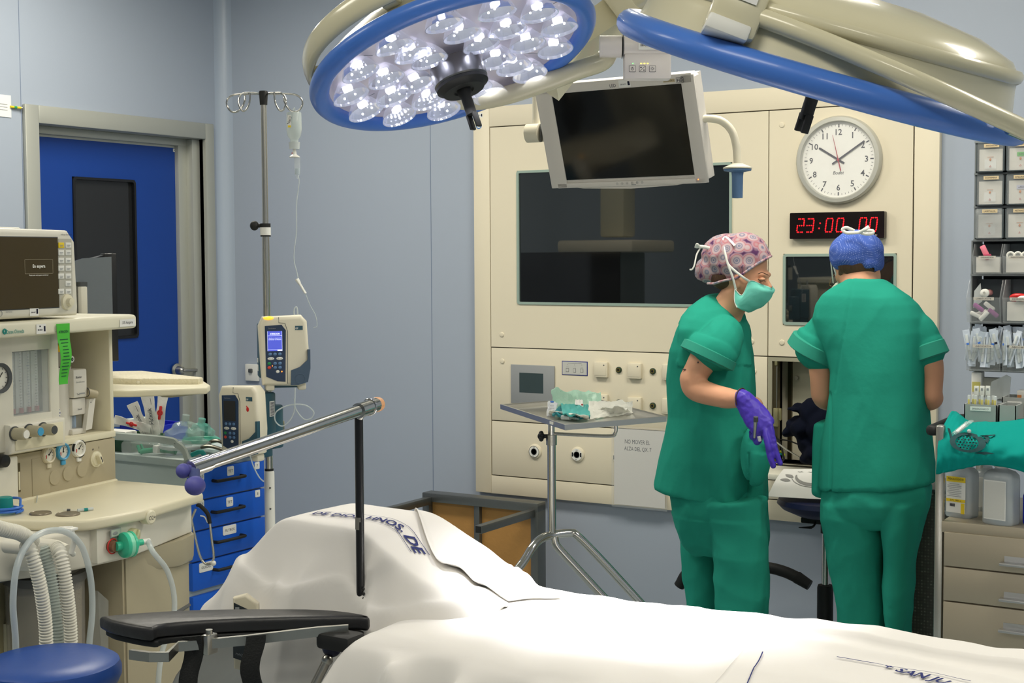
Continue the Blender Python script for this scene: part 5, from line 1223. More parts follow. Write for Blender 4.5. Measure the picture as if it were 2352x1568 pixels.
for i, (py,) in enumerate(rows):
    for j, px in enumerate((139, 155.5)):
        if i == 5 and j == 0: continue
        x, y = mp_(px, py); b = MB(AM, M_yel if (i == 0 and j == 0) else M_white); b.box((x, y, w0+0.0018), (0.019, 0.0125, 0.002), bev=0.0008); b.box((x, y, w0+0.0031), (0.011, 0.0012, 0.0003), M_grey).box((x-0.001, y-0.003, w0+0.0031), (0.008, 0.001, 0.0003), M_grey); obj('key', b, kp, label='yellow alarm key' if (i == 0 and j == 0) else None)
x, y = mp_(152, 693); b = MB(AM, M_mc); b.lathe([(0, 0), (0.019, 0), (0.018, 0.006), (0.010, 0.008), (0.009, 0.018), (0, 0.019)], n=28, X=T(x, y, w0)); obj('rotary_knob', b, t)
b = MB(AM, M_paper); x, y = mp_(78, 715); b.box((x, y, w0+0.0008), (0.028, 0.02, 0.0006)); b.text('08-0497', M_ink, (x-0.003, y-0.002), w_=0.014, z=w0+0.0014, bold=0.02); b.box((x+0.009, y, w0+0.0014), (0.005, 0.011, 0.0004), M_ink)
x, y = mp_(148, 539); b.text('Infinity Delta XL', M_ink, (x+0.006, y), w_=0.038, h=0.0045, z=w0+0.001); x, y = mp_(20, 716); b.text('SIEMENS', M_grey, (x, y), w_=0.02, z=w0+0.001); x, y = mp_(0, 720); b.torus(0.006, 0.0006, M_grey, 20, 6, X=T(x, y, w0+0.001)); obj('lettering', b, t)
# swivel screen behind, seen nearly edge on
SF = frame(P(222, 650, 3.95), V((0.35, 0.94, 0)), (0, 0, 1))
def sp(px, py, w_=0): q = at(SF, px, py, w_); return q.x, q.y
t = thing('side_screen', 'flat black display standing behind the patient monitor, its face mirroring light', 'display', SF @ T(0, -0.2, 0))
(x0, y1), (x1, y0) = sp(120, 590), sp(258, 722)
b = MB(SF, M_black); b.prism([(x0, y0-0.12), (x1+0.006, y0-0.12), (x1+0.006, y1+0.01), (x0, y1-0.03)], -0.03, 0.0); b.bx((x1-0.02, y0-0.13, -0.03), (x1+0.016, y1+0.009, 0.002), bev=0.003); obj('casing', b, t)
b = MB(SF, mat('mirror_grey', (150, 152, 148), 0.18, metal=0.85)); b.prism([(x0, y0), (x1, y0), (x1, y1), (lerp(x0, x1, 0.5), y1-0.004), (x0, y1-0.03)], 0.0, 0.003); obj('screen', b, t, label='grey reflective screen')
b = MB(SF, M_mw); (a, c), (d, e) = sp(183, 658, 0.02), sp(199, 720, 0.02); b.bx((a, e, 0.004), (d, c, 0.03), bev=0.003); b.bx((a+0.002, c-0.0, 0.004), (d+0.004, c+0.012, 0.02), M_dgrey); obj('module', b, t)
b = MB(SF, M_black); (a, c), (d, e) = sp(250, 737), sp(274, 828); b.bx((a, e, -0.045), (d, c, -0.028), bev=0.004); b.box((lerp(a, d, 0.45), lerp(c, e, 0.85), -0.027), (0.006, 0.012, 0.001), MC['cable_blue']); obj('bracket', b, t)
# keyboard tray
q = P(365, 885, 3.95); KF = frame(q, (0.20, 0.98, 0), (0.98, -0.20, 0.0))
def kpn(px, py, z): q = KF.inverted() @ onZ(px, py, z); return (q.x, q.y)
zk = P(365, 875, 3.95).z
t = thing('keyboard_tray', 'cream keyboard on a swinging tray between the machine and the door', 'keyboard', q)
kp_ = [onZ(*p, zk) for p in ((215, 873), (290, 873), (430, 862+8), (482, 872), (470, 866), (340, 850), (215, 855))]
zk0 = zk
b = MB(mat=M_mc); pl = [(p.x, p.y) for p in [onZ(*p_, zk) for p_ in ((215, 893), (300, 893), (476, 886), (483, 880), (470, 872), (380, 866), (215, 868))]]
b.rprism(pl, zk-0.022, zk-0.004, bev=0.005); tr_ = obj('tray', b, t)
b = MB(mat=mat('keyboard_cream', (222, 214, 186), 0.5, bump=0.6, bscale=90)); pl = [(p.x, p.y) for p in [onZ(*p_, zk+0.012) for p_ in ((215, 866), (300, 869), (455, 869), (466, 866), (327, 851), (215, 853))]]
b.rprism(pl, zk-0.008, zk+0.012, bev=0.004); kb_ = obj('keyboard', b, t)
b = MB(mat=M_steel); b.tube([onZ(320, 879, zk), onZ(448, 873, zk)], 0.003); b.sph(onZ(318, 879, zk), 0.006, M_mc).sph(onZ(457, 872, zk), 0.006, M_mc); obj('slide_bar', b, t)
b = MB(mat=M_taupe); q2 = P(408, 895, 3.98); b.box(q2, (0.05, 0.10, 0.035), bev=0.008); b.tube([q2, P(500, 880, 4.05)+V((-0.10, -0.0, -0.01)), P(340, 905, 4.15)+V((-0.3, -0.1, 0))], 0.02, n=12); obj('swing_arm', b, t)
# ------------------------------------------------------------------ blue drawer trolley
BF = frame(P(607, 1118, 4.45), (0.017, 1, 0), (0, 0, 1))
def bp_(px, py, w_=0.0): q = at(BF, px, py, w_); return (q.x, q.y)
bz = -BF.translation.z
u0 = bp_(437, 1225)[0]; u1 = 0.0; vt = bp_(608, 1051)[1]
ct = thing('drawer_trolley', 'blue drawer trolley with labelled drawers between the machine and the drip stand', 'trolley', BF @ T((u0+u1)/2, bz, -0.2))
b = MB(BF, mat('trolley_grey', (176, 190, 188), 0.45)); b.bx((u0, bz+0.09, -0.50), (u1, vt+0.012, -0.012)); b.bx((u0-0.012, vt+0.012, -0.512), (u1+0.012, vt+0.034, 0.004), bev=0.004); obj('carcass', b, ct, label='pale grey carcass')
for i in range(4):
    b = MB(BF, M_rub); x = [u0+0.04, u1-0.04][i % 2]; z_ = [-0.04, -0.46][i//2]; b.lathe([(0, -0.012), (0.035, -0.012), (0.038, 0), (0.035, 0.012), (0, 0.012)], n=20, X=T(x, bz+0.038, z_) @ RY(90)); b.box((x, bz+0.075, z_), (0.03, 0.04, 0.03), M_grey); obj('castor', b, ct)
rows = [vt, bp_(607.5, 1118.5)[1], bp_(607.5, 1184)[1], bp_(432, 1295.5)[1], bp_(437, 1362)[1]]
rows += [rows[-1]-0.012-0.12]
Mbd = mat('drawer_blue', (22, 92, 205), 0.4, bump=0.02, bscale=200)
labs = [('TET', (529, 1081), 0.020), ('TET', (527, 1152), 0.020), ('FILTROS', (527, 1216), 0.040), ('GUEDEL', (473, 1301), 0.040), None]
labs2 = [[('7', (590, 1069)), ('4/5', (462, 1094))], [('8', (591, 1133)), ('2/3', (462, 1157))], [], [], []]
hnd_ = [((503, 1105), (567, 1093)), ((501, 1177), (565, 1163)), ((503, 1246), (567, 1230)), ((505, 1310), (568, 1292)), None]
lows = [rows[1], rows[2], rows[3]+ (rows[2]-rows[3])*0.0, rows[4], rows[5]]
tops = [rows[0], rows[1], rows[2], rows[3], rows[4]-0.012]
r3 = bp_(437, 1225)[1]
tops = [vt, rows[1], rows[2], rows[3], rows[4]-0.012]; lows = [rows[1], rows[2], rows[3], rows[4], rows[5]]
for i in range(5):
    b = MB(BF, Mbd); b.bx((u0+0.003, lows[i]+0.0025, -0.014), (u1-0.003, tops[i]-0.0025, 0.004), bev=0.0025); d_ = obj('drawer', b, ct)
    if labs[i]:
        s_, p_, ww = labs[i]; x, y = bp_(*p_, 0.004); b = MB(BF, M_paper); b.rprism(rrect(x-ww*0.72, y-0.014, x+ww*0.72, y+0.014, 0.004, 3), 0.004, 0.0055, bev=0.0004); b.text(s_, M_ink, (x, y), w_=ww, z=0.0058); obj('label', b, d_, label='white label lettered '+s_)
    for s_, p_ in labs2[i]:
        x, y = bp_(*p_, 0.004); b = MB(BF, M_paper); b.rprism(rrect(x-0.011, y-0.011, x+0.011, y+0.011, 0.003, 3), 0.004, 0.0055, bev=0.0004); b.text(s_, M_ink, (x, y), h=0.008, z=0.0058); obj('label', b, d_, label='small white label numbered '+s_)
    if hnd_[i]:
        (a, c) = (bp_(*hnd_[i][0], 0.03), bp_(*hnd_[i][1], 0.03)); yv = (a[1]+c[1])/2; b = MB(BF, M_rub)
        b.tube(spline([V((a[0], yv, 0.0)), V((a[0], yv, 0.018)), V((a[0]+0.012, yv, 0.026)), V((c[0]-0.012, yv, 0.026)), V((c[0], yv, 0.018)), V((c[0], yv, 0.0))], 5), 0.005, n=10); obj('handle', b, d_, label='black bow handle')
# raised rail round the top
b = MB(BF, mat('rail_pale', (196, 206, 200), 0.4))
zt_ = vt+0.034
def rl(px, py, wv): q = at(BF, px, py, wv); return V((q.x, q.y, wv))
hrl = bp_(516, 978, -0.5)[1]
rail = [V((u0-0.006, zt_-0.0, 0.0)), V((u0-0.006, zt_+0.026, -0.012)), V((u0-0.006, zt_+0.042, -0.04)), V((u0-0.006, zt_+0.053, -0.10)), V((u0-0.006, zt_+0.056, -0.5)), V((u1, zt_+0.056, -0.505))]
b.tube(spline(rail, 8), 0.012, n=8, flat=0.5, up=(1, 0, 0)); obj('top_rail', b, ct, label='pale curved guard rail')
# things on the trolley top
zt_w = BF.translation.z+zt_
def tb(px, py, dz=0.0): return onZ(px, py, zt_w+dz)
q = BF @ V((lerp(u0, u1, 0.12), zt_, -0.40))
t = thing('green_tray', 'dark green instrument tray on the blue trolley top', 'tray', q); fr = BF @ T(u0+0.09, zt_, -0.36)
b = MB(fr, mat('dark_green', (40, 84, 56), 0.45)); b.bx((-0.07, 0.001, -0.12), (0.07, 0.005, 0.10)).bx((-0.07, 0.004, 0.094), (0.07, 0.045, 0.10)).bx((-0.07, 0.004, -0.12), (0.07, 0.045, -0.114)).bx((-0.07, 0.004, -0.12), (-0.064, 0.045, 0.1)).bx((0.064, 0.004, -0.12), (0.07, 0.045, 0.1)); obj('tray_shell', b, t)
b = MB(fr, M_white); b.box((0.0, 0.045, -0.02), (0.05, 0.02, 0.10), bev=0.006); obj('tray_insert', b, t, label='white packet in the tray')
t = thing('blue_tray', 'bright blue plastic tray behind the green tray on the trolley', 'tray', BF @ V((u0+0.24, zt_, -0.38))); fr = BF @ T(u0+0.24, zt_, -0.40)
b = MB(fr, mat('royal_blue', (30, 45, 185), 0.4)); b.bx((-0.06, 0.001, -0.08), (0.08, 0.005, 0.08)).bx((-0.06, 0.004, 0.074), (0.08, 0.06, 0.08)).bx((-0.06, 0.004, -0.08), (0.08, 0.06, -0.074)).bx((-0.06, 0.004, -0.08), (-0.054, 0.06, 0.08)).bx((0.074, 0.004, -0.08), (0.08, 0.06, 0.08)); obj('tray_shell', b, t)
# paper packs of airway devices standing in the trolley
def pack(px0, py0, px1, py1, wd, dep, lab, clip=None, txt=None, bend=0.0):
    a, c = P(px0, py0, dep), P(px1, py1, dep); d = (c-a); L_ = d.length; x = d.normalized(); 
    fr = frame(a, x, (x.cross(_f)).normalized() if x.cross(_f).z*0 == 0 else (0, 0, 1)); fr = frame(a, x, x.cross(V(_f)))
    t = thing('sterile_pack', lab, 'pack', T(*a), 'long paper packs on the trolley')
    fz_ = 1 if (fr.to_3x3() @ V((0, 0, 1))).dot(CAM-a) > 0 else -1
    b = MB(fr, mat('pack_paper', (226, 224, 218), 0.7, bump=0.2, bscale=60))
    b.grid(lambda u, v: (u*L_, (v-0.5)*wd*(1+0.08*math.sin(u*9)), bend*u*u+0.004*math.sin(u*11+v*3)), 14, 6, None, 0.0015); obj('wrapper', b, t)
    if txt:
        b = MB(fr, M_ink); b.text(txt, None, (L_*0.45, 0), w_=L_*0.4, h=wd*0.35, z=0.006*fz_+bend*0.2, ang=0 if fz_ > 0 else 0); b.box((L_*0.2, wd*0.2, 0.006*fz_), (L_*0.3, 0.001, 0.0005), M_grey).box((L_*0.2, 0, 0.006*fz_), (L_*0.3, 0.001, 0.0005), M_grey).box((L_*0.8, -wd*0.25, 0.006*fz_), (0.02, 0.001, 0.0005)); obj('print', b, t)
    if clip:
        b = MB(fr, M_red); b.box((L_*clip, 0, 0.008*fz_), (L_*0.3, wd*0.28, 0.006), bev=0.002); b.torus(wd*0.24, wd*0.07, M_red, 18, 6, X=T(L_*clip, 0, 0.009*fz_)); obj('red_clip', b, t, label='red plastic clamp')
    return t
pack(338, 1000, 303, 926, 0.032, 4.42, 'white paper pack leaning left in the trolley, narrow and pointed', None, '>klinik')
pack(355, 1000, 337, 903, 0.036, 4.40, 'tallest broad white paper pack standing upright in the trolley', None, '>klinik')
pack(362, 1000, 376, 895, 0.030, 4.46, 'white pack with red clamp leaning right under the keyboard tray', 0.50)
pack(345, 985, 262, 962, 0.024, 4.38, 'white pack with red clamp lying flat, pointing left toward the machine', 0.50, bend=0.004)
# masks and green tubing
for i, (p_, s_, c_, lab) in enumerate((((425, 1012), 0.072, M_clear, 'large clear plastic face mask bag heaped on the trolley'), ((462, 1010), 0.052, mat('mask_teal', (130, 215, 200), 0.2, alpha=0.35), 'smaller clear face mask with green rim on the trolley'))):
    q = P(*p_, 4.3+0.05*i); q = V((q.x, q.y, zt_w+0.02+0.01*i)); t = thing('face_mask', lab, 'mask', q)
    b = MB(mat=mat('mask_clear', (200, 222, 216), 0.12, alpha=0.33, spec=0.9) if i == 0 else c_)
    rg = []
    for k_ in range(9):
        a_ = k_/8; rr = s_*math.cos(a_*PI*0.42)*(1+0.12*math.sin(k_*2.1)); rg.append([q+V((rr*math.cos(2*PI*j/22)*(1+0.12*math.sin(3*2*PI*j/22+k_)), rr*math.sin(2*PI*j/22)*0.9, s_*1.05*math.sin(a_*PI*0.42)+0.005*math.sin(5*2*PI*j/22))) for j in range(22)])
    b.loft(rg); b.cyl(q+V((0, 0, s_*0.9)), q+V((0.006, 0, s_*1.35)), 0.011, n=16); obj('mask_shell', b, t)
    b = MB(mat=mat('mask_rim', (60, 190, 160), 0.3) if i else M_milky); b.torus(s_*1.0, 0.006, n=36, k=8, X=T(*(q+V((0, 0, 0.004))))); obj('mask_rim', b, t)
b = MB(mat=mat('green_tube', (40, 160, 120), 0.25)); dp = 4.28
pts = [P(322, 1050, dp), P(330, 1036, dp), P(360, 1033, dp), P(395, 1036, dp), P(405, 1056, dp)]
pts = [V((p.x, p.y, max(p.z, zt_w+0.008))) for p in pts]; b.tube(spline(pts), 0.008, n=12)
b.tube([pts[0], pts[0]+V((-0.02, 0.01, 0.016))], 0.005, n=8).tube([pts[1], pts[1]+V((-0.012, 0.0, 0.02))], 0.004, n=8)
t = thing('airway_tube', 'curved green airway tube in a clear pouch on the trolley top', 'tube', pts[2]); obj('green_tube', b, t)
b = MB(mat=M_clear); m_ = lerp(pts[0], pts[4], 0.5); b.rprism([(m_.x-0.09, m_.y-0.06), (m_.x+0.06, m_.y-0.08), (m_.x+0.09, m_.y+0.05), (m_.x-0.05, m_.y+0.07)], zt_w+0.001, zt_w+0.045, bev=0.012); b.box(m_+V((0, 0, 0.01)), (0.018, 0.03, 0.022), M_white, bev=0.003); obj('pouch', b, t, label='clear pouch')
b = MB(mat=mat('blade_grey', (105, 102, 90), 0.3, metal=0.8)); 
for i, (p0, p1) in enumerate((((440, 1035), (515, 1040)), ((470, 1028), (522, 1036)))):
    a, c = P(*p0, 4.26+0.05*i), P(*p1, 4.26+0.05*i); a.z = c.z = zt_w+0.016+0.01*i; b = MB(mat=MC['blade_grey']); b.tube(spline([a, lerp(a, c, 0.5)+V((0, 0, 0.012)), c]), 0.011, n=10, flat=0.5)
    obj('laryngoscope_blade', b, None, ('dull grey laryngoscope blade in front on the trolley, nearest the pump', 'dull grey laryngoscope blade behind the other one on the trolley')[i], 'instrument', 'laryngoscope blades on the trolley')
b = MB(mat=M_teal); a, c = P(440, 1040, 4.2), P(470, 1055, 4.2); a.z = c.z = zt_w+0.01; b.tube(spline([a, lerp(a, c, 0.5)+V((0.01, 0, 0.01)), c]), 0.007, n=10); obj('green_connector', b, None, 'short bright green connector at the near end of the trolley top', 'connector')
# stethoscope hung on the trolley corner
q0 = P(452, 1158, 4.15); t = thing('stethoscope', 'stethoscope hooked over the machine edge before the GUEDEL drawer', 'stethoscope', q0); sd = 4.12
b = MB(mat=M_rub); b.tube(spline([P(452, 1158, sd), P(462, 1163, sd), P(477, 1180, sd), P(482, 1202, sd)]), 0.006, n=12); obj('rubber_tube', b, t, label='black rubber tube')
b = MB(mat=M_chrome); b.tube(spline([P(482, 1200, sd), P(486, 1235, sd), P(491, 1275, sd), P(489, 1287, sd)]), 0.0035, n=10); b.tube(spline([P(442, 1203, sd), P(450, 1240, sd), P(459, 1275, sd), P(470, 1293, sd), P(487, 1294, sd)]), 0.0035, n=10); b.tube(spline([P(442, 1203, sd), P(441, 1190, sd), P(450, 1168, sd)]), 0.0035, n=10); obj('ear_tubes', b, t, label='chrome ear tubes')
b = MB(mat=M_white); b.sph(P(490, 1293, sd), 0.008); b.tube(spline([P(460, 1184, sd), P(470, 1187, sd), P(477, 1200, sd)]), [0.002]*17, n=6); obj('ear_tip', b, t, label='white ear tip')

# ------------------------------------------------------------------ drip stand with pumps
PD = 4.32
pt, pm = P(606, 212, PD), P(619, 1100, PD)
px_, py_ = P(614, 800, PD).x, P(614, 800, PD).y
def pol(py): # height on the pole for an image row
    q = ray(614, py); return CAM.z + q.z*(px_*px_+py_*py_)**0.5/(q.x*q.x+q.y*q.y)**0.5
t = thing('drip_stand', 'chrome drip stand with four looped hooks carrying two infusion pumps', 'drip stand', (px_, py_, 0))
b = MB(mat=M_steel); b.cyl((px_, py_, 0.42), (px_, py_, pol(232)), 0.0088, n=20); b.cyl((px_, py_, 0.42), (px_, py_, pol(520)), 0.0108, n=20); obj('pole', b, t)
b = MB(mat=M_white); b.lathe([(0.0, 0.08), (0.0155, 0.08), (0.0155, pol(1085)), (0.012, pol(1078)), (0, pol(1078))], n=24, X=T(px_, py_, 0)); b.lathe([(0.011, pol(1082)), (0.0135, pol(1082)), (0.0135, pol(1076)), (0.011, pol(1076))], M_rub, n=24, X=T(px_, py_, 0))
for yy in (1118, 1166): b.sph(V((px_, py_, pol(yy)))-V((_f.x, _f.y, 0))*0.0155+V((0.006, 0, 0)), 0.003, M_dgrey, 8, 6)
obj('lower_tube', b, t, label='white lower tube')
for i in range(5):
    a_ = R(72*i+20); b = MB(mat=M_grey); b.tube([V((px_, py_, 0.10)), V((px_+0.28*math.cos(a_), py_+0.28*math.sin(a_), 0.07))], [0.016, 0.012], n=10); c_ = V((px_+0.29*math.cos(a_), py_+0.29*math.sin(a_), 0.032)); b.lathe([(0, -0.012), (0.03, -0.012), (0.03, 0.012), (0, 0.012)], M_rub, n=18, X=T(*c_) @ RZ(72*i+20) @ RX(90)); obj('base_leg', b, t)
b = MB(mat=M_rub); b.lathe([(0, pol(241)), (0.011, pol(241)), (0.0135, pol(212)), (0.012, pol(209)), (0, pol(209))], n=20, X=T(px_, py_, 0)); obj('hook_hub', b, t, label='black hook hub')
hx = V((CR.x, CR.y, 0)).normalized(); hyv = V((-hx.y, hx.x, 0)); zh = pol(218)
pc = V((px_, py_, zh)); s_ = PD/FPX
def hk(dx, dy, dz): return pc+hx*dx*s_+hyv*dy*s_+V((0, 0, dz*s_))
for sgn, dy in ((1, 12), (-1, 12), (1, -16), (-1, -16)):
    b = MB(mat=M_chrome); k_ = 1.0 if dy > 0 else 0.62
    pts = [hk(sgn*4, 0, 2), hk(sgn*30*k_, dy*0.5, 3), hk(sgn*68*k_, dy, 2), hk(sgn*84*k_, dy, -8), hk(sgn*86*k_, dy*1.1, -22), hk(sgn*76*k_, dy, -36), hk(sgn*62*k_, dy, -36), hk(sgn*50*k_, dy, -24), hk(sgn*45*k_, dy, -10), hk(sgn*45*k_, dy*1.2, 4)]
    b.tube(spline(pts, 6), 0.0028, n=10); obj('hook', b, t)
b = MB(mat=M_rub); z1, z0 = pol(513), pol(543); b.lathe([(0.009, z0), (0.0155, z0), (0.0155, z1), (0.009, z1)], n=22, X=T(px_, py_, 0)); kq = V((px_, py_, pol(518)))-hx*0.033; b.cyl(kq+hx*0.02, kq, 0.006); b.sph(kq, (0.0135, 0.0135, 0.0145)); cl_ = obj('clamp_collar', b, t, label='black clamp collar with knob')
b = MB(mat=M_paper); z1, z0 = pol(522), pol(540); b.lathe([(0.0157, z0), (0.0160, z0), (0.0160, z1), (0.0157, z1)], n=22, X=T(px_, py_, 0)); obj('collar_label', b, cl_, label='white paper label')
# infusion bottle
bd = PD-0.02
q = P(675, 258, bd); t = thing('infusion_bottle', 'small clear infusion bottle hanging upside down from the drip stand hook', 'bottle', q); s_ = bd/FPX
b = MB(mat=mat('bottle_clear', (212, 222, 220), 0.15, alpha=0.62)); b.lathe([(0, 0), (16*s_, 0), (17*s_, -2*s_), (17.5*s_, -40*s_), (15*s_, -54*s_), (9.5*s_, -62*s_), (9*s_, -68*s_), (0, -68*s_)], n=28, X=T(*q)); b.tube(spline([q+V((-0.003, 0, 0)), q+V((-0.003, 0, 0.009)), q+V((0.003, 0, 0.012)), q+V((0.004, 0, 0))], 4), 0.0016, n=6); obj('bottle_body', b, t)
b = MB(mat=M_milky); b.lathe([(0, -68*s_), (13*s_, -68*s_), (12.5*s_, -72*s_), (11.5*s_, -84*s_), (0, -84*s_)], n=24, X=T(*q)); b.lathe([(0, -84*s_), (3.5*s_, -84*s_), (5*s_, -96*s_), (12*s_, -101*s_), (12*s_, -103*s_), (0, -103*s_)], M_white, n=20, X=T(*q)); b.box(q+V((-0.006, 0, -0.122)), (0.004, 0.006, 0.005), M_red); obj('cap', b, t, label='white cap and spike')
b = MB(mat=M_clear); b.lathe([(0, -103*s_), (7*s_, -103*s_), (6.5*s_, -143*s_), (2*s_, -146*s_), (2*s_, -152*s_), (0, -152*s_)], n=18, X=T(*(q+hx*0.008))); b.lathe([(0, -128*s_), (6*s_, -128*s_), (5.6*s_, -142*s_), (0, -142*s_)], mat('drip_fluid', (190, 205, 215), 0.1, alpha=0.6), n=16, X=T(*(q+hx*0.008))); obj('drip_chamber', b, t)
b = MB(mat=M_paper); lf = frame(q-V((_f.x, _f.y, 0))*(17.6*s_)-hx*0.010+V((0, 0, -0.03)), hx, (0, 0, 1)); b.box((0, 0.002, 0.002), (0.010, 0.036, 0.0008), X=lf); b.box((0, -0.014, 0.0028), (0.009, 0.006, 0.0005), M_yel, X=lf); b.text('NaCl', M_ink, (0, 0.004), w_=0.022, z=0.003, ang=70, X=lf); obj('bottle_label', b, t)
b = MB(mat=M_tube); b.tube(spline([P(685, 405, bd), P(687, 420, bd), P(681, 470, bd), P(681, 530, bd), P(675, 590, bd), P(682, 625, bd), P(685, 640, bd)]), 0.0016, n=6); b.tube(spline([P(702, 675, bd), P(712, 700, bd), P(725, 725, bd), P(728, 748, bd), P(720, 752, bd)]), 0.0014, n=6); obj('drip_line', b, t, label='thin clear drip line')
b = MB(mat=M_white); a, c = P(682, 641, bd), P(702, 674, bd); b.tube([a, lerp(a, c, 0.25), lerp(a, c, 0.35), c], [0.012, 0.010, 0.007, 0.007], n=14, flat=0.5); obj('roller_clamp', b, t, label='white roller clamp')
# pumps
def pump(lab, M0, lit, side):
    t = thing('infusion_pump', lab, 'infusion pump', M0, 'infusion pumps on the drip stand')
    W2, H = 0.074, 0.215
    b = MB(M0, mat('pump_cream', (226, 220, 200), 0.4))
    pl = [(-0.062, 0.012), (-0.066, 0.06), (-0.072, H-0.03), (-0.060, H-0.004), (0.052, H), (0.068, H-0.018), (0.074, 0.09), (0.070, 0.02), (0.045, 0.008)]
    b.rprism(pl, 0.0, 0.052, bev=0.012, k=4); b.box((-0.04, 0.006, 0.025), (0.026, 0.022, 0.035), bev=0.006).box((0.052, 0.006, 0.025), (0.024, 0.022, 0.035), bev=0.006); obj('housing', b, t)
    b = MB(M0, mat('pump_teal', (52, 88, 104), 0.4)); b.bx((-0.070, 0.03, -0.055), (0.060, H-0.025, 0.006), bev=0.006); b.bx((-0.05, 0.0, -0.05), (0.05, 0.03, 0.004), bev=0.004); b.bx((0.0, 0.02, -0.10), (0.055, 0.15, -0.05), bev=0.008)
    bk = obj('back_shell', b, t, label='dark teal back shell')
    b = MB(M0, M_paper); b.bx((-0.0712, 0.05, -0.035), (-0.0702, 0.068, -0.008)).bx((-0.0712, 0.075, -0.03), (-0.0702, 0.087, -0.01)); b.bx((0.0602, 0.12, -0.045), (0.0612, 0.165, -0.022)); 
    for i in range(12): b.bx((0.0613, 0.123+i*0.0034, -0.043), (0.0617, 0.1245+i*0.0034, -0.025), M_ink)
    obj('stickers', b, bk)
    pf = MC.get('pump_panel') or mat('pump_panel', (42, 60, 88), 0.35)
    b = MB(M0, pf); b.prism([(-0.052, 0.038), (-0.054, 0.185), (-0.006, 0.188), (0.006, 0.172), (0.003, 0.022), (-0.02, 0.024)], 0.052, 0.0535); pn = obj('control_panel', b, t, label='navy control panel')
    b = MB(M0, M_dgrey); b.tube([V((0.009, 0.016, 0.0525)), V((0.011, 0.17, 0.0525)), V((0.004, 0.192, 0.0525)), V((-0.014, 0.194, 0.0525)), V((-0.014, 0.21, 0.050))], 0.0008, n=6); obj('door_seam', b, t)
    b = MB(M0, mat('pump_screen_on', (70, 80, 180), 0.3, emit=0.9, ecol=(75, 85, 190)) if lit else mat('pump_screen_off', (48, 46, 42), 0.15)); b.bx((-0.047, 0.112, 0.0535), (-0.005, 0.170, 0.0542)); s_c = obj('screen', b, pn, label='lit violet screen' if lit else 'dark switched-off screen')
    if lit:
        b = MB(M0, mat('screen_white', (225, 230, 255), 0.3, emit=1.3)); b.text('ATENCION', None, (-0.026, 0.162), w_=0.028, h=0.005, z=0.0545, bold=0.02)
        for yy, ww in ((0.1495, 0.034), (0.1455, 0.036)):
            b.text('Bomba en espera sin' if yy > 0.148 else 'comenzar la infusion', None, (-0.026, yy), w_=ww, h=0.0028, z=0.0545)
        for (c_, z_s) in (((-0.026, 0.1565), (0.041, 0.0005)), ((-0.026, 0.116), (0.041, 0.0005)), ((-0.0468, 0.141), (0.0005, 0.058)), ((-0.0052, 0.141), (0.0005, 0.058))): b.box((c_[0], c_[1], 0.0545), (*z_s, 0.0002))
        b.box((-0.012, 0.1140, 0.0545), (0.013, 0.003, 0.0003)); obj('screen_text', b, s_c)
    for row, (yy, xs, cols) in enumerate(((0.103, (-0.040, -0.026, -0.012), ('b', 'b', 'b')), (0.090, (-0.038, -0.013), ('w', 'w')), (0.076, (-0.043, -0.026, -0.012), ('g', 'b', 'b')), (0.064, (-0.043, -0.026, -0.012), ('r', 'b', 'b')), (0.052, (-0.019,), ('w',)))):
        for x, c_ in zip(xs, cols):
            m = {'b': mat('key_blue', (92, 128, 172), 0.3), 'w': M_white, 'g': mat('key_green', (30, 140, 80), 0.35), 'r': mat('key_red', (215, 70, 50), 0.35)}[c_]
            rx = 0.0098 if (row == 1) else 0.0052
            b = MB(M0, m); b.sph((x, yy, 0.0535), (rx, 0.0044, 0.0018), None, 16, 6)
            if row == 1: b.box((x-0.003, yy, 0.0554), (0.003, 0.0007, 0.0003), M_ink).box((x+0.004, yy, 0.0554), (0.003, 0.0007, 0.0003), M_ink)
            obj('key', b, pn, label={'b': 'blue key', 'w': 'white key', 'g': 'green key', 'r': 'red key'}[c_])
    b = MB(M0, M_grey); b.text('Carefusion', None, (-0.034, 0.178), w_=0.022, h=0.0035, z=0.0538); b.box((0.044, 0.178, 0.0526), (0.022, 0.012, 0.001), MC['pump_teal']); b.text('GP', M_white, (0.038, 0.177), h=0.005, z=0.0534, bold=0.02); obj('lettering', b, t)
    b = MB(M0, MC['pump_teal'] if not lit else mat('latch_blue', (70, 90, 112), 0.4)); b.prism([(0.018, 0.012), (0.02, 0.055), (0.045, 0.064), (0.068, 0.085), (0.068, 0.115), (0.0755, 0.115), (0.0755, 0.06), (0.068, 0.02), (0.04, 0.012)], 0.045, 0.058); b.torus(0.014, 0.001, None, 24, 6, X=T(0.045, 0.03, 0.058)); obj('door_latch', b, t, label='blue grey door latch')
    if lit:
        b = MB(M0, mat('alarm_amber', (255, 190, 60), 0.3, emit=1.4, ecol=(255, 170, 50))); b.sph((-0.043, H-0.008, 0.046), (0.016, 0.0065, 0.010), None, 18, 8); obj('alarm_light', b, t, label='glowing amber alarm light')
        b = MB(M0, mat('led_orange', (255, 120, 40), 0.4, emit=3)); b.sph((-0.034, 0.069, 0.054), 0.0015, None, 8, 6).sph((-0.007, 0.052, 0.054), (0.002, 0.002, 0.001), None, 8, 6); obj('status_light', b, pn)
    else:
        b = MB(M0, M_red); b.sph((0.038, 0.148, 0.0525), (0.005, 0.007, 0.001), None, 14, 6); b.sph((0.035, 0.156, 0.0525), (0.002, 0.003, 0.001), None, 8, 4); obj('red_mark', b, t)
    b = MB(M0, M_steel); b.cyl((0.0, 0.02, -0.105), (0.0, 0.15, -0.105), 0.004) if False else b.box((0.03, 0.085, -0.10), (0.04, 0.03, 0.02), bev=0.003); obj('pole_clamp', b, t)
    return t
q = P(650, 890, 4.22)
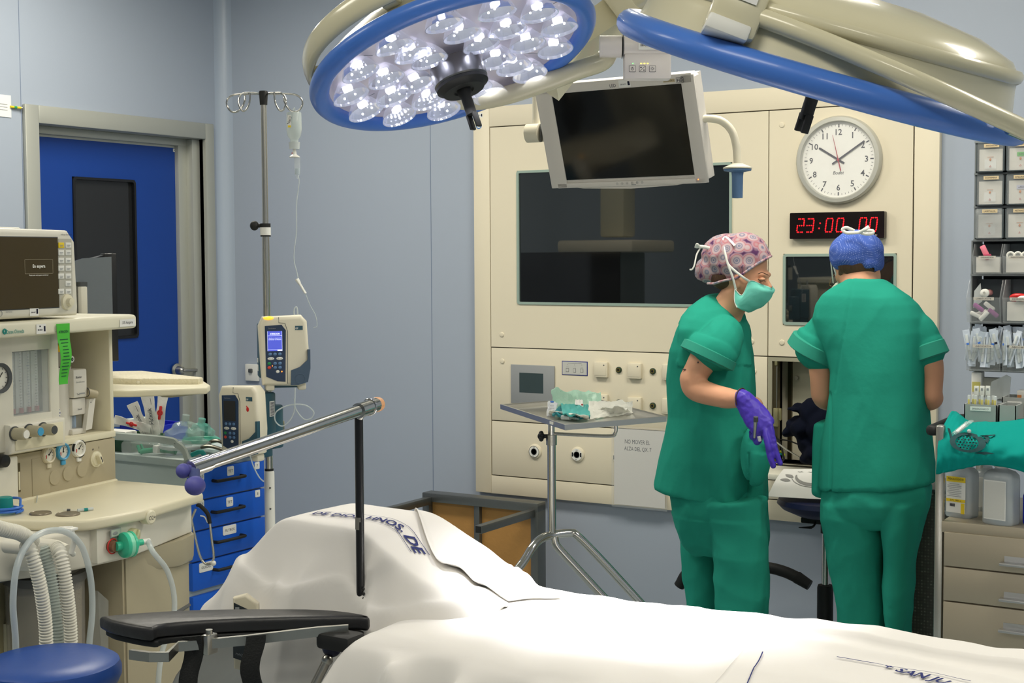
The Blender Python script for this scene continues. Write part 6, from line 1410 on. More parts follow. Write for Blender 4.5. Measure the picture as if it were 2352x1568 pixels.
Mp1 = frame(q, V((math.cos(R(45)), math.sin(R(45)), 0)), (0, 0, 1)); pump('upper infusion pump with lit violet screen reading ATENCION and an amber light', Mp1, True, 1)
q = P(572, 1050, 4.20)
Mp2 = frame(q, V((math.cos(R(4)), math.sin(R(4)), 0)), (0, 0, 1)); pump('lower infusion pump with dark screen and red mark, turned left', Mp2, False, 1)
b = MB(mat=M_tube); d_ = 4.12
b.tube(spline([P(678, 890, d_), P(677, 925, d_), P(674, 950, d_), P(660, 972, d_), P(645, 978, d_), P(632, 965, d_), P(635, 945, d_), P(665, 930, d_), P(700, 930, d_), P(720, 945, d_), P(715, 960, d_), P(698, 962, d_), P(680, 940, d_), P(676, 915, d_)]), 0.002, n=8)
obj('giving_set', b, None, 'looped clear infusion line hanging below the upper pump', 'tube')
b = MB(mat=M_tube); b.tube(spline([P(675, 730, d_+0.1), P(676, 710, d_+0.1), P(682, 706, d_+0.1), P(684, 725, d_+0.1)]), 0.002, n=8); b.tube(spline([P(574, 1045, d_), P(582, 1070, d_), P(595, 1095, d_), P(606, 1106, d_)]), 0.002, n=8); obj('short_line', b, None, 'short clear line entering the top of the upper pump', 'tube')

# ------------------------------------------------------------------ round blue stool
ZS = 0.75; q = onZ(114, 1514, ZS); kS = (q-CAM).dot(_f)*160/FPX/0.176
t = thing('round_stool', 'round stool with a thick blue padded seat at the lower left corner', 'stool', (q.x, q.y, 0))
b = MB(mat=mat('stool_blue', (30, 72, 150), 0.38, spec=0.6, bump=0.03, bscale=60)); b.lathe([(r_*kS, z_*kS) for r_, z_ in [(0, -0.075), (0.150, -0.075), (0.166, -0.066), (0.176, -0.044), (0.176, -0.026), (0.170, -0.009), (0.155, 0.0), (0.10, 0.004), (0, 0.004)]], n=72, X=T(q.x, q.y, ZS)); obj('seat', b, t, label='blue vinyl seat')
b = MB(mat=M_chrome); b.cyl((q.x, q.y, 0.06), (q.x, q.y, ZS-0.05), 0.02); obj('column', b, t)
for i in range(5):
    a_ = R(72*i); b = MB(mat=M_chrome); b.tube([V((q.x, q.y, 0.09)), V((q.x+0.22*math.cos(a_), q.y+0.22*math.sin(a_), 0.06))], 0.012, n=10); b.sph((q.x+0.22*math.cos(a_), q.y+0.22*math.sin(a_), 0.028), 0.027, M_rub, 14, 8); obj('leg', b, t)
# ------------------------------------------------------------------ instrument (mayo) stand
ZM = 1.035
A_, B2, C_ = onZ(1149, 928, ZM), onZ(1297, 975, ZM), onZ(1531, 956, ZM)
D_ = A_+C_-B2
pt_ = [A_, B2, C_, D_]; cen = (A_+C_)/2
pole0 = onY(1262, 985, lerp(A_.y, B2.y, 0.6)); 
M_tray = mat('tray_steel', (215, 214, 208), 0.3, metal=0.9)
t = thing('instrument_stand', 'steel mayo stand with rectangular tray holding opened sterile packs', 'instrument stand', (pole0.x, pole0.y, 0))
b = MB(mat=M_tray)
def ins(k_, z): return [V((cen.x+(p.x-cen.x)*k_, cen.y+(p.y-cen.y)*k_, z)) for p in pt_]
rg = [ins(0.97, ZM-0.017), ins(1.0, ZM-0.015), ins(1.0, ZM), ins(0.985, ZM+0.001), ins(0.95, ZM-0.002), ins(0.90, ZM-0.012), ins(0.88, ZM-0.014)]
b.loft(rg); obj('tray', b, t, label='shiny steel tray')
b = MB(mat=M_paper); m_ = A_.lerp(B2, 0.82); dd = (B2-A_).normalized(); b.box((0, 0, 0), (0.03, 0.008, 0.001), X=frame(m_+V((0, 0, -0.007))+dd.cross(V((0, 0, 1)))*0.001, dd, (0, 0, 1))); obj('tray_sticker', b, t)
PY_ = lerp(A_.y, B2.y, 0.76)+0.10
pz = onY(1262, 990, PY_)
b = MB(mat=M_chrome)
p_t = onY(1262, 985, PY_); p_b = onY(1272, 1228, PY_); pxm = (p_t.x+p_b.x)/2
b.cyl((pxm, PY_, p_b.z), (pxm, PY_, onY(1262, 1010, PY_).z), 0.0125, n=20); b.cyl((pxm, PY_, p_b.z), (pxm, PY_, ZM-0.016), 0.0095, n=20); obj('pole', b, t)
zr = onY(1262, 995, PY_).z
b = MB(mat=M_chrome); rr_ = onY(1415, 990, lerp(B2.y, C_.y, 0.5)+0.06); b.tube(spline([V((pxm, PY_, zr)), V((rr_.x-0.03, lerp(PY_, rr_.y, 0.93), zr)), V((rr_.x-0.003, rr_.y, zr+0.01)), V((rr_.x, rr_.y, ZM-0.016))], 8), 0.005, n=10); obj('tray_support', b, t)
b = MB(mat=M_steel); b.lathe([(0.0, onY(1262, 1021, PY_).z), (0.016, onY(1262, 1021, PY_).z), (0.016, onY(1262, 998, PY_).z), (0, onY(1262, 998, PY_).z)], n=20, X=T(pxm, PY_, 0)); cl2 = obj('clamp_collar', b, t)
b = MB(mat=M_rub); kq = V((pxm, PY_, onY(1262, 1001, PY_).z))-hx*0.03; b.cyl(kq, kq+hx*0.02, 0.006)
for i in range(6): b.sph(kq+V((0, 0, 0.008)).lerp(V((0, 0, 0.008)), 0)+(V((0, 0, 1))*math.cos(i*PI/3)+hyv*math.sin(i*PI/3))*0.009-V((0, 0, 0.008)), 0.007, None, 10, 8)
b.sph(kq, 0.011); obj('clamp_knob', b, cl2, label='black star knob')
jn = V((pxm, PY_, p_b.z)); sD = (jn-CAM).dot(_f)
def bs(px, py, dd=0.0): return P(px, py, sD+dd)
def fl0(a, p):
    k_ = (p.z-0.05)/max(0.02, a.z-p.z); return p+(p-a)*k_
b = MB(mat=M_chrome)
b.tube(spline([fl0(bs(1202, 1290, -0.08), bs(1160, 1345, -0.12)), bs(1160, 1345, -0.12), bs(1202, 1290, -0.08), bs(1222, 1258, -0.06), bs(1243, 1237, -0.03), bs(1271, 1228), bs(1310, 1224, 0.02), bs(1328, 1232, 0.02), bs(1385, 1290, 0.03), bs(1440, 1350, 0.04), fl0(bs(1385, 1290, 0.03), bs(1440, 1350, 0.04))], 8), 0.0125, n=14)
b.tube(spline([bs(1273, 1232), bs(1278, 1252), bs(1300, 1278), bs(1352, 1334), fl0(bs(1300, 1278), bs(1352, 1334))], 8), 0.0125, n=14); obj('base_frame', b, t, label='bent steel tube base')
for q in (fl0(bs(1202, 1290, -0.08), bs(1160, 1345, -0.12)), fl0(bs(1385, 1290, 0.03), bs(1440, 1350, 0.04)), fl0(bs(1300, 1278), bs(1352, 1334))):
    b = MB(mat=M_rub); b.lathe([(0, -0.01), (0.026, -0.01), (0.026, 0.01), (0, 0.01)], n=18, X=T(q.x, q.y, 0.026) @ RX(90)); obj('castor', b, t)
# packs on the tray
zt2 = ZM-0.012
def my(px, py, dz=0.0): return onZ(px, py, zt2+dz)
t = thing('sterile_pack', 'large opened green and white sterile pouch on the steel tray', 'pack', my(1370, 955))
Mgp = mat('pack_mint', (180, 222, 200), 0.25, alpha=0.85, bump=0.4, bscale=50)
def sheet_pts(poly4, nx=16, ny=10, amp=0.006, seed=0, sag=0.0):
    a, c, d, e = poly4
    return lambda u, v: tuple((a.lerp(c, u)).lerp(e.lerp(d, u), v)+V((0, 0, 1))*(amp*nz((u*5+seed, v*4, seed), 1.0)+amp*0.6*nz((u*13, v*9, seed+3), 1)-sag*math.sin(PI*u)*math.sin(PI*v))+V((0, 1, 0))*amp*nz((u*6, v*5, seed+9), 1.0))
dM = (my(1320, 950)-CAM).dot(_f)
b = MB(mat=Mgp); b.grid(sheet_pts([P(1271, 955, dM-0.02), P(1385, 955, dM+0.06), P(1380, 900, dM+0.16), P(1267, 894, dM+0.08)], amp=0.012, seed=1), 22, 14, None, 0.001); obj('back_flap', b, t, label='shiny mint back flap')
b = MB(mat=mat('pack_teal', (70, 170, 165), 0.5)); b.grid(sheet_pts([my(1292, 950, 0.02), my(1356, 953, 0.02), P(1352, 930, dM+0.03), P(1288, 926, dM+0.03)], amp=0.006, seed=4), 18, 10, None, 0.004); b.grid(sheet_pts([my(1268, 952, 0.012), my(1355, 958, 0.012), P(1350, 936, dM), P(1282, 934, dM)], amp=0.008, seed=6), 18, 10, mat('pack_teal_dark', (20, 125, 135), 0.5), 0.006); obj('drape_fold', b, t, label='teal folded drape')
b = MB(mat=mat('pack_white', (226, 226, 216), 0.55, bump=0.4, bscale=40)); b.grid(sheet_pts([my(1350, 963, 0.002), my(1452, 948, 0.002), P(1453, 921, dM+0.02), P(1353, 921, dM-0.04)], amp=0.010, seed=8), 20, 10, None, 0.002); b.grid(sheet_pts([my(1355, 962, 0.003), my(1452, 946, 0.003), my(1425, 935, 0.03), my(1350, 940, 0.02)], amp=0.008, seed=12), 16, 10, None, 0.002)
b.grid(sheet_pts([my(1258, 951, 0.003), my(1352, 963, 0.003), my(1352, 956, 0.02), my(1262, 944, 0.018)], amp=0.006, seed=13), 16, 6, None, 0.002); obj('pouch', b, t, label='crumpled white pouch')
b = MB(mat=M_paper); b.grid(sheet_pts([P(1320, 928, dM), P(1340, 934, dM), P(1338, 918, dM+0.04), P(1322, 917, dM+0.04)], amp=0.006, seed=15), 6, 6, None, 0.001); b.sph(P(1337, 929, dM-0.01), 0.003, M_red, 8, 6); obj('swab', b, t)
t = thing('swab_packet', 'small upright white packet with blue corner print at the left of the tray', 'packet', my(1267, 958))
b = MB(mat=mat('packet_white', (226, 228, 232), 0.5)); d2 = dM-0.06; b.grid(sheet_pts([P(1256, 955, d2), P(1274, 959, d2), P(1280, 924, d2+0.03), P(1260, 920, d2+0.03)], amp=0.004, seed=20), 8, 10, None, 0.004); obj('wrapper', b, t)
b = MB(mat=M_inkb); fr = frame(P(1268, 938, d2+0.008), CR, -CD); 
for i in range(5): b.box((0, 0.010-i*0.005, 0.003), (0.012-0.002*(i % 2), 0.0012, 0.0006), M_grey, X=fr)
b.sph(P(1268, 922.5, d2+0.012), (0.007, 0.003, 0.003), MC['cable_blue'], 10, 5); b.box((0.006, -0.018, 0.003), (0.008, 0.005, 0.001), MC['cable_blue'], X=fr); obj('print', b, t)
t = thing('glass_vial', 'small clear glass vial with white label lying at the front of the tray', 'vial', my(1306, 958))
b = MB(mat=M_milky); a, c = my(1291, 958, 0.007), my(1310, 959.5, 0.007); b.cyl(a, c, 0.0068, n=14); obj('vial_body', b, t); b = MB(mat=M_clear); e = my(1329, 962, 0.007); b.tube([c, lerp(c, e, 0.3), lerp(c, e, 0.5), e], [0.005, 0.0025, 0.0035, 0.002], n=10); obj('vial_neck', b, t)

# ------------------------------------------------------------------ steel step lying on its side by the wall
YS = 5.22
t = thing('step_platform', 'steel framed step platform tipped on its side, brown underside facing out', 'platform', onY(1100, 1290, YS))
M_gun = mat('dull_steel_frame', (120, 122, 120), 0.4, metal=0.85, bump=0.05, bscale=30)
tl_, tr_ = onY(984, 1132, YS), onY(1226, 1160, YS)
FW = 0.045; zt3 = (tl_.z+tr_.z)/2; zb = zt3-0.62
x0, x1 = tl_.x, tr_.x+0.01
def bar(n_, a, c): b = MB(mat=M_gun); b.bx(a, c, bev=0.002); return obj(n_, b, t)
bar('frame_rail', (x0-0.02, YS-0.02, zt3-0.03), (x1+0.02, YS+0.05, zt3+0.008)); bar('frame_rail', (x0-0.02, YS-0.02, zb), (x1+0.02, YS+0.05, zb+0.035))
bar('frame_rail', (x0-0.02, YS-0.019, zb), (x0+0.015, YS+0.05, zt3)); bar('frame_rail', (x1-0.015, YS-0.019, zb), (x1+0.02, YS+0.05, zt3)); xm = onY(1098, 1190, YS).x; bar('frame_rail', (xm-0.014, YS-0.012, zb), (xm+0.014, YS+0.04, zt3))
b = MB(mat=mat('brown_board', (176, 130, 70), 0.6, var=0.2, vscale=6, bump=0.1)); b.bx((x0, YS+0.01, zb+0.02), (x1, YS+0.03, zt3-0.02)); obj('board', b, t, label='brown underside board')
for (a, px, py) in ((V((x1-0.01, YS-0.02, zt3-0.035)), 1146, 1206), (V((x0+0.015, YS-0.02, zt3-0.025)), 925, 1172)):
    e = onX(px, py, a.x) if False else None
    L_ = 0.42; b = MB(mat=M_gun); b.bx((a.x-0.016, a.y-L_, a.z-0.016), (a.x+0.016, a.y, a.z+0.016), bev=0.002); b.bx((a.x-0.013, a.y-L_-0.001, a.z-0.013), (a.x+0.013, a.y-L_+0.001, a.z+0.013), M_rub); obj('leg', b, t)
for xx in (x1-0.01, x0+0.015):
    b = MB(mat=M_gun); b.bx((xx-0.016, YS-0.44, zb+0.0), (xx+0.016, YS-0.02, zb+0.034), bev=0.002); obj('leg', b, t)

# ------------------------------------------------------------------ navy stool with paper, behind the right person
YQ = 4.98
sq = onY(1897, 1160, YQ)
t = thing('swivel_stool', 'navy swivel stool with chrome gas column beside the right person', 'stool', (sq.x, YQ, 0))
b = MB(mat=mat('navy_vinyl', (30, 38, 78), 0.5)); zs = onY(1897, 1143, YQ).z; zl = onY(1897, 1186, YQ).z
b.lathe([(0, zl), (0.10, zl+0.004), (0.155, zl+0.028), (0.175, zs-0.02), (0.168, zs-0.004), (0.14, zs), (0, zs)], n=48, X=T(sq.x+0.0, YQ, 0)); obj('seat', b, t)
b = MB(mat=M_rub); b.box((sq.x, YQ, zl-0.008), (0.14, 0.14, 0.02), bev=0.004); b.cyl((sq.x, YQ, zl-0.06), (sq.x, YQ, zl), 0.018); b.tube(spline([onY(1878, 1187, YQ-0.05), onY(1870, 1206, YQ-0.08), onY(1862, 1212, YQ-0.09)]), 0.004); b.tube([onY(1864, 1211, YQ-0.09), onY(1835, 1211, YQ-0.09)], [0.010, 0.004], n=10, flat=0.5); obj('height_lever', b, t, label='black height lever')
b = MB(mat=M_chrome); z_ = onY(1897, 1343, YQ).z; b.cyl((sq.x, YQ, z_), (sq.x, YQ, zl-0.05), 0.0135, n=22); obj('gas_column', b, t, label='chrome gas column')
b = MB(mat=M_rub); b.lathe([(0.0, 0.06), (0.029, 0.06), (0.029, z_-0.01), (0.026, z_), (0, z_)], n=28, X=T(sq.x, YQ, 0)); obj('column_sleeve', b, t, label='black column sleeve')
for i in range(5):
    a_ = R(72*i+36); b = MB(mat=M_rub); b.tube([V((sq.x, YQ, 0.10)), V((sq.x+0.27*math.cos(a_), YQ+0.27*math.sin(a_), 0.06))], [0.022, 0.014], n=10); b.sph((sq.x+0.27*math.cos(a_), YQ+0.27*math.sin(a_), 0.028), 0.027, None, 14, 8); obj('base_leg', b, t)
# printed paper lying on the seat
t = thing('printed_paper', 'white sheet with grey curled ornament print lying on the navy stool seat', 'paper', (sq.x-0.05, YQ, zs))
pA, pB, pC, pD = onY(1763, 1143, YQ-0.16), onY(1905, 1143, YQ-0.12), onY(1920, 1079, YQ+0.13), onY(1800, 1079, YQ+0.13)
pA.z = pB.z = zs+0.012
def pap(u, v):
    p = pA.lerp(pB, u).lerp(pD.lerp(pC, u), v); return (p.x+(-0.0)*v, p.y, p.z+0.010*math.sin(PI*v)*(1-u)+0.004)
b = MB(mat=M_paper); b.grid(pap, 16, 16, None, 0.0006); obj('sheet', b, t)
b = MB(mat=mat('print_grey', (150, 150, 148), 0.7))
def onpap(pts, wd):
    vs = []; k0 = len(pts)
    for i, (u, v) in enumerate(pts):
        a = V(pts[max(i-1, 0)]); c = V(pts[min(i+1, k0-1)]); d = (c-a).normalized(); n_ = V((-d.y, d.x))*wd*(0.3+math.sin(PI*i/(k0-1)))
        for s_ in (1, -1): q = V(pap(min(1, max(0, u+n_.x*s_)), min(1, max(0, v+n_.y*s_)))); vs.append(q+V((0, -0.0006, 0.0012)))
    b.add(vs, [[2*i, 2*i+1, 2*i+3, 2*i+2] for i in range(k0-1)])
for r_, w_ in ((0.30, 0.035), (0.38, 0.008)): onpap([(0.62+r_*math.cos(R(a)), 0.72+r_*1.0*math.sin(R(a))) for a in range(180, 361, 10)], w_)
onpap([(0.08+0.02*i, 0.50+0.01*math.sin(i*0.5)) for i in range(10)], 0.04); onpap([(0.12+0.018*i, 0.72-0.012*i) for i in range(10)], 0.04)
for i in range(3): onpap([(0.3+0.2*i+0.02*j, 0.86+0.01*math.sin(j*2)) for j in range(7)], 0.007)
b.recalc = False; obj('print', b, t, label='grey ornament print')
# dark jacket bundled on the shelf
mb_ = MB(mat=mat('navy_fleece', (14, 18, 32), 0.95, spec=0.1)); YJ = 5.40
for (px, py, rx, rz_) in ((1870, 950, 32, 34), (1850, 980, 34, 26), (1872, 1010, 38, 40), (1885, 1040, 36, 24), (1815, 992, 14, 14), (1830, 970, 16, 12), (1826, 935, 9, 6), (1840, 938, 14, 8), (1890, 980, 36, 46), (1865, 1050, 20, 12)):
    q = onY(px, py, YJ+random.uniform(-0.03, 0.02)); s_ = (q-CAM).dot(_f)/FPX; mb_.sph(q, (rx*s_, 0.09, rz_*s_), None, 20, 12)
jm = voxel(mb_, 0.008, 4); displace(jm, lambda p: 0.020*(0.3-abs(nz((p.x*9+p.z*5, p.y*9, p.z*12), 1)))+0.005*nz(p, 30))
jk = obj('jacket', jm, None, 'dark navy jacket bundled on the fold-down shelf in the wall niche', 'jacket', ang=180)
b = MB(mat=M_steel); 
for i in range(8): b.sph(onY(1868+i*2.6, 1002+i*1.0, YJ-0.115), 0.0016, None, 6, 4)
b.recalc = True
zp = obj('zip', b, jk, label='metal zip teeth')
# curved black bar low on the wall between the two people
t = thing('bumper_bar', 'curved black bar with rubber ends low by the wall behind the left person', 'bar', onY(1700, 1330, 5.1))
b = MB(mat=M_rub); YK = 5.1; pts = [onY(1560, 1345, YK), onY(1585, 1312, YK), onY(1660, 1296, YK), onY(1755, 1302, YK), onY(1800, 1312, YK), onY(1836, 1328, YK)]; b.tube(spline(pts, 8), 0.022, n=12, flat=1.0); obj('curved_bar', b, t)
b = MB(mat=M_rub); b.tube([onY(1830, 1325, YK), onY(1860, 1344, YK)], [0.024, 0.020], n=12); obj('rubber_end', b, t)
b = MB(mat=M_rub); b.tube([onY(1640, 1300, YK), V((onY(1640, 1300, YK).x, YK, 0.0))], 0.015, n=12); obj('upright', b, t); b = MB(mat=M_rub); b.tube([onY(1750, 1300, YK), V((onY(1750, 1300, YK).x, YK, 0.0))], 0.015, n=12); obj('upright', b, t)

# ------------------------------------------------------------------ steel trolley at the right
YC = 4.05
def cc(px, py, y=YC): q = onY(px, py, y); return q
cx0 = cc(2168, 1250).x; cx1 = cx0+0.62; zc_ = cc(2170, 1195).z
t = thing('steel_trolley', 'brushed steel drawer trolley with upper shelf at the right edge', 'trolley', (cx0+0.3, YC+0.25, 0))
M_cs = mat('warm_brushed_steel', (176, 166, 146), 0.42, metal=0.45, bump=0.02, bscale=200)
b = MB(mat=M_cs); b.bx((cx0, YC, 0.05), (cx1, YC+0.5, zc_-0.03)); b.bx((cx0-0.005, YC-0.012, zc_-0.032), (cx1+0.02, YC+0.5, zc_), bev=0.003); body2 = obj('carcass', b, t)
ys = [cc(2170, 1218).z, cc(2170, 1298).z, cc(2170, 1377).z, cc(2170, 1377).z-0.18, 0.1]
for i in range(4):
    b = MB(mat=M_cs); b.bx((cx0+0.004, YC-0.016, ys[i+1]+0.003), (cx1-0.004, YC, ys[i]-0.001), bev=0.002); d_ = obj('drawer', b, t)
    hy = ys[i]-(0.072 if i < 2 else 0.06); h0_ = cc(2296, 1278, YC-0.03).x
    b = MB(mat=M_alu); b.bx((h0_, YC-0.04, hy-0.004), (h0_+0.17, YC-0.014, hy+0.004), bev=0.002); b.bx((h0_+0.01, YC-0.018, hy), (h0_+0.16, YC-0.015, hy+0.02)); obj('handle', b, d_)
b = MB(mat=M_steel); pxl = cc(2158, 1200).x; zu = cc(2158, 975).z
for xx, yy in ((pxl, YC+0.0), (pxl, YC+0.48)): b.bx((xx-0.012, yy-0.012, 0.05), (xx+0.012, yy+0.012, zu), bev=0.006)
obj('corner_post', b, t)
b = MB(mat=M_steel); zsf = cc(2200, 1040, YC).z; b.bx((pxl, YC, zsf-0.02), (cx1, YC+0.48, zsf), bev=0.002); obj('upper_shelf', b, t)
b = MB(mat=M_rub); h0 = cc(2136, 990, YC-0.02); b.tube(spline([V((pxl, YC+0.02, h0.z)), V((pxl-0.03, YC, h0.z)), V((pxl-0.034, YC+0.1, h0.z)), V((pxl-0.034, YC+0.3, h0.z)), V((pxl, YC+0.36, h0.z))], 6), 0.011, n=10, flat=1.3); obj('push_handle', b, t, label='black push handle')
for xx in (cx0+0.04, cx1-0.04):
    for yy in (YC+0.05, YC+0.45): b = MB(mat=M_rub); b.lathe([(0, -0.012), (0.045, -0.012), (0.045, 0.012), (0, 0.012)], n=18, X=T(xx, yy, 0.045) @ RX(90)); obj('castor', b, t)
# green cloth draped over the shelf
tl = [(2150, 1089, -0.03), (2185, 1082, -0.035), (2225, 1073, -0.035), (2262, 1068, -0.035), (2310, 1074, -0.035), (2400, 1095, -0.035), (2480, 1095, -0.035)]
md = [(2152, 1052, -0.04), (2185, 1045, -0.045), (2225, 1046, -0.045), (2262, 1044, -0.045), (2310, 1044, -0.045), (2400, 1050, -0.045), (2480, 1050, -0.045)]
m2 = [(2158, 1000, 0.0), (2188, 1000, 0.0), (2225, 1010, -0.01), (2262, 1012, -0.01), (2310, 1014, -0.01), (2400, 1020, -0.01), (2480, 1020, -0.01)]
tp = [(2182, 950, 0.10), (2200, 955, 0.10), (2228, 972, 0.12), (2262, 972, 0.12), (2310, 972, 0.12), (2400, 960, 0.12), (2480, 960, 0.12)]
bkk = [(2196, 944, 0.2), (2204, 950, 0.2), (2230, 966, 0.2), (2262, 966, 0.2), (2310, 966, 0.2), (2400, 955, 0.2), (2480, 955, 0.2)]
rowsC = [[onY(px, py, YC+dy) for px, py, dy in r_] for r_ in (tl, md, m2, tp, bkk)]
sp_r = [spline(r_, 10) for r_ in rowsC]; NC = len(sp_r[0])
colsC = [spline([sp_r[k_][i] for k_ in range(5)], 8) for i in range(NC)]; NR = len(colsC[0])
M_cloth = mat('green_surgical_cloth', (12, 140, 132), 0.85, bump=0.1, bscale=40, spec=0.1)
def clo(u, v):
    i = min(NC-1, round(u*(NC-1))); j = min(NR-1, round(v*(NR-1))); p = colsC[i][j]
    return tuple(p+V((0, -1, 0.4))*(0.010*nz((u*8, v*3, 1), 1)+0.006*nz((u*20, v*6, 4), 1)))
b = MB(mat=M_cloth); b.grid(clo, NC-1, NR-1, None, 0.002); b.recalc = False
ctn = obj('surgical_cloth', b, None, 'teal green cloth with dark printed emblem draped over the trolley shelf', 'cloth', ang=180, loc=cc(2250, 1050))
# printed emblem: dark oval band with a dotted middle
b = MB(mat=mat('emblem_dark', (14, 62, 66), 0.8))
def near(px, py, off=0.009):
    best = None
    for i in range(NC):
        for j in range(NR):
            p = V(clo(i/(NC-1), j/(NR-1))); q = p-CAM; z = q.dot(_f); a = 1176+FPX*q.dot(CR)/z; c = 784+FPX*q.dot(CD)/z; d = (a-px)**2+(c-py)**2
            if best is None or d < best[0]: best = (d, z)
    return P(px, py, best[1]-off)
def poly_c(pts): vs = [near(*p) for p in pts]; c = near(sum(p[0] for p in pts)/len(pts), sum(p[1] for p in pts)/len(pts)); b.add(vs+[c], [[i, (i+1) % len(vs), len(vs)] for i in range(len(vs))])
cxe, cye = 2223, 1016
outer = [(cxe+40*math.cos(R(a))*(1.05), cye+23*math.sin(R(a))+3*math.cos(R(a))) for a in range(0, 360, 20)]; inner = [(cxe-2+27*math.cos(R(a)), cye+17*math.sin(R(a))+2*math.cos(R(a))) for a in range(0, 360, 20)]
vo = [near(*p) for p in outer]; vi = [near(*p) for p in inner]; n_ = len(vo); b.add(vo+vi, [[i, (i+1) % n_, n_+(i+1) % n_, n_+i] for i in range(n_)])
for r_ in range(5):
    for c_ in range(7):
        x = cxe-2+(c_-3)*7.4+(r_ % 2)*3.6; y = cye+(r_-2)*6.4+(x-cxe)*0.06
        if ((x-cxe+2)/25)**2+((y-cye)/15)**2 < 1: poly_c([(x+2.6*math.cos(R(a)), y+2.3*math.sin(R(a))) for a in range(0, 360, 60)])
poly_c([(2256, 1000), (2268, 998), (2273, 1008), (2268, 1018), (2262, 1012), (2264, 1006)]); poly_c([(2236, 1040), (2262, 1037), (2285, 1041), (2260, 1044)]); poly_c([(2176, 982), (2182, 984), (2192, 1018), (2184, 1012)]); poly_c([(2250, 1000), (2287, 997), (2284, 1000), (2258, 1003)])
b.recalc = False; obj('emblem', b, ctn, label='dark printed emblem')
# syringe in wrapper on the cloth
t = thing('wrapped_syringe', 'syringe in clear wrapper lying on the teal cloth', 'syringe', cc(2210, 985))
dS = (near(2210, 985)-CAM).dot(_f)-0.02
b = MB(mat=M_clear); a, c = P(2190, 998, dS), P(2222, 972, dS+0.02); b.tube([a, c], 0.0075, n=14); b.tube([c, P(2232, 966, dS+0.03)], [0.011, 0.008], n=12, flat=0.3); obj('wrapper', b, t); b = MB(mat=M_milky); b.tube([lerp(a, c, 0.2), lerp(a, c, 0.9)], 0.0045, n=12); b.tube([lerp(a, c, 0.25), lerp(a, c, 0.8)], 0.0048, M_paper, n=12); b.sph(P(2226, 990, dS), 0.006, None, 10, 6); obj('barrel', b, t)
# bottles on the counter
def bottle(px0, px1, pt0, pb0, y, lab, kind):
    q = onY((px0+px1)/2, pb0, y); q.z = zc_; s_ = (q-CAM).dot(_f)/FPX; rr = (px1-px0)/2*s_; H = (pb0-pt0)*s_
    t = thing('saline_bottle', lab, 'bottle', q, 'large clear bottles on the steel trolley'); X = T(*q) @ RZ(-15)
    b = MB(mat=mat('bottle_plastic', (206, 214, 218), 0.2, alpha=0.66, spec=0.6)); rg = []
    for k_, hh in ((0.92, 0), (1, 0.03), (1, 0.70), (0.96, 0.78), (0.75, 0.84), (0.38, 0.88), (0.36, 0.92)): rg.append([X @ V((rr*k_*max(-0.94, min(0.94, 1.25*math.cos(2*PI*j/32))) if k_ > 0.5 else rr*k_*math.cos(2*PI*j/32), rr*0.78*k_*math.sin(2*PI*j/32), H*hh)) for j in range(32)])
    b.loft(rg); obj('bottle_body', b, t)
    if kind != 'back':
        b = MB(mat=M_white); b.lathe([(0, H*0.9), (rr*0.42, H*0.9), (rr*0.42, H*0.96), (rr*0.46, H*0.965), (rr*0.46, H), (0, H)], n=24, X=X); b.box((0, -rr*0.45, H*0.945), (rr*0.5, 0.002, H*0.03), M_red, X=X); obj('cap', b, t, label='white cap')
    b = MB(mat=M_paper); yy = -rr*0.80
    b.box((0, yy, H*0.40), (rr*1.35, 0.0015, H*0.62), X=X)
    if kind == 'front':
        Yf = X @ T(0, yy-0.001, 0) @ RX(90)
        b.box((0, H*0.66, 0.0004), (rr*1.35, H*0.09, 0.0006), M_yel, X=Yf); b.box((0, H*0.30, 0.0004), (rr*1.35, H*0.05, 0.0006), M_yel, X=Yf); b.box((rr*0.5, H*0.17, 0.0004), (rr*0.25, H*0.18, 0.0006), M_yel, X=Yf)
        for i in range(8): b.box((-rr*0.1, H*(0.58-i*0.03), 0.0006), (rr*(1.0 if i % 3 else 0.7), 0.0012, 0.0005), M_grey, X=Yf)
        b.text('FISIOLOGICO', M_ink, (0, H*0.665), w_=rr*1.1, z=0.001, X=Yf); b.text('0,9% 1000 ml', M_ink, (0, H*0.30), w_=rr*0.8, z=0.001, X=Yf)
        for i in range(10): b.box((-rr*0.4+i*0.0016, H*0.22, 0.0006), (0.0008, H*0.05, 0.0005), M_ink, X=Yf)
    else: b.box((0, yy-0.0012, H*0.40), (rr*1.28, 0.0008, H*0.58), mat('label_back', (214, 214, 208), 0.6), X=X)
    obj('bottle_label', b, t, label='yellow banded label' if kind == 'front' else 'plain white label')
bottle(2174, 2244, 1062, 1196, YC+0.09, 'saline bottle with yellow banded label, left one on the steel trolley', 'front')
bottle(2260, 2338, 1061, 1206, YC+0.03, 'saline bottle with white cap and plain label, nearest on the steel trolley', 'cap')
bottle(2238, 2296, 1078, 1190, YC+0.22, 'saline bottle standing behind the gap between the two front bottles', 'back')
b = MB(mat=mat('royal_blue', (30, 45, 185), 0.4)); q = cc(2356, 1190, YC+0.06); b.box((q.x+0.02, q.y, zc_+0.045), (0.05, 0.05, 0.088), bev=0.008); obj('blue_box', b, None, 'blue box cut off by the right picture edge on the steel trolley', 'box')

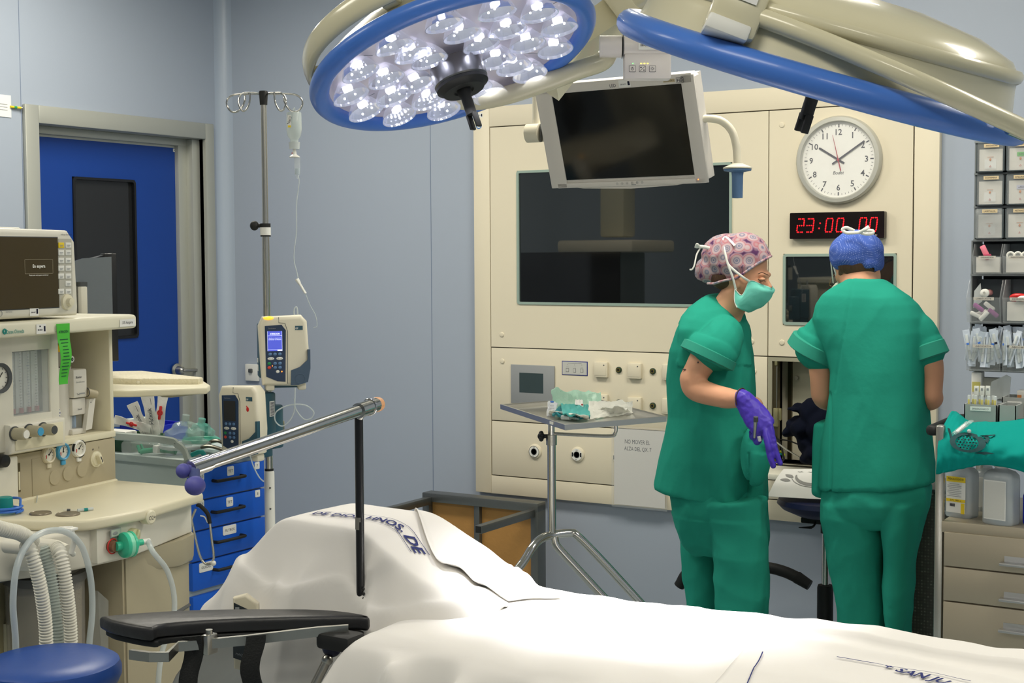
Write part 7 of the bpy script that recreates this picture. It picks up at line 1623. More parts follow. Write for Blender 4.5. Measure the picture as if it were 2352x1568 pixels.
# ------------------------------------------------------------------ grey bins and ampoules standing behind the cloth
YG = YC+0.17
t = thing('ampoule_bin', 'grey open bin lettered SFISIOLOGICO full of ampoule strips', 'bin', cc(2252, 975, YG)); a, c = cc(2214, 980, YG), cc(2290, 931, YG)
G_ = mat('bin_grey', (158, 162, 160), 0.45)
def openbin(a, c, dep, th=0.003):
    b = MB(mat=G_); z0_, z1_ = min(a.z, c.z), max(a.z, c.z)
    return b.bx((a.x, a.y, z0_), (c.x, a.y+th, z1_)).bx((a.x, a.y+dep, z0_), (c.x, a.y+dep+th, z1_)).bx((a.x, a.y, z0_), (a.x+th, a.y+dep, z1_)).bx((c.x-th, a.y, z0_), (c.x, a.y+dep, z1_)).bx((a.x, a.y, z0_), (c.x, a.y+dep, z0_+th))
a.z = zsf+0.001
obj('bin_shell', openbin(a, c, 0.09), t); b = MB(mat=M_paper); b.box(((a.x+c.x)/2, a.y-0.0008, c.z-0.012), (0.058, 0.001, 0.012)); fr = frame(((a.x+c.x)/2, a.y-0.0014, c.z-0.012), (1, 0, 0), (0, 0, 1)); b.text('SFISIOLOGICO', M_ink, (0, 0), w_=0.046, h=0.005, z=0.0003, X=fr); obj('label', b, t)
for i in range(9):
    q = V((lerp(a.x+0.009, c.x-0.009, i/8), a.y+0.02+0.012*(i % 2), c.z-0.03)); at_ = thing('saline_ampoule', 'clear saline ampoule with yellow tag standing in the SFISIOLOGICO bin', 'ampoule', q, 'saline ampoules in the bin')
    b = MB(mat=M_milky); b.box(q+V((0, 0, 0.025)), (0.009, 0.006, 0.06), bev=0.002); obj('ampoule_body', b, at_); b = MB(mat=mat('pale_yellow', (225, 215, 120), 0.5)); b.box(q+V((0, -0.004, 0.036)), (0.005, 0.001, 0.014)); obj('tag', b, at_)
for i in range(3):
    q = onY(2243+13*i, 897, YG+0.03); b = MB(mat=M_white); b.box(q, (0.013, 0.006, 0.028), bev=0.001); b.box(q+V((0, -0.0035, 0.004)), (0.006, 0.001, 0.007), M_grey); b.box(q+V((0, 0, -0.022)), (0.004, 0.004, 0.02), M_milky); obj('tagged_ampoule', b, None, ('leftmost', 'middle', 'rightmost')[i]+' of three white tagged ampoules above the SFISIOLOGICO bin', 'ampoule', 'white tagged ampoules')
t = thing('small_bin', 'narrow pale grey bin right of the SFISIOLOGICO bin', 'bin', cc(2314, 975, YG)); a, c = cc(2293, 980, YG), cc(2334, 932, YG); a.z = zsf+0.001; obj('bin_shell', openbin(a, c, 0.09), t)
t = thing('wide_bin', 'wide grey bin with LIMPEN label behind the narrow bin at right', 'bin', cc(2340, 975, YG+0.11)); a, c = cc(2300, 980, YG+0.11), cc(2420, 917, YG+0.11); a.z = zsf+0.001; obj('bin_shell', openbin(a, c, 0.1), t); b = MB(mat=M_paper); q = cc(2330, 926, YG+0.108); b.box(q, (0.04, 0.001, 0.011)); fr = frame(q-V((0, 0.0008, 0)), (1, 0, 0), (0, 0, 1)); b.text('LIMPEN', M_ink, (0, 0), w_=0.026, h=0.005, z=0.0003, X=fr); obj('label', b, t)

# ------------------------------------------------------------------ rack of clear bins
YR = 4.42
t = thing('bin_rack', 'grey wall rack holding rows of clear medicine bins at the right edge', 'rack', cc(2300, 850, YR))
edges = [(2240, 327), (2238, 400), (2237, 476), (2236, 552), (2229, 631), (2227, 741), (2226, 850)]
def rr2(px, py, y=YR): return onY(px, py, y)
M_rack = mat('rack_grey', (140, 146, 148), 0.4, metal=0.2)
x_r = rr2(2232, 700).x; xend = x_r+0.31; zlev = [rr2(2240, e[1]).z for e in edges]; zlev[0] += 0.0
xs_ = [rr2(2238, 450).x]*4+[rr2(2229, 700).x]*3
b = MB(mat=M_rack)
for i, z_ in enumerate(zlev): b.bx((xs_[min(i, 6)]-0.001, YR-0.002, z_-0.003), (xend, YR+0.13, z_+0.003))
obj('rack_shelf', b, t, label='grey horizontal dividers')
b = MB(mat=M_rack); b.bx((xs_[0], YR, zlev[3]), (xs_[0]+0.004, YR+0.13, zlev[0])); b.bx((xs_[5], YR, zlev[6]), (xs_[5]+0.004, YR+0.13, zlev[3])); b.bx((xs_[0], YR+0.13, zlev[6]), (xend, YR+0.134, zlev[0]), mat('rack_back', (70, 76, 80), 0.5))
zfoot = zsf+0.001
b.bx((xs_[5], YR+0.10, zfoot), (xs_[5]+0.012, YR+0.13, zlev[6])).bx((xend-0.012, YR+0.10, zfoot), (xend, YR+0.13, zlev[6])); obj('rack_side', b, t)
names = [('AMIODARONA', 'ATROPINA'), ('DOPAMINA', 'EFEDRINA'), ('LABETALOL', 'METAMIZOL'), ('ONDANSETRON', 'PARACETAMOL'), ('LUBRICANTE', 'ESPARADRAPO'), ('ABOCATH', 'ABOCATH')]
xcol = [rr2(2240, 450).x+0.003, rr2(2310, 450).x+0.001]; cw = xcol[1]-xcol[0]
ycard = mat('card_white', (228, 224, 216), 0.6); mcr = mat('label_cream', (226, 205, 165), 0.6); M_bulb = mat('bulb_orange', (205, 130, 70), 0.6)
M_binc = mat('bin_clear', (215, 220, 222), 0.1, alpha=0.16, spec=0.9)
for r_ in range(6):
    z1, z0 = zlev[r_]-0.004, zlev[r_+1]+0.004
    for c_ in range(3):
        if r_ < 4: xa, xb = xcol[0]+cw*c_+0.002, xcol[0]+cw*(c_+1)-0.002
        else: wb_ = rr2(2312, 700).x-rr2(2230, 700).x; xa, xb = xs_[5]+0.004+wb_*c_, xs_[5]+wb_*(c_+1)-0.002
        if c_ == 2 and r_ < 6 and True: 
            if xa > rr2(2352, 600).x+0.01: continue
        nm = names[r_][min(c_, 1)]
        side = 'left' if c_ == 0 else 'right'
        g_ = 'clear medicine bins in the rack'
        ordn = ('top row', 'second row', 'third row', 'fourth row', 'fifth row', 'bottom row')[r_]
        bt = thing('medicine_bin', ('closed' if r_ < 3 else 'open')+' clear bin labelled '+nm+' in the '+ordn+' of the rack'+(', at the '+side if r_ == 5 else ''), 'bin', T((xa+xb)/2, YR-0.01, z0), g_)
        fr = frame(((xa+xb)/2, YR-0.012, (z0+z1)/2), (1, 0, 0), (0, 0, 1)); w2, h2 = (xb-xa)/2, (z1-z0)/2
        if r_ < 3:
            b = MB(fr, mat('bin_dark', (84, 92, 96), 0.3)); b.bx((-w2, -h2, -0.05), (w2, h2, 0.0)); b.bx((-w2, -h2, 0.0), (-w2+0.004, h2, 0.006)).bx((w2-0.004, -h2, 0.0), (w2, h2, 0.006)).bx((-w2, -h2, 0), (w2, -h2+0.003, 0.006)).bx((-w2, h2-0.003, 0), (w2, h2, 0.006)); obj('bin_shell', b, bt)
            b = MB(fr, ycard); b.bx((-w2+0.009, -h2+0.004, 0.001), (w2-0.006, h2-0.019, 0.003)); b.sph((0, -h2*0.15, 0.004), (0.0034, 0.0044, 0.0008), M_bulb, 10, 5)
            b.box((0, -h2*0.15+0.008, 0.0035), (0.018, 0.001, 0.0004), M_bulb); b.box((0, -h2*0.45, 0.0034), (0.034, 0.028, 0.0004), M_paper) if c_ == 0 else None
            for a_ in (0, 120, 240): b.box((0, -0.0016, 0.0042), (0.0062, 0.0007, 0.0004), M_red, X=T(0, -h2*0.62, 0) @ RZ(a_))
            if c_ == 1 and r_ < 2: b.box((0.012, h2*0.15, 0.004), (0.044, 0.012, 0.0004), [MC['note_green'], mat('lilac', (205, 205, 225), 0.6)][r_]); b.text(['ATROPina', 'eFEDrina'][r_], M_ink, (0.012, h2*0.15), w_=0.034, h=0.005, z=0.0046)
            obj('card', b, bt)
            b = MB(fr, M_binc); b.bx((-w2+0.004, -h2+0.003, 0.005), (w2-0.004, h2-0.003, 0.007))
            if r_ == 2 and c_ == 0: b.bx((-w2+0.002, -h2+0.002, 0.006), (w2-0.004, h2-0.002, 0.018), bev=0.003)
            obj('bin_front', b, bt)
            b = MB(fr, mcr); zl_ = 0.0195 if (r_ == 2 and c_ == 0) else 0.0085; b.box((0.004, h2-0.009, zl_), (0.044, 0.0105, 0.0006)); b.text(nm, M_ink, (0.004, h2-0.009), w_=0.034, h=0.005, z=zl_+0.0005); obj('label', b, bt)
        else:
            pr = 0.035 if r_ == 3 else 0.06
            b = MB(fr, M_binc); th = 0.002; hf = h2*0.1 if r_ < 5 else h2*0.15
            sidep = [(-h2, 0.0), (-h2, pr*0.75), (hf*0.6, pr), (h2*0.85, pr*0.35), (h2*0.85, -0.08), (-h2, -0.08)]
            for xx in (-w2, w2-th): b.loft([[V((xx, p[0], p[1])) for p in sidep], [V((xx+th, p[0], p[1])) for p in sidep]])
            b.loft([[V((-w2, -h2, pr*0.75)), V((w2, -h2, pr*0.75)), V((w2, hf, pr)), V((-w2, hf, pr))], [V((-w2, -h2, pr*0.75-th)), V((w2, -h2, pr*0.75-th)), V((w2, hf, pr-th)), V((-w2, hf, pr-th))]])
            b.bx((-w2, -h2, -0.08), (w2, -h2+th, pr*0.75)); b.bx((-w2, -h2, -0.082), (w2, h2*0.85, -0.08), mat('bin_dark', (84, 92, 96), 0.3)); obj('bin_shell', b, bt)
            b = MB(fr, mat('label_pale', (205, 200, 190), 0.6)); b.box((0.002, hf-0.004, pr+0.001), (w2*1.2, 0.009, 0.0006)); b.text(nm, M_ink, (0.002, hf-0.004), w_=w2*0.9, h=0.004, z=pr+0.0017); obj('label', b, bt)
            # contents
            if r_ == 3:
                b = MB(fr, ycard); b.bx((-w2+0.008, -h2+0.004, 0.0), (w2-0.006, hf*0.3, pr*0.6)); obj('card', b, bt)
                if c_ == 0:
                    b = MB(fr, mat('pink', (235, 130, 150), 0.5)); b.box((-0.0, h2*0.35, 0.02), (0.016, 0.045, 0.01), bev=0.003, X=RZ(25)); b.box((-0.0, h2*0.1, 0.024), (0.022, 0.012, 0.012), mat('pink_dark', (170, 60, 90), 0.5), bev=0.003); obj('pink_ampoule', b, None, 'pink labelled ampoule sticking out of the ONDANSETRON bin', 'ampoule')
                else:
                    for i in range(3):
                        b = MB(fr, M_white); b.torus(0.010, 0.003, None, 20, 8, X=T(-w2*0.55+i*0.021, h2*0.12, 0.012)); b.lathe([(0, 0), (0.008, 0), (0.008, 0.004), (0, 0.004)], M_clear, n=16, X=T(-w2*0.55+i*0.021, h2*0.12, 0.01)); obj('vial_top', b, None, ('leftmost', 'middle', 'rightmost')[i]+' of three white round vial tops in the PARACETAMOL bin', 'vial', 'white round vial tops in the bin')
            elif r_ == 4:
                rnd = random.Random(5+c_)
                if c_ == 0:
                    b = MB(fr, M_white); b.lathe([(0, 0), (0.0125, 0), (0.0125, 0.01), (0.008, 0.012), (0.004, 0.0125), (0.004, 0.008), (0, 0.008)], n=24, X=T(0.0, h2*0.28, pr*0.55)); b.cyl((0, h2*0.28, -0.03), (0, h2*0.28, pr*0.5), 0.009, mat('tube_rose', (215, 150, 150), 0.5)); obj('lubricant_tube', b, None, 'upright white capped tube in the LUBRICANTE bin', 'tube')
                    for i in range(7):
                        b = MB(fr, rnd.choice([M_white, mat('violet_print', (150, 70, 140), 0.5), M_white])); x = rnd.uniform(-w2*0.6, w2*0.6); y = rnd.uniform(-h2*0.8, -h2*0.25); b.box((0, 0, 0), (0.035, 0.013, 0.012), bev=0.004, X=T(x, y, 0.012+0.003*i) @ RZ(rnd.uniform(-50, 50))); obj('ointment_tube', b, None, 'small white and violet ointment tube piled in the LUBRICANTE bin', 'tube', 'ointment tubes in the clear bin')
                    b = MB(fr, M_milky); b.prism([(-w2+0.008, -h2*0.4), (-w2+0.034, -h2*0.1), (-w2+0.028, h2*0.7), (-w2+0.01, h2*0.35)], 0.0, 0.003); obj('pointed_pouch', b, None, 'pointed translucent pouch at the left side of the LUBRICANTE bin', 'pouch')
                else:
                    b = MB(fr, ycard); b.bx((-w2+0.008, -h2+0.006, 0.0), (w2-0.006, -h2*0.1, pr*0.5)); obj('card', b, bt)
                    b = MB(fr, M_red); b.torus(0.022, 0.008, None, 26, 10, X=T(-w2*0.2, h2*0.05, 0.01) @ RX(70)); obj('tape_roll', b, None, 'red tape roll in the ESPARADRAPO bin at the right edge', 'tape roll')
                    b = MB(fr, M_white); b.torus(0.018, 0.007, None, 26, 10, X=T(w2*0.1, h2*0.0, 0.02) @ RX(75)); obj('white_roll', b, None, 'white tape roll beside the red one in the ESPARADRAPO bin', 'tape roll')
            else:
                rnd = random.Random(11+c_); pk = mat('pack_bluewhite', (206, 216, 230), 0.35, bump=0.2, bscale=60)
                for i in range(16):
                    x = lerp(-w2*0.85, w2*0.8, (i % 8)/7)+rnd.uniform(-0.003, 0.003); back = i//8; pkt = thing('cannula_packet', 'blue and white cannula packet crammed in the '+side+' ABOCATH bin', 'packet', fr @ T(x, -h2*0.6, 0.01), 'cannula packets in the '+side+' bottom bin')
                    X2 = T(x, -h2*0.05+0.012*back+rnd.uniform(-0.006, 0.006), 0.045-0.035*back) @ RZ(rnd.uniform(-22, 14)) @ RX(rnd.uniform(-10, 5)) @ RY(rnd.uniform(-50, 50))
                    b = MB(fr, pk); b.box((0, 0.004, 0), (0.020, h2*1.55, 0.0025), X=X2); b.box((0.0, 0.004, 0.004), (0.008, h2*1.1, 0.004), M_milky, X=X2, bev=0.001); obj('wrapper', b, pkt)
                    b = MB(fr, [MC['cable_blue'], M_ink, M_grey][i % 3]); b.box((0, h2*0.2, 0.0068), (0.008, 0.006, 0.0006), X=X2); b.box((0, -h2*0.1, 0.0068), (0.010, 0.001, 0.0006), M_grey, X=X2); obj('print', b, pkt)
# boxes on the space below the rack
b = MB(mat=M_paper); q = rr2(2246, 885, YR+0.02); b.box((q.x, q.y, zlev[6]-0.003-0.058), (0.030, 0.04, 0.11), bev=0.002); b.box((q.x, q.y-0.021, zlev[6]-0.05), (0.024, 0.001, 0.03), MC['pale_yellow']); bx1 = obj('tall_carton', b, None, 'tall narrow pale carton below the rack at its left end', 'carton')
b = MB(mat=M_rack); q = rr2(2290, 917, YR); b.bx((q.x, YR-0.02, q.z-0.004), (xend, YR+0.10, q.z)); b.bx((xend-0.01, YR, zfoot), (xend, YR+0.02, q.z)); b.bx((q.x, YR+0.08, zfoot), (q.x+0.01, YR+0.1, q.z)); zlow = q.z; obj('lower_shelf', b, t)
b = MB(mat=mat('carton_grey', (186, 188, 178), 0.6)); q = rr2(2275, 895, YR+0.04); b.box((q.x, q.y, zlow+0.032), (0.07, 0.03, 0.06), bev=0.002); obj('grey_carton', b, None, 'grey carton below the rack behind the tagged ampoules', 'carton')
b = MB(mat=M_milky); q = rr2(2297, 888, YR); b.prism([(-0.03, -0.03), (0.03, -0.03), (0.034, 0.035), (0.02, 0.042), (-0.022, 0.02)], 0, 0.006, X=frame((q.x, q.y-0.01, zlow+0.034), (1, 0, 0), (0, 0, 1))); obj('leaning_pouch', b, None, 'translucent grey pouch leaning on the lower rack shelf', 'pouch')
b = MB(mat=M_white); q = rr2(2352, 906, YR); b.box((q.x+0.01, q.y, zlow+0.016), (0.05, 0.05, 0.031), bev=0.001); b.box((q.x-0.008, q.y-0.0255, zlow+0.012), (0.012, 0.001, 0.014), M_bulb); obj('small_carton', b, None, 'small white carton with orange print at the right picture edge', 'carton')

# ------------------------------------------------------------------ perforated metal bin between person and trolley
def perf(nt, co):
    v = nd(nt, 'ShaderNodeTexVoronoi', i_Scale=95.0); v.distance = 'EUCLIDEAN'; v.inputs['Randomness'].default_value = 0.15; nt.links.new(co, v.inputs['Vector'])
    return ramp(nt, v.outputs['Distance'], [(0.0, (225, 225, 215)), (0.35, (170, 168, 158)), (0.5, (92, 90, 84)), (1.0, (60, 58, 54))])
Mpf = node_mat('perforated_metal', perf, 0.4, 0.6)
YM = 4.80; a, c = onY(2085, 1400, YM), onY(2152, 1132, YM)
t = thing('perforated_bin', 'tall perforated metal bin squeezed between the right person and the trolley', 'bin', ((a.x+c.x)/2+0.02, YM+0.12, 0))
b = MB(mat=Mpf); b.rprism([(a.x, YM), (c.x+0.06, YM), (c.x+0.06, YM+0.26), (a.x, YM+0.26)], 0.02, c.z, bev=0.012); obj('bin_body', b, t); b = MB(mat=M_dgrey); b.rprism([(a.x-0.004, YM-0.004), (c.x+0.064, YM-0.004), (c.x+0.064, YM+0.264), (a.x-0.004, YM+0.264)], 0.0, 0.03, bev=0.004); b.rprism([(a.x-0.003, YM-0.003), (c.x+0.063, YM-0.003), (c.x+0.063, YM+0.263), (a.x-0.003, YM+0.263)], c.z, c.z+0.012, bev=0.004); obj('bin_rim', b, t)
# ------------------------------------------------------------------ people
M_skin = mat('skin', (216, 160, 128), 0.55, spec=0.3, var=0.06, vscale=12)
M_scrub = mat('green_scrub_cotton', (40, 146, 126), 0.9, spec=0.08, bump=0.12, bscale=30)
M_scrubp = mat('green_trouser_cotton', (42, 148, 128), 0.9, spec=0.08, bump=0.12, bscale=30)
M_hair = mat('brown_hair', (84, 58, 40), 0.6, bump=0.5, bscale=120, stretch=(1, 1, 0.2))
M_glove = mat('purple_nitrile', (72, 52, 178), 0.4, bump=0.1, bscale=80)
def scl(y, px, py): return (onY(px, py, y)-CAM).dot(_f)/FPX
def oval(l, r, yc, b, n=40, e=2.4, twist=0.0):
    """closed horizontal body section between image points l and r, seen from the camera, half depth b"""
    L_, R_ = onY(l[0], l[1], yc), onY(r[0], r[1], yc); c = (L_+R_)/2; h = (R_-L_).length/2
    tn = c.x/c.y; a = math.sqrt(max(0.0004, h*h-(b*tn)**2)); out = []
    for j in range(n):
        t_ = 2*PI*j/n; ct_, st2 = math.cos(t_), math.sin(t_)
        x = a*abs(ct_)**(2/e)*(1 if ct_ > 0 else -1); y = b*abs(st2)**(2/e)*(1 if st2 > 0 else -1)
        out.append(V((c.x+x, yc+y, lerp(L_.z, R_.z, (x/a+1)/2))))
    return out
def stack(mb, rows, yc, m=None):
    """rows of (image y left, left x, right x, half depth[, image y right[, centre y]])"""
    mb.loft([oval((r_[1], r_[0]), (r_[2], r_[4] if len(r_) > 4 and r_[4] else r_[0]), r_[5] if len(r_) > 5 else yc, r_[3]) for r_ in rows], m)
def limb(mb, pts, rs, m=None, n=18, k=6):
    sp = spline(pts, k); rr_ = []
    for i in range(len(sp)):
        t_ = i/k; j = min(int(t_), len(rs)-2); f_ = t_-j; f_ = f_*f_*(3-2*f_); rr_.append(lerp(rs[j], rs[j+1], f_))
    mb.tube(sp, rr_, m, n); mb.sph(sp[0], rr_[0], m, 16, 10); mb.sph(sp[-1], rr_[-1], m, 16, 10)
def scr(p):
    q = p-CAM; z = q.dot(_f); return 1176+FPX*q.dot(CR)/z, 784+FPX*q.dot(CD)/z
def fold(p, a=0.007, fx=7, fz=2.2, seed=0):
    v = nz((p.x*fx+p.z*1.2, p.y*fx, p.z*fz+seed), 1.0); v2 = nz((p.x*fx*2.1-p.z*2.5, p.y*fx*2, p.z*fz*2+seed), 1.0); return a*1.5*(0.7-2.0*min(0.5, abs(v)))+a*0.6*(0.5-1.6*abs(v2))+0.005*nz((p.x*3, p.y*3, p.z*3+seed), 1)
def hand(mb, wrist, knuck, back, w_=0.076, curl=(20, 25, 30, 35), thumb=1, spread=4, L=(0.072, 0.080, 0.074, 0.058), rr_=0.0085, m=None):
    """palm with four bent fingers and a thumb leaving the side of the palm"""
    d = (knuck-wrist).normalized(); s_ = d.cross(back).normalized(); bk = s_.cross(d).normalized(); Lp = (knuck-wrist).length
    rg = []
    for t_, hw, ht in ((0, 0.028, 0.020), (0.25, 0.032, 0.019), (0.6, 0.039, 0.0165), (0.9, 0.041, 0.0135), (1.0, 0.038, 0.010)):
        c = wrist+d*Lp*t_; rg.append([c+s_*hw*(w_/0.08)*math.cos(2*PI*j/20)+bk*ht*math.sin(2*PI*j/20) for j in range(20)])
    mb.loft(rg, m)
    tips = []
    for i in range(4):
        base = knuck-d*0.010+s_*(w_*(0.36-0.24*i)); a0 = R(spread*(1.5-i)); dd = (d*math.cos(a0)+s_*math.sin(a0)).normalized(); p = base; pts = [p]; ang = 0
        cl = curl[i]
        for seg, fr_ in zip((0.46, 0.30, 0.24), (0.45, 1.0, 0.8)):
            ang += cl*fr_; v_ = dd*math.cos(R(ang))-bk*math.sin(R(ang)); p = p+v_*L[i]*seg; pts.append(p)
        limb(mb, pts, [rr_*1.08, rr_*1.0, rr_*0.94, rr_*0.8], m, 12, 4); tips.append(p)
    tb0 = wrist+d*Lp*0.30+s_*thumb*w_*0.40; tv = (d*0.75+s_*thumb*0.62-bk*0.30).normalized(); tb1 = tb0+tv*0.034; tb2 = tb1+(d*0.9+s_*thumb*0.15-bk*0.4).normalized()*0.028; tb3 = tb2+(d*0.9-s_*thumb*0.05-bk*0.45).normalized()*0.022
    limb(mb, [tb0, tb1, tb2, tb3], [rr_*1.35, rr_*1.2, rr_*1.05, rr_*0.85], m, 12, 4)
    return tips

# ---- left person, in profile, right arm reaching down in a purple glove
YA = 4.65
pl_ = thing('person', 'person in green scrubs with patterned pink cap, mint mask and a purple glove', 'person', (onY(1655, 1300, YA).x, YA, 0))
def A(px, py, y=YA): return onY(px, py, y)
sA = scl(YA, 1700, 620)
b = MB(mat=M_skin)
def headpt(px, py, dy=0.0): return A(px, py, YA+dy)
b.sph(A(1703, 607), (60*sA, 0.074, 66*sA), None, 28, 18)
b.sph(A(1719, 640), (43*sA, 0.062, 50*sA), None, 24, 16); b.sph(A(1718, 676), (33*sA, 0.050, 34*sA), None, 22, 14); b.sph(A(1724, 692), (16*sA, 0.026, 15*sA), None, 16, 10)
b.sph(A(1756, 631), (12*sA, 0.045, 9*sA), None, 16, 10)
b.tube([A(1756, 632), A(1763, 650), A(1768, 663)], [0.008, 0.010, 0.013], None, 12); b.sph(A(1763, 660), (0.011, 0.013, 0.010), None, 12, 8)
b.sph(A(1742, 690), (0.010, 0.020, 0.009), None, 12, 8)
for sy in (-1, 1): b.sph(A(1738, 652, YA+sy*0.034), (0.020, 0.016, 0.018), None, 12, 8)
limb(b, [A(1700, 668), A(1678, 700), A(1652, 745)], [0.054, 0.056, 0.066])
# torso, hips and legs below the clothing
stack(b, [(715, 1602, 1692, 0.11), (760, 1585, 1695, 0.14), (850, 1575, 1705, 0.13), (950, 1570, 1710, 0.13), (1060, 1575, 1695, 0.12), (1120, 1585, 1698, 0.11), (1160, 1595, 1700, 0.10)], YA)
fl_y = lambda y, px: (px, y)
def floorrow(px, yc): q = onY(px, 1500, yc); z = q; return None
def py_at(z, px, y):
    lo, hi = 300, 2600
    for _ in range(40):
        m_ = (lo+hi)/2
        if onY(px, m_, y).z > z: lo = m_
        else: hi = m_
    return lo
for yl, x0, x1, x2 in ((YA-0.085, 1640, 1700, 1706), (YA+0.085, 1570, 1618, 1622)):
    top = A(x1-20 if yl < YA else 1630, 1150, yl+(0.02 if yl < YA else -0.02)); kn = A(x2, 1330, yl); an = V((A(x2, 1330, yl).x, yl, 0.09)); limb(b, [top, kn, an], [0.052, 0.046, 0.036]); b.sph(V((an.x+0.06, yl, 0.05)), (0.11, 0.042, 0.04), None, 18, 10)
# right arm
sh, el, wr = A(1652, 762, 4.53), A(1583, 884, 4.42), A(1712, 918, 4.38)
limb(b, [sh, A(1622, 815, 4.46), A(1590, 870, 4.42)], [0.045, 0.050, 0.043]); limb(b, [A(1590, 870, 4.42), A(1600, 893, 4.42), A(1660, 912, 4.40), wr], [0.043, 0.042, 0.036, 0.0265])
# left arm, reaching forward on the far side
limb(b, [A(1665, 765, 4.78), A(1650, 850, 4.82), A(1690, 905, 4.84), A(1735, 930, 4.70)], [0.045, 0.045, 0.038, 0.028]); hand(b, A(1735, 930, 4.70), A(1742, 975, 4.62), V((0.6, 0.6, 0.3)), curl=(25, 28, 30, 32), thumb=-1)
# ear
b.sph(A(1694, 645, YA-0.068), (0.016, 0.010, 0.027), None, 14, 10)
bodyA = voxel(b, 0.0055, 5)
obj('body', bodyA, pl_, ang=180, label='bare forearm, neck and face')
b = MB(mat=M_hair)
for sy in (-1, 1):
    b.tube(spline([A(1741, 629, YA+sy*0.056), A(1751, 626, YA+sy*0.049), A(1765, 632, YA+sy*0.027)]), [0.0008, 0.0012]+[0.0015]*14+[0.0008], None, 8)
obj('eyebrow', b, pl_, label='dark eyebrows')
for sy in (-1, 1):
    b = MB(mat=M_hair); b.tube(spline([A(1741, 641, YA+sy*0.0575), A(1749, 645, YA+sy*0.053), A(1757, 643, YA+sy*0.044)]), 0.0016, None, 8); b.tube(spline([A(1755, 645, YA+sy*0.050), A(1759, 647, YA+sy*0.051)]), 0.001, None, 6)
    b.sph(A(1750, 641, YA+sy*0.043), (0.012, 0.0105, 0.0065), M_skin, 14, 8); obj('eye', b, pl_, label='lowered eyelid with dark lashes')
b = MB(mat=M_hair); b.sph(A(1672, 628), (46*sA, 0.070, 40*sA), None, 30, 20); b.sph(A(1662, 640), (22*sA, 0.05, 18*sA), None, 20, 12); hh_ = voxel(b, 0.005, 3)
cull(hh_, lambda p: scr(p)[0] > 1700 or scr(p)[1] < 630); obj('hair', hh_, pl_, ang=180, label='brown hair at the nape')
# cap
def capcol(nt, co):
    vor = nd(nt, 'ShaderNodeTexVoronoi', i_Scale=25.0); vor.inputs['Randomness'].default_value = 0.35; nt.links.new(co, vor.inputs['Vector'])
    mth = nd(nt, 'ShaderNodeMath', operation='MULTIPLY'); mth.inputs[1].default_value = 1.35; nt.links.new(vor.outputs['Distance'], mth.inputs[0])
    c1 = ramp(nt, mth.outputs[0], [(0.0, (50, 72, 108)), (0.09, (170, 158, 162)), (0.16, (92, 104, 132)), (0.24, (178, 162, 166)), (0.36, (112, 118, 142)), (0.46, (180, 158, 162)), (0.62, (176, 158, 162)), (0.72, (170, 108, 116)), (0.80, (170, 140, 152)), (0.97, (84, 52, 90))])
    return c1
M_cap = node_mat('patterned_cap_cotton', capcol, 0.9, 0.1)
b = MB(mat=M_cap)
b.add(*(lambda m_: (m_.v, m_.f))(MB(T(*A(1692, 594)) @ Matrix.Rotation(R(12), 4, 'Y'), M_cap).sph((0, 0, 0), (84*sA, 0.086, 57*sA), None, 36, 24)), M_cap)
b.sph(A(1705, 600), (67*sA, 0.082, 66*sA), None, 32, 20)
b.add(*(lambda m_: (m_.v, m_.f))(MB(T(*A(1644, 616)) @ Matrix.Rotation(R(-18), 4, 'Y'), M_cap).sph((0, 0, 0), (50*sA, 0.066, 36*sA), None, 30, 18)), M_cap)
cp = voxel(b, 0.005, 4); displace(cp, lambda p: 0.0035*(1-2*abs(nz((p.x*16, p.y*16, p.z*24), 1))))
def below(p, pts):
    x, y = scr(p); 
    for (a, c), (d, e) in zip(pts, pts[1:]):
        if a <= x <= d: return y > lerp(c, e, (x-a)/(d-a))
    return x > pts[-1][0] and y > pts[-1][1]
EDGE = [(1500, 640), (1600, 640), (1625, 652), (1660, 646), (1691, 639), (1713, 625.5), (1742, 605), (1775, 588)]
cull(cp, lambda p: below(p, EDGE)); obj('surgical_cap', cp, pl_, ang=180, label='pink and grey mandala patterned surgical cap')
b = MB(mat=M_cap); edge_ = [A(x, y, YA-dy) for x, y, dy in ((1625, 651, 0.058), (1640, 651, 0.066), (1660, 645, 0.074), (1691, 638, 0.080), (1713, 624, 0.079), (1742, 604, 0.064), (1760, 594, 0.042), (1771, 588, 0.0), (1760, 594, -0.042), (1742, 604, -0.064), (1713, 624, -0.079), (1691, 638, -0.08), (1660, 645, -0.074))]
b.tube(spline(edge_, 5), 0.0045, None, 8); obj('cap_hem', b, pl_, ang=180)
# mask
M_mask = mat('mask_mint', (120, 212, 196), 0.7, spec=0.1, bump=0.1, bscale=60)
yn_ = YA-0.072
n0 = [A(1688, 664, yn_), A(1687, 680, yn_), A(1688, 694, yn_), A(1693, 706, yn_)]
n1 = [A(1705, 677, yn_+0.004), A(1703, 686, yn_), A(1700, 698, yn_+0.002), A(1700, 710, yn_+0.010)]
n2 = [A(1722, 645, yn_+0.012), A(1722, 665, yn_+0.008), A(1720, 690, yn_+0.014), A(1708, 713, yn_+0.026)]
n3 = [A(1750, 653, yn_+0.032), A(1755, 670, yn_+0.026), A(1740, 698, yn_+0.040), A(1715, 716, yn_+0.050)]
n4 = [A(1770, 660, YA), A(1771, 674, YA), A(1752, 702, YA), A(1718, 717, YA)]
def mir(r_): return [V((p.x, 2*YA-p.y, p.z)) for p in r_]
cols_ = [n0, n1, n2, n3, n4, mir(n3), mir(n2), mir(n1), mir(n0)]
rws = [spline([c_[i] for c_ in cols_], 6) for i in range(4)]; nn_ = len(rws[0]); gcol = [spline([rws[k_][i] for k_ in range(4)], 5) for i in range(nn_)]; mm_ = len(gcol[0])
b = MB(mat=M_mask)
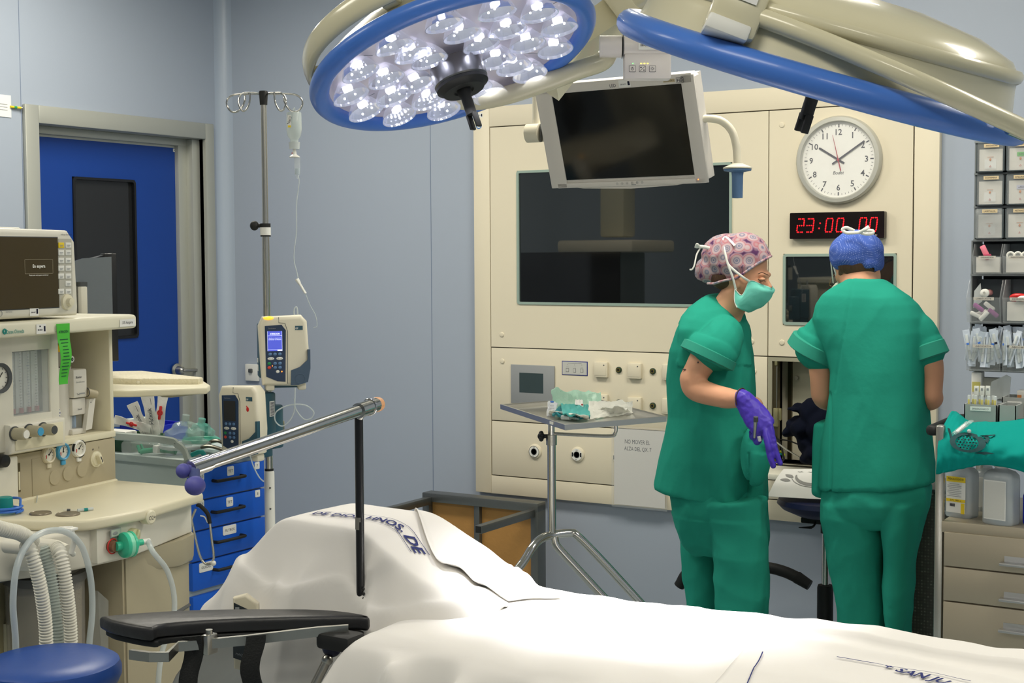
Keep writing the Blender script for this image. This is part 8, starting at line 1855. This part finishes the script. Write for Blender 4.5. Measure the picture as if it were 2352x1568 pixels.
def mk(u, v):
    p = gcol[round(u*(nn_-1))][round(v*(mm_-1))]; o = 0.0016*math.sin(v*PI*9)*math.sin(PI*u)+0.003*nz((p.x*30, p.y*30, p.z*30), 1); return (p.x+o, p.y, p.z)
b.grid(mk, nn_-1, mm_-1, None, 0.0015); b.recalc = False
mk_o = obj('face_mask', b, pl_, ang=180, label='mint green pleated face mask')
b = MB(mat=M_white); b.tube([p+V((0.0004, -0.0006, 0)) for p in rws[0]], 0.0028, None, 8, flat=0.4); b.tube([gcol[0][i] for i in range(mm_)], 0.0022, None, 8); obj('mask_edge', b, mk_o, label='white mask edging')
def tie(pts, r_=0.0042, fl=0.35, name='mask_tie', par=None, lab='white mask tie'):
    b = MB(mat=M_white); b.tube(spline(pts, 6), r_, None, 8, flat=fl, up=(0, -1, 0)); return obj(name, b, par or mk_o, label=lab)
tie([A(1722, 646, yn_+0.008), A(1706, 636, YA-0.083), A(1680, 615, YA-0.088), A(1660, 592, YA-0.082), A(1634, 572, YA-0.06)])
tie([A(1690, 665, yn_), A(1684, 640, YA-0.083), A(1673, 610, YA-0.089), A(1664, 575, YA-0.082), A(1660, 553, YA-0.062), A(1664, 544, YA-0.05), A(1672, 547, YA-0.055), A(1688, 564, YA-0.082)])
tie([A(1632, 572, YA-0.055), A(1645, 552, YA-0.045), A(1660, 546, YA-0.04)])
tie([A(1634, 571, YA-0.06), A(1618, 567, YA-0.07), A(1600, 566, YA-0.075)], 0.006)
tie([A(1606, 566, YA-0.075), A(1601, 561, YA-0.08), A(1598, 569, YA-0.075)], 0.005)
tie([A(1608, 570, YA-0.07), A(1600, 585, YA-0.075), A(1595, 608, YA-0.08), A(1590, 618, YA-0.08), A(1584, 619, YA-0.08)], 0.0028)
# scrub top
b = MB(mat=M_scrub)
stack(b, [(676, 1628, 1664, 0.050, 690), (690, 1606, 1692, 0.090, 712), (704, 1588, 1704, 0.135, 728), (722, 1574, 1710, 0.17, 742), (752, 1560, 1715, 0.190), (800, 1547, 1722, 0.190), (850, 1544, 1729, 0.180), (900, 1543, 1735, 0.175), (950, 1543, 1738, 0.175), (1000, 1534, 1748, 0.185), (1050, 1523, 1756, 0.192), (1100, 1514, 1757, 0.195, 1140), (1106, 1514, 1757, 0.193, 1158)], YA)
limb(b, [A(1662, 765, 4.56), A(1650, 785, 4.49), A(1638, 800, 4.465)], [0.062, 0.070, 0.072])
ca, cb = A(1636, 797, 4.46), A(1624, 822, 4.45); dC = (cb-ca).normalized()
b.tube([ca-dC*0.02, ca, cb, cb+dC*0.001], [0.070, 0.079, 0.083, 0.078], None, 28)
b.sph(A(1737, 1045, 4.52), (0.042, 0.07, 0.10), None, 20, 14); b.tube([A(1725, 1002, 4.47), A(1752, 1022, 4.50)], [0.014, 0.018], None, 10)
top = voxel(b, 0.006, 2)
el_line = lambda p: 0
def topfold(p):
    x, y = scr(p); k_ = fold(p, 0.007, 6, 1.8, 3)
    if 1560 < x < 1720 and y < 840: k_ += 0.006*(1-2*abs(nz((p.x*10+p.z*8, p.y*4, p.z*6), 1)))
    if y > 1040: k_ -= 0.007*math.exp(-((x-1721)/2.5)**2)
    if y > 1040 and x > 1722: k_ += 0.003
    return k_
displace(top, topfold)
obj('scrub_top', top, pl_, ang=180, label='green short sleeved scrub top')
b = MB(mat=mat('cuff_green', (40, 144, 124), 0.9)); b.tube([cb-dC*0.030, cb-dC*0.026, cb+dC*0.002, cb+dC*0.005], [0.086, 0.096, 0.098, 0.088], None, 32); cf = voxel(b, 0.005, 2) if False else b  # cuff green, nearly the same as the scrub cotton
obj('sleeve_cuff', cf, pl_, label='rolled sleeve cuff')
# trousers
b = MB(mat=M_scrubp)
stack(b, [(1095, 1548, 1735, 0.16), (1130, 1549, 1750, 0.175), (1165, 1556, 1756, 0.175), (1200, 1563, 1757, 0.160), (1235, 1574, 1756, 0.13), (1265, 1595, 1748, 0.08)], YA)
ya_, yb_2 = YA-0.085, YA+0.085
zb_ = 0.06
def legrows(rows, yc, xb0, xb1):
    pyb = py_at(zb_, (xb0+xb1)/2, yc); stack(b, rows+[(pyb, xb0, xb1, 0.075)], yc)
legrows([(1150, 1618, 1755, 0.10), (1220, 1636, 1757, 0.095), (1300, 1646, 1757, 0.088), (1370, 1652, 1757, 0.085)], ya_, 1665, 1752)
legrows([(1150, 1556, 1690, 0.10), (1220, 1568, 1668, 0.095), (1300, 1577, 1660, 0.088), (1370, 1583, 1658, 0.085)], yb_2, 1590, 1655)
tr = voxel(b, 0.007, 2); displace(tr, lambda p: fold(p, 0.009, 7, 2.6, 9)+0.006*(1-2*abs(nz((p.x*4, p.y*4, p.z*9), 1)))*(1 if p.z < 0.6 else 0.3)); obj('scrub_trousers', tr, pl_, ang=180, label='green scrub trousers')
for yl, px in ((YA-0.085, 1706), (YA+0.085, 1622)):
    an = V((onY(px, 1330, yl).x, yl, 0)); b = MB(mat=M_white); b.sph(an+V((0.07, 0, 0.045)), (0.125, 0.048, 0.045), None, 20, 10); b.box(an+V((0.06, 0, 0.012)), (0.25, 0.085, 0.024), bev=0.01); obj('clog', b, pl_, label='white clog')
# glove and hand
b = MB(mat=M_glove)
wG = A(1708, 916, 4.38); kG = A(1757, 985, 4.37)
b.tube([A(1697, 914, 4.383), A(1704, 915, 4.382), wG, wG.lerp(kG, 0.15)], [0.0325, 0.031, 0.030, 0.030], None, 20)
bkv = V((0.35, -0.9, 0.35))
d_ = (kG-wG).normalized(); s_v = d_.cross(bkv).normalized(); bk_ = s_v.cross(d_).normalized()
rg = []
for t_, hw, ht in ((0, 0.031, 0.028), (0.25, 0.037, 0.026), (0.6, 0.044, 0.022), (0.9, 0.043, 0.018), (1.0, 0.036, 0.013)):
    c = wG+(kG-wG)*t_; rg.append([c+s_v*hw*math.cos(2*PI*j/22)+bk_*ht*math.sin(2*PI*j/22) for j in range(22)])
b.loft(rg)
def fing(pts, r_=0.0098): limb(b, pts, [r_*1.1, r_*1.0, r_*0.95, r_*0.85], None, 14, 5)
fing([A(1768, 975, 4.375), A(1776, 1012, 4.37), A(1783, 1040, 4.37), A(1792, 1064, 4.372)])
fing([A(1755, 985, 4.365), A(1764, 1020, 4.355), A(1769, 1048, 4.355), A(1776, 1070, 4.357)], 0.0102)
fing([A(1744, 990, 4.365), A(1744, 1010, 4.375), A(1737, 1015, 4.40), A(1733, 1000, 4.415)])
fing([A(1734, 984, 4.37), A(1732, 1000, 4.385), A(1727, 1004, 4.405), A(1725, 992, 4.415)], 0.0088)
limb(b, [A(1727, 935, 4.375), A(1722, 958, 4.365), A(1725, 975, 4.372), A(1731, 988, 4.385)], [0.016, 0.0125, 0.011, 0.0092], None, 14, 5)
gv = voxel(b, 0.0035, 2); displace(gv, lambda p: 0.0012*(1-2*abs(nz(p, 55)))); obj('glove', gv, pl_, ang=180, label='purple nitrile glove on the right hand')
b = MB(mat=M_hair); dW = (wr-A(1660, 912, 4.40)).normalized(); b.torus(0.0325, 0.0018, None, 32, 8, X=frame(A(1703, 914, 4.38), V((0, 0, 1)).cross(dW), V((0, 0, 1)) - dW*dW.z)); obj('wrist_band', b, pl_, label='thin dark hair tie round the wrist')
t = thing('metal_instrument', 'slim metal and white instrument held in the purple glove above the pocket', 'instrument', A(1735, 985, 4.35))
b = MB(mat=M_steel); b.tube([A(1736, 958, 4.318), A(1735, 975, 4.325), A(1733, 1005, 4.335)], [0.0075, 0.006, 0.004], None, 12); b.tube([A(1736, 957, 4.318), A(1736, 968, 4.321)], 0.0078, M_dgrey, 12); obj('shaft', b, t)
b = MB(mat=M_white); b.tube([A(1743, 1002, 4.355), A(1746, 1012, 4.36)], 0.006, None, 10); obj('cap', b, t)
b = MB(mat=mat('tattoo_grey', (110, 92, 88), 0.7)); 
for (px, py, rx) in ((1571, 848, 0.008), (1603, 832, 0.003)):
    q = A(px, py, 4.43); q = q - (q-CAM).normalized()*0.0415; b.sph(q, (rx, 0.004, 0.0022 if rx > 0.004 else 0.003), None, 10, 6)
obj('tattoo', b, pl_, label='small grey tattoo mark and mole')

# ---- right person, seen from behind
YB2 = 4.60
pr_ = thing('person', 'person seen from behind in green scrubs and blue dotted cap, leaning over the wall niche', 'person', (onY(2010, 1300, YB2).x, YB2, 0))
def Bq(px, py, y=YB2): return onY(px, py, y)
sB = scl(YB2, 1970, 600)
YH = YB2+0.05
b = MB(mat=M_skin)
b.sph(Bq(1970, 588, YH), (52*sB, 0.088, 56*sB), None, 28, 18); b.sph(Bq(1968, 622, YH+0.02), (48*sB, 0.078, 46*sB), None, 26, 16); b.sph(Bq(1960, 655, YH+0.05), (34*sB, 0.055, 26*sB), None, 20, 12); b.sph(Bq(1955, 640, YH+0.115), (0.011, 0.018, 0.014), None, 12, 8)
for px, py in ((1924, 628), (2017, 636)): b.sph(Bq(px, py, YH+0.0), (0.008, 0.018, 0.030), None, 14, 10)
limb(b, [Bq(1970, 630, YH-0.01), Bq(1975, 660, YB2+0.01), Bq(1985, 700, YB2)], [0.060, 0.058, 0.075])
stack(b, [(690, 1915, 2070, 0.08), (720, 1900, 2110, 0.10), (800, 1915, 2115, 0.11), (900, 1925, 2110, 0.11), (1000, 1920, 2115, 0.12), (1080, 1910, 2125, 0.13), (1130, 1910, 2125, 0.13)], YB2)
limb(b, [Bq(1912, 735, YB2), Bq(1888, 810, YB2+0.0), Bq(1887, 905, YB2+0.0)], [0.045, 0.043, 0.036]); limb(b, [Bq(1887, 900, YB2), Bq(1895, 915, YB2+0.03), Bq(1925, 925, YB2+0.16), Bq(1950, 935, YB2+0.27)], [0.036, 0.037, 0.034, 0.026])
limb(b, [Bq(2092, 775, YB2), Bq(2137, 825, YB2), Bq(2141, 908, YB2)], [0.045, 0.038, 0.033]); limb(b, [Bq(2141, 905, YB2), Bq(2138, 918, YB2+0.03), Bq(2090, 925, YB2+0.16), Bq(2045, 935, YB2+0.27)], [0.033, 0.034, 0.033, 0.026])
hand(b, Bq(1950, 935, YB2+0.27), Bq(1968, 948, YB2+0.35), V((0, 0, 1)), curl=(25, 25, 28, 30), thumb=1); hand(b, Bq(2045, 935, YB2+0.27), Bq(2030, 948, YB2+0.35), V((0, 0, 1)), curl=(25, 25, 28, 30), thumb=-1)
for px, xk in ((1975, 1985), (2062, 2062)):
    top_ = Bq(px, 1150, YB2); kn = Bq(xk, 1330, YB2); an = V((Bq(xk, 1330, YB2).x, YB2, 0.09)); limb(b, [top_, top_.lerp(kn, 0.5), kn, an], [0.055, 0.044, 0.034, 0.028]); b.sph(an+V((0, 0.06, -0.04)), (0.042, 0.11, 0.04), None, 18, 10)
obj('body', voxel(b, 0.0055, 5), pr_, ang=180, label='bare elbows, nape and ears')
b = MB(mat=M_hair); b.sph(Bq(1970, 600, YH-0.002), (53.5*sB, 0.089, 50*sB), None, 32, 20); hh_ = voxel(b, 0.005, 2)
cull(hh_, lambda p: scr(p)[1] < 600 or p.y > YH+0.03 or (scr(p)[1] > 632+6*math.sin(scr(p)[0]*0.2)) or scr(p)[0] < 1926); displace(hh_, lambda p: 0.001); obj('hair', hh_, pr_, ang=180, label='dark hair below the cap')
def dots(nt, co):
    mp = nd(nt, 'ShaderNodeMapping'); mp.inputs['Rotation'].default_value = (0.6, 0.5, 0.78); nt.links.new(co, mp.inputs['Vector'])
    vor = nd(nt, 'ShaderNodeTexVoronoi', i_Scale=190.0); vor.inputs['Randomness'].default_value = 0.0; nt.links.new(mp.outputs[0], vor.inputs['Vector'])
    return ramp(nt, vor.outputs['Distance'], [(0.0, (200, 212, 240)), (0.16, (170, 185, 232)), (0.28, (78, 104, 184)), (1.0, (68, 94, 174))])
M_capb = node_mat('dotted_blue_cap', dots, 0.9, 0.1)
b = MB(mat=M_capb); b.sph(Bq(1967, 578, YH), (60*sB, 0.100, 50*sB), None, 40, 24); b.sph(Bq(1968, 592, YH), (60*sB, 0.098, 38*sB), None, 36, 20); b.sph(Bq(2005, 605, YH+0.0), (20*sB, 0.08, 20*sB), None, 20, 12)
cp = voxel(b, 0.005, 3); displace(cp, lambda p: 0.003*(1-2*abs(nz((p.x*20, p.y*20, p.z*16), 1))))
cull(cp, lambda p: scr(p)[1] > lerp(617, 615, 0)+(8 if scr(p)[0] > 2008 else 0)-0.05*(scr(p)[0]-1968) if p.y < YH+0.06 else scr(p)[1] > 600); obj('surgical_cap', cp, pr_, ang=180, label='blue white dotted surgical cap')
def tieB(pts, r_=0.0035, par=None): b = MB(mat=M_white); b.tube(spline(pts, 6), r_, None, 8, flat=0.35, up=(0, -1, 0)); return obj('mask_tie', b, par or pr_, label='white mask tie')
yt_ = YH-0.07
bow = [[Bq(1985, 532, yt_-0.02), Bq(1965, 534, yt_-0.03), Bq(1944, 534, yt_-0.03), Bq(1935, 527, yt_-0.03), Bq(1945, 523, yt_-0.03), Bq(1962, 530, yt_-0.02)], [Bq(1978, 532, yt_-0.02), Bq(1990, 524, yt_-0.03), Bq(1996, 520, yt_-0.03)], [Bq(1972, 534, yt_-0.02), Bq(1985, 528, yt_-0.04), Bq(1996, 521, yt_-0.04)], [Bq(1972, 532, yt_-0.02), Bq(1988, 537, yt_-0.03), Bq(2003, 536, yt_-0.03), Bq(2004, 530, yt_-0.03), Bq(1985, 529, yt_-0.03)]]
for pts in bow: tieB(pts, 0.0055)
tieB([Bq(1955, 536, YH-0.05), Bq(1932, 548, YH-0.045), Bq(1914, 575, YH-0.03), Bq(1909, 600, YH), Bq(1911, 625, YH+0.02), Bq(1914, 650, YH+0.04)], 0.0032)
tieB([Bq(1955, 538, YH-0.05), Bq(1934, 552, YH-0.052), Bq(1918, 580, YH-0.042), Bq(1914, 605, YH-0.02), Bq(1920, 630, YH-0.02), Bq(1926, 652, YH+0.03)], 0.0032)
b = MB(mat=mat('mask_pale', (206, 216, 196), 0.7)); b.grid(lambda u, v: tuple(Bq(lerp(1931, lerp(1906, 1924, abs(v-0.6)*1.2), u), lerp(646, 671, v)-6*u*(1-v)*0+4*u, YH+0.03+0.07*u)), 8, 8, None, 0.0012); b.recalc = False; obj('face_mask', b, pr_, ang=180, label='pale face mask edge')
b = MB(mat=mat('glasses_gold', (150, 120, 80), 0.3, metal=1)); b.tube([Bq(1920, 625, YH+0.0), Bq(1907, 643, YH+0.08), Bq(1905, 655, YH+0.09), Bq(1909, 657, YH+0.09)], 0.0012, None, 6); obj('glasses', b, pr_, label='thin spectacles arm')
# scrub top
b = MB(mat=M_scrub)
stack(b, [(644, 1948, 2030, 0.062), (650, 1940, 2040, 0.070), (664, 1915, 2064, 0.090), (680, 1893, 2090, 0.105), (700, 1880, 2108, 0.112), (730, 1872, 2124, 0.118), (765, 1880, 2132, 0.122), (800, 1900, 2130, 0.126), (850, 1912, 2128, 0.130), (900, 1908, 2128, 0.130), (960, 1899, 2132, 0.135), (1020, 1890, 2136, 0.140), (1080, 1886, 2140, 0.145), (1117, 1886, 2142, 0.147, 1107)], YB2)
b.box(Bq(1893, 1050, YB2+0.02), (0.036, 0.13, 0.24), bev=0.010, X=None); b.box(Bq(1899, 1122, YB2+0.03), (0.036, 0.11, 0.03), bev=0.008)
cL0, cL1 = Bq(1896, 735, YB2), Bq(1873, 822, YB2-0.0)
limb(b, [Bq(1935, 738, YB2), Bq(1905, 765, YB2), cL0.lerp(cL1, 0.7)], [0.060, 0.072, 0.080]); dL = (Bq(1862, 826, YB2)-Bq(1905, 740, YB2)).normalized(); cLc = Bq(1873, 806, YB2)
b.tube([cLc-dL*0.05, cLc, cLc+dL*0.010], [0.080, 0.089, 0.091], None, 28)
cRc = Bq(2132, 806, YB2); dR = (Bq(2150, 826, YB2)-Bq(2118, 740, YB2)).normalized(); limb(b, [Bq(2078, 745, YB2), Bq(2108, 768, YB2), cRc], [0.058, 0.056, 0.050]); b.tube([cRc-dR*0.03, cRc+dR*0.02], [0.052, 0.056], None, 24)
top = voxel(b, 0.006, 2)
def bf(p):
    x, y = scr(p); k_ = fold(p, 0.008, 5, 1.3, 21)
    if y > 900: k_ -= 0.008*math.exp(-((x-1908-0.0*(y-900))/2.5)**2)
    k_ -= 0.003*math.exp(-((x-lerp(1958, 1920, (y-650)/250))/2.0)**2)*(y < 900)
    return k_
displace(top, bf); obj('scrub_top', top, pr_, ang=180, label='green short sleeved scrub top from behind')
b = MB(mat=MC['cuff_green']); b.tube([cLc-dL*0.032, cLc-dL*0.028, cLc+dL*0.010, cLc+dL*0.014], [0.088, 0.094, 0.0975, 0.090], None, 32); obj('sleeve_cuff', b, pr_, label='rolled left sleeve cuff')
b = MB(mat=MC['cuff_green']); b.tube([cRc-dR*0.024, cRc-dR*0.02, cRc+dR*0.02, cRc+dR*0.024], [0.054, 0.059, 0.062, 0.055], None, 28); obj('sleeve_cuff', b, pr_, label='rolled right sleeve cuff')
b = MB(mat=M_scrubp)
stack(b, [(1095, 1912, 2120, 0.120), (1122, 1897, 2136, 0.134), (1150, 1896, 2132, 0.140), (1172, 1899, 2126, 0.128), (1200, 1910, 2112, 0.09)], YB2)
def legB(rows, xb0, xb1): pyb = py_at(zb_, (xb0+xb1)/2, YB2); stack(b, rows+[(pyb, xb0, xb1, 0.08)], YB2)
legB([(1150, 1896, 2020, 0.125), (1250, 1906, 2030, 0.11), (1365, 1927, 2031, 0.10), (1420, 1933, 2032, 0.095)], 1942, 2024)
legB([(1150, 2030, 2130, 0.125), (1250, 2038, 2108, 0.11), (1365, 2038, 2099, 0.10), (1440, 2040, 2090, 0.095)], 2040, 2086)
tr = voxel(b, 0.007, 2); displace(tr, lambda p: fold(p, 0.008, 7, 2.6, 31)+0.008*(1-2*abs(nz((p.x*5+p.z*4, p.y*4, p.z*7-p.x*3), 1)))*(0.6)); obj('scrub_trousers', tr, pr_, ang=180, label='green scrub trousers from behind')
for xk in (1985, 2066):
    an = V((Bq(xk, 1330, YB2).x, YB2, 0)); b = MB(mat=M_white); b.sph(an+V((0, 0.07, 0.045)), (0.048, 0.125, 0.045), None, 20, 10); b.box(an+V((0, 0.06, 0.012)), (0.085, 0.25, 0.024), bev=0.01); obj('clog', b, pr_, label='white clog')
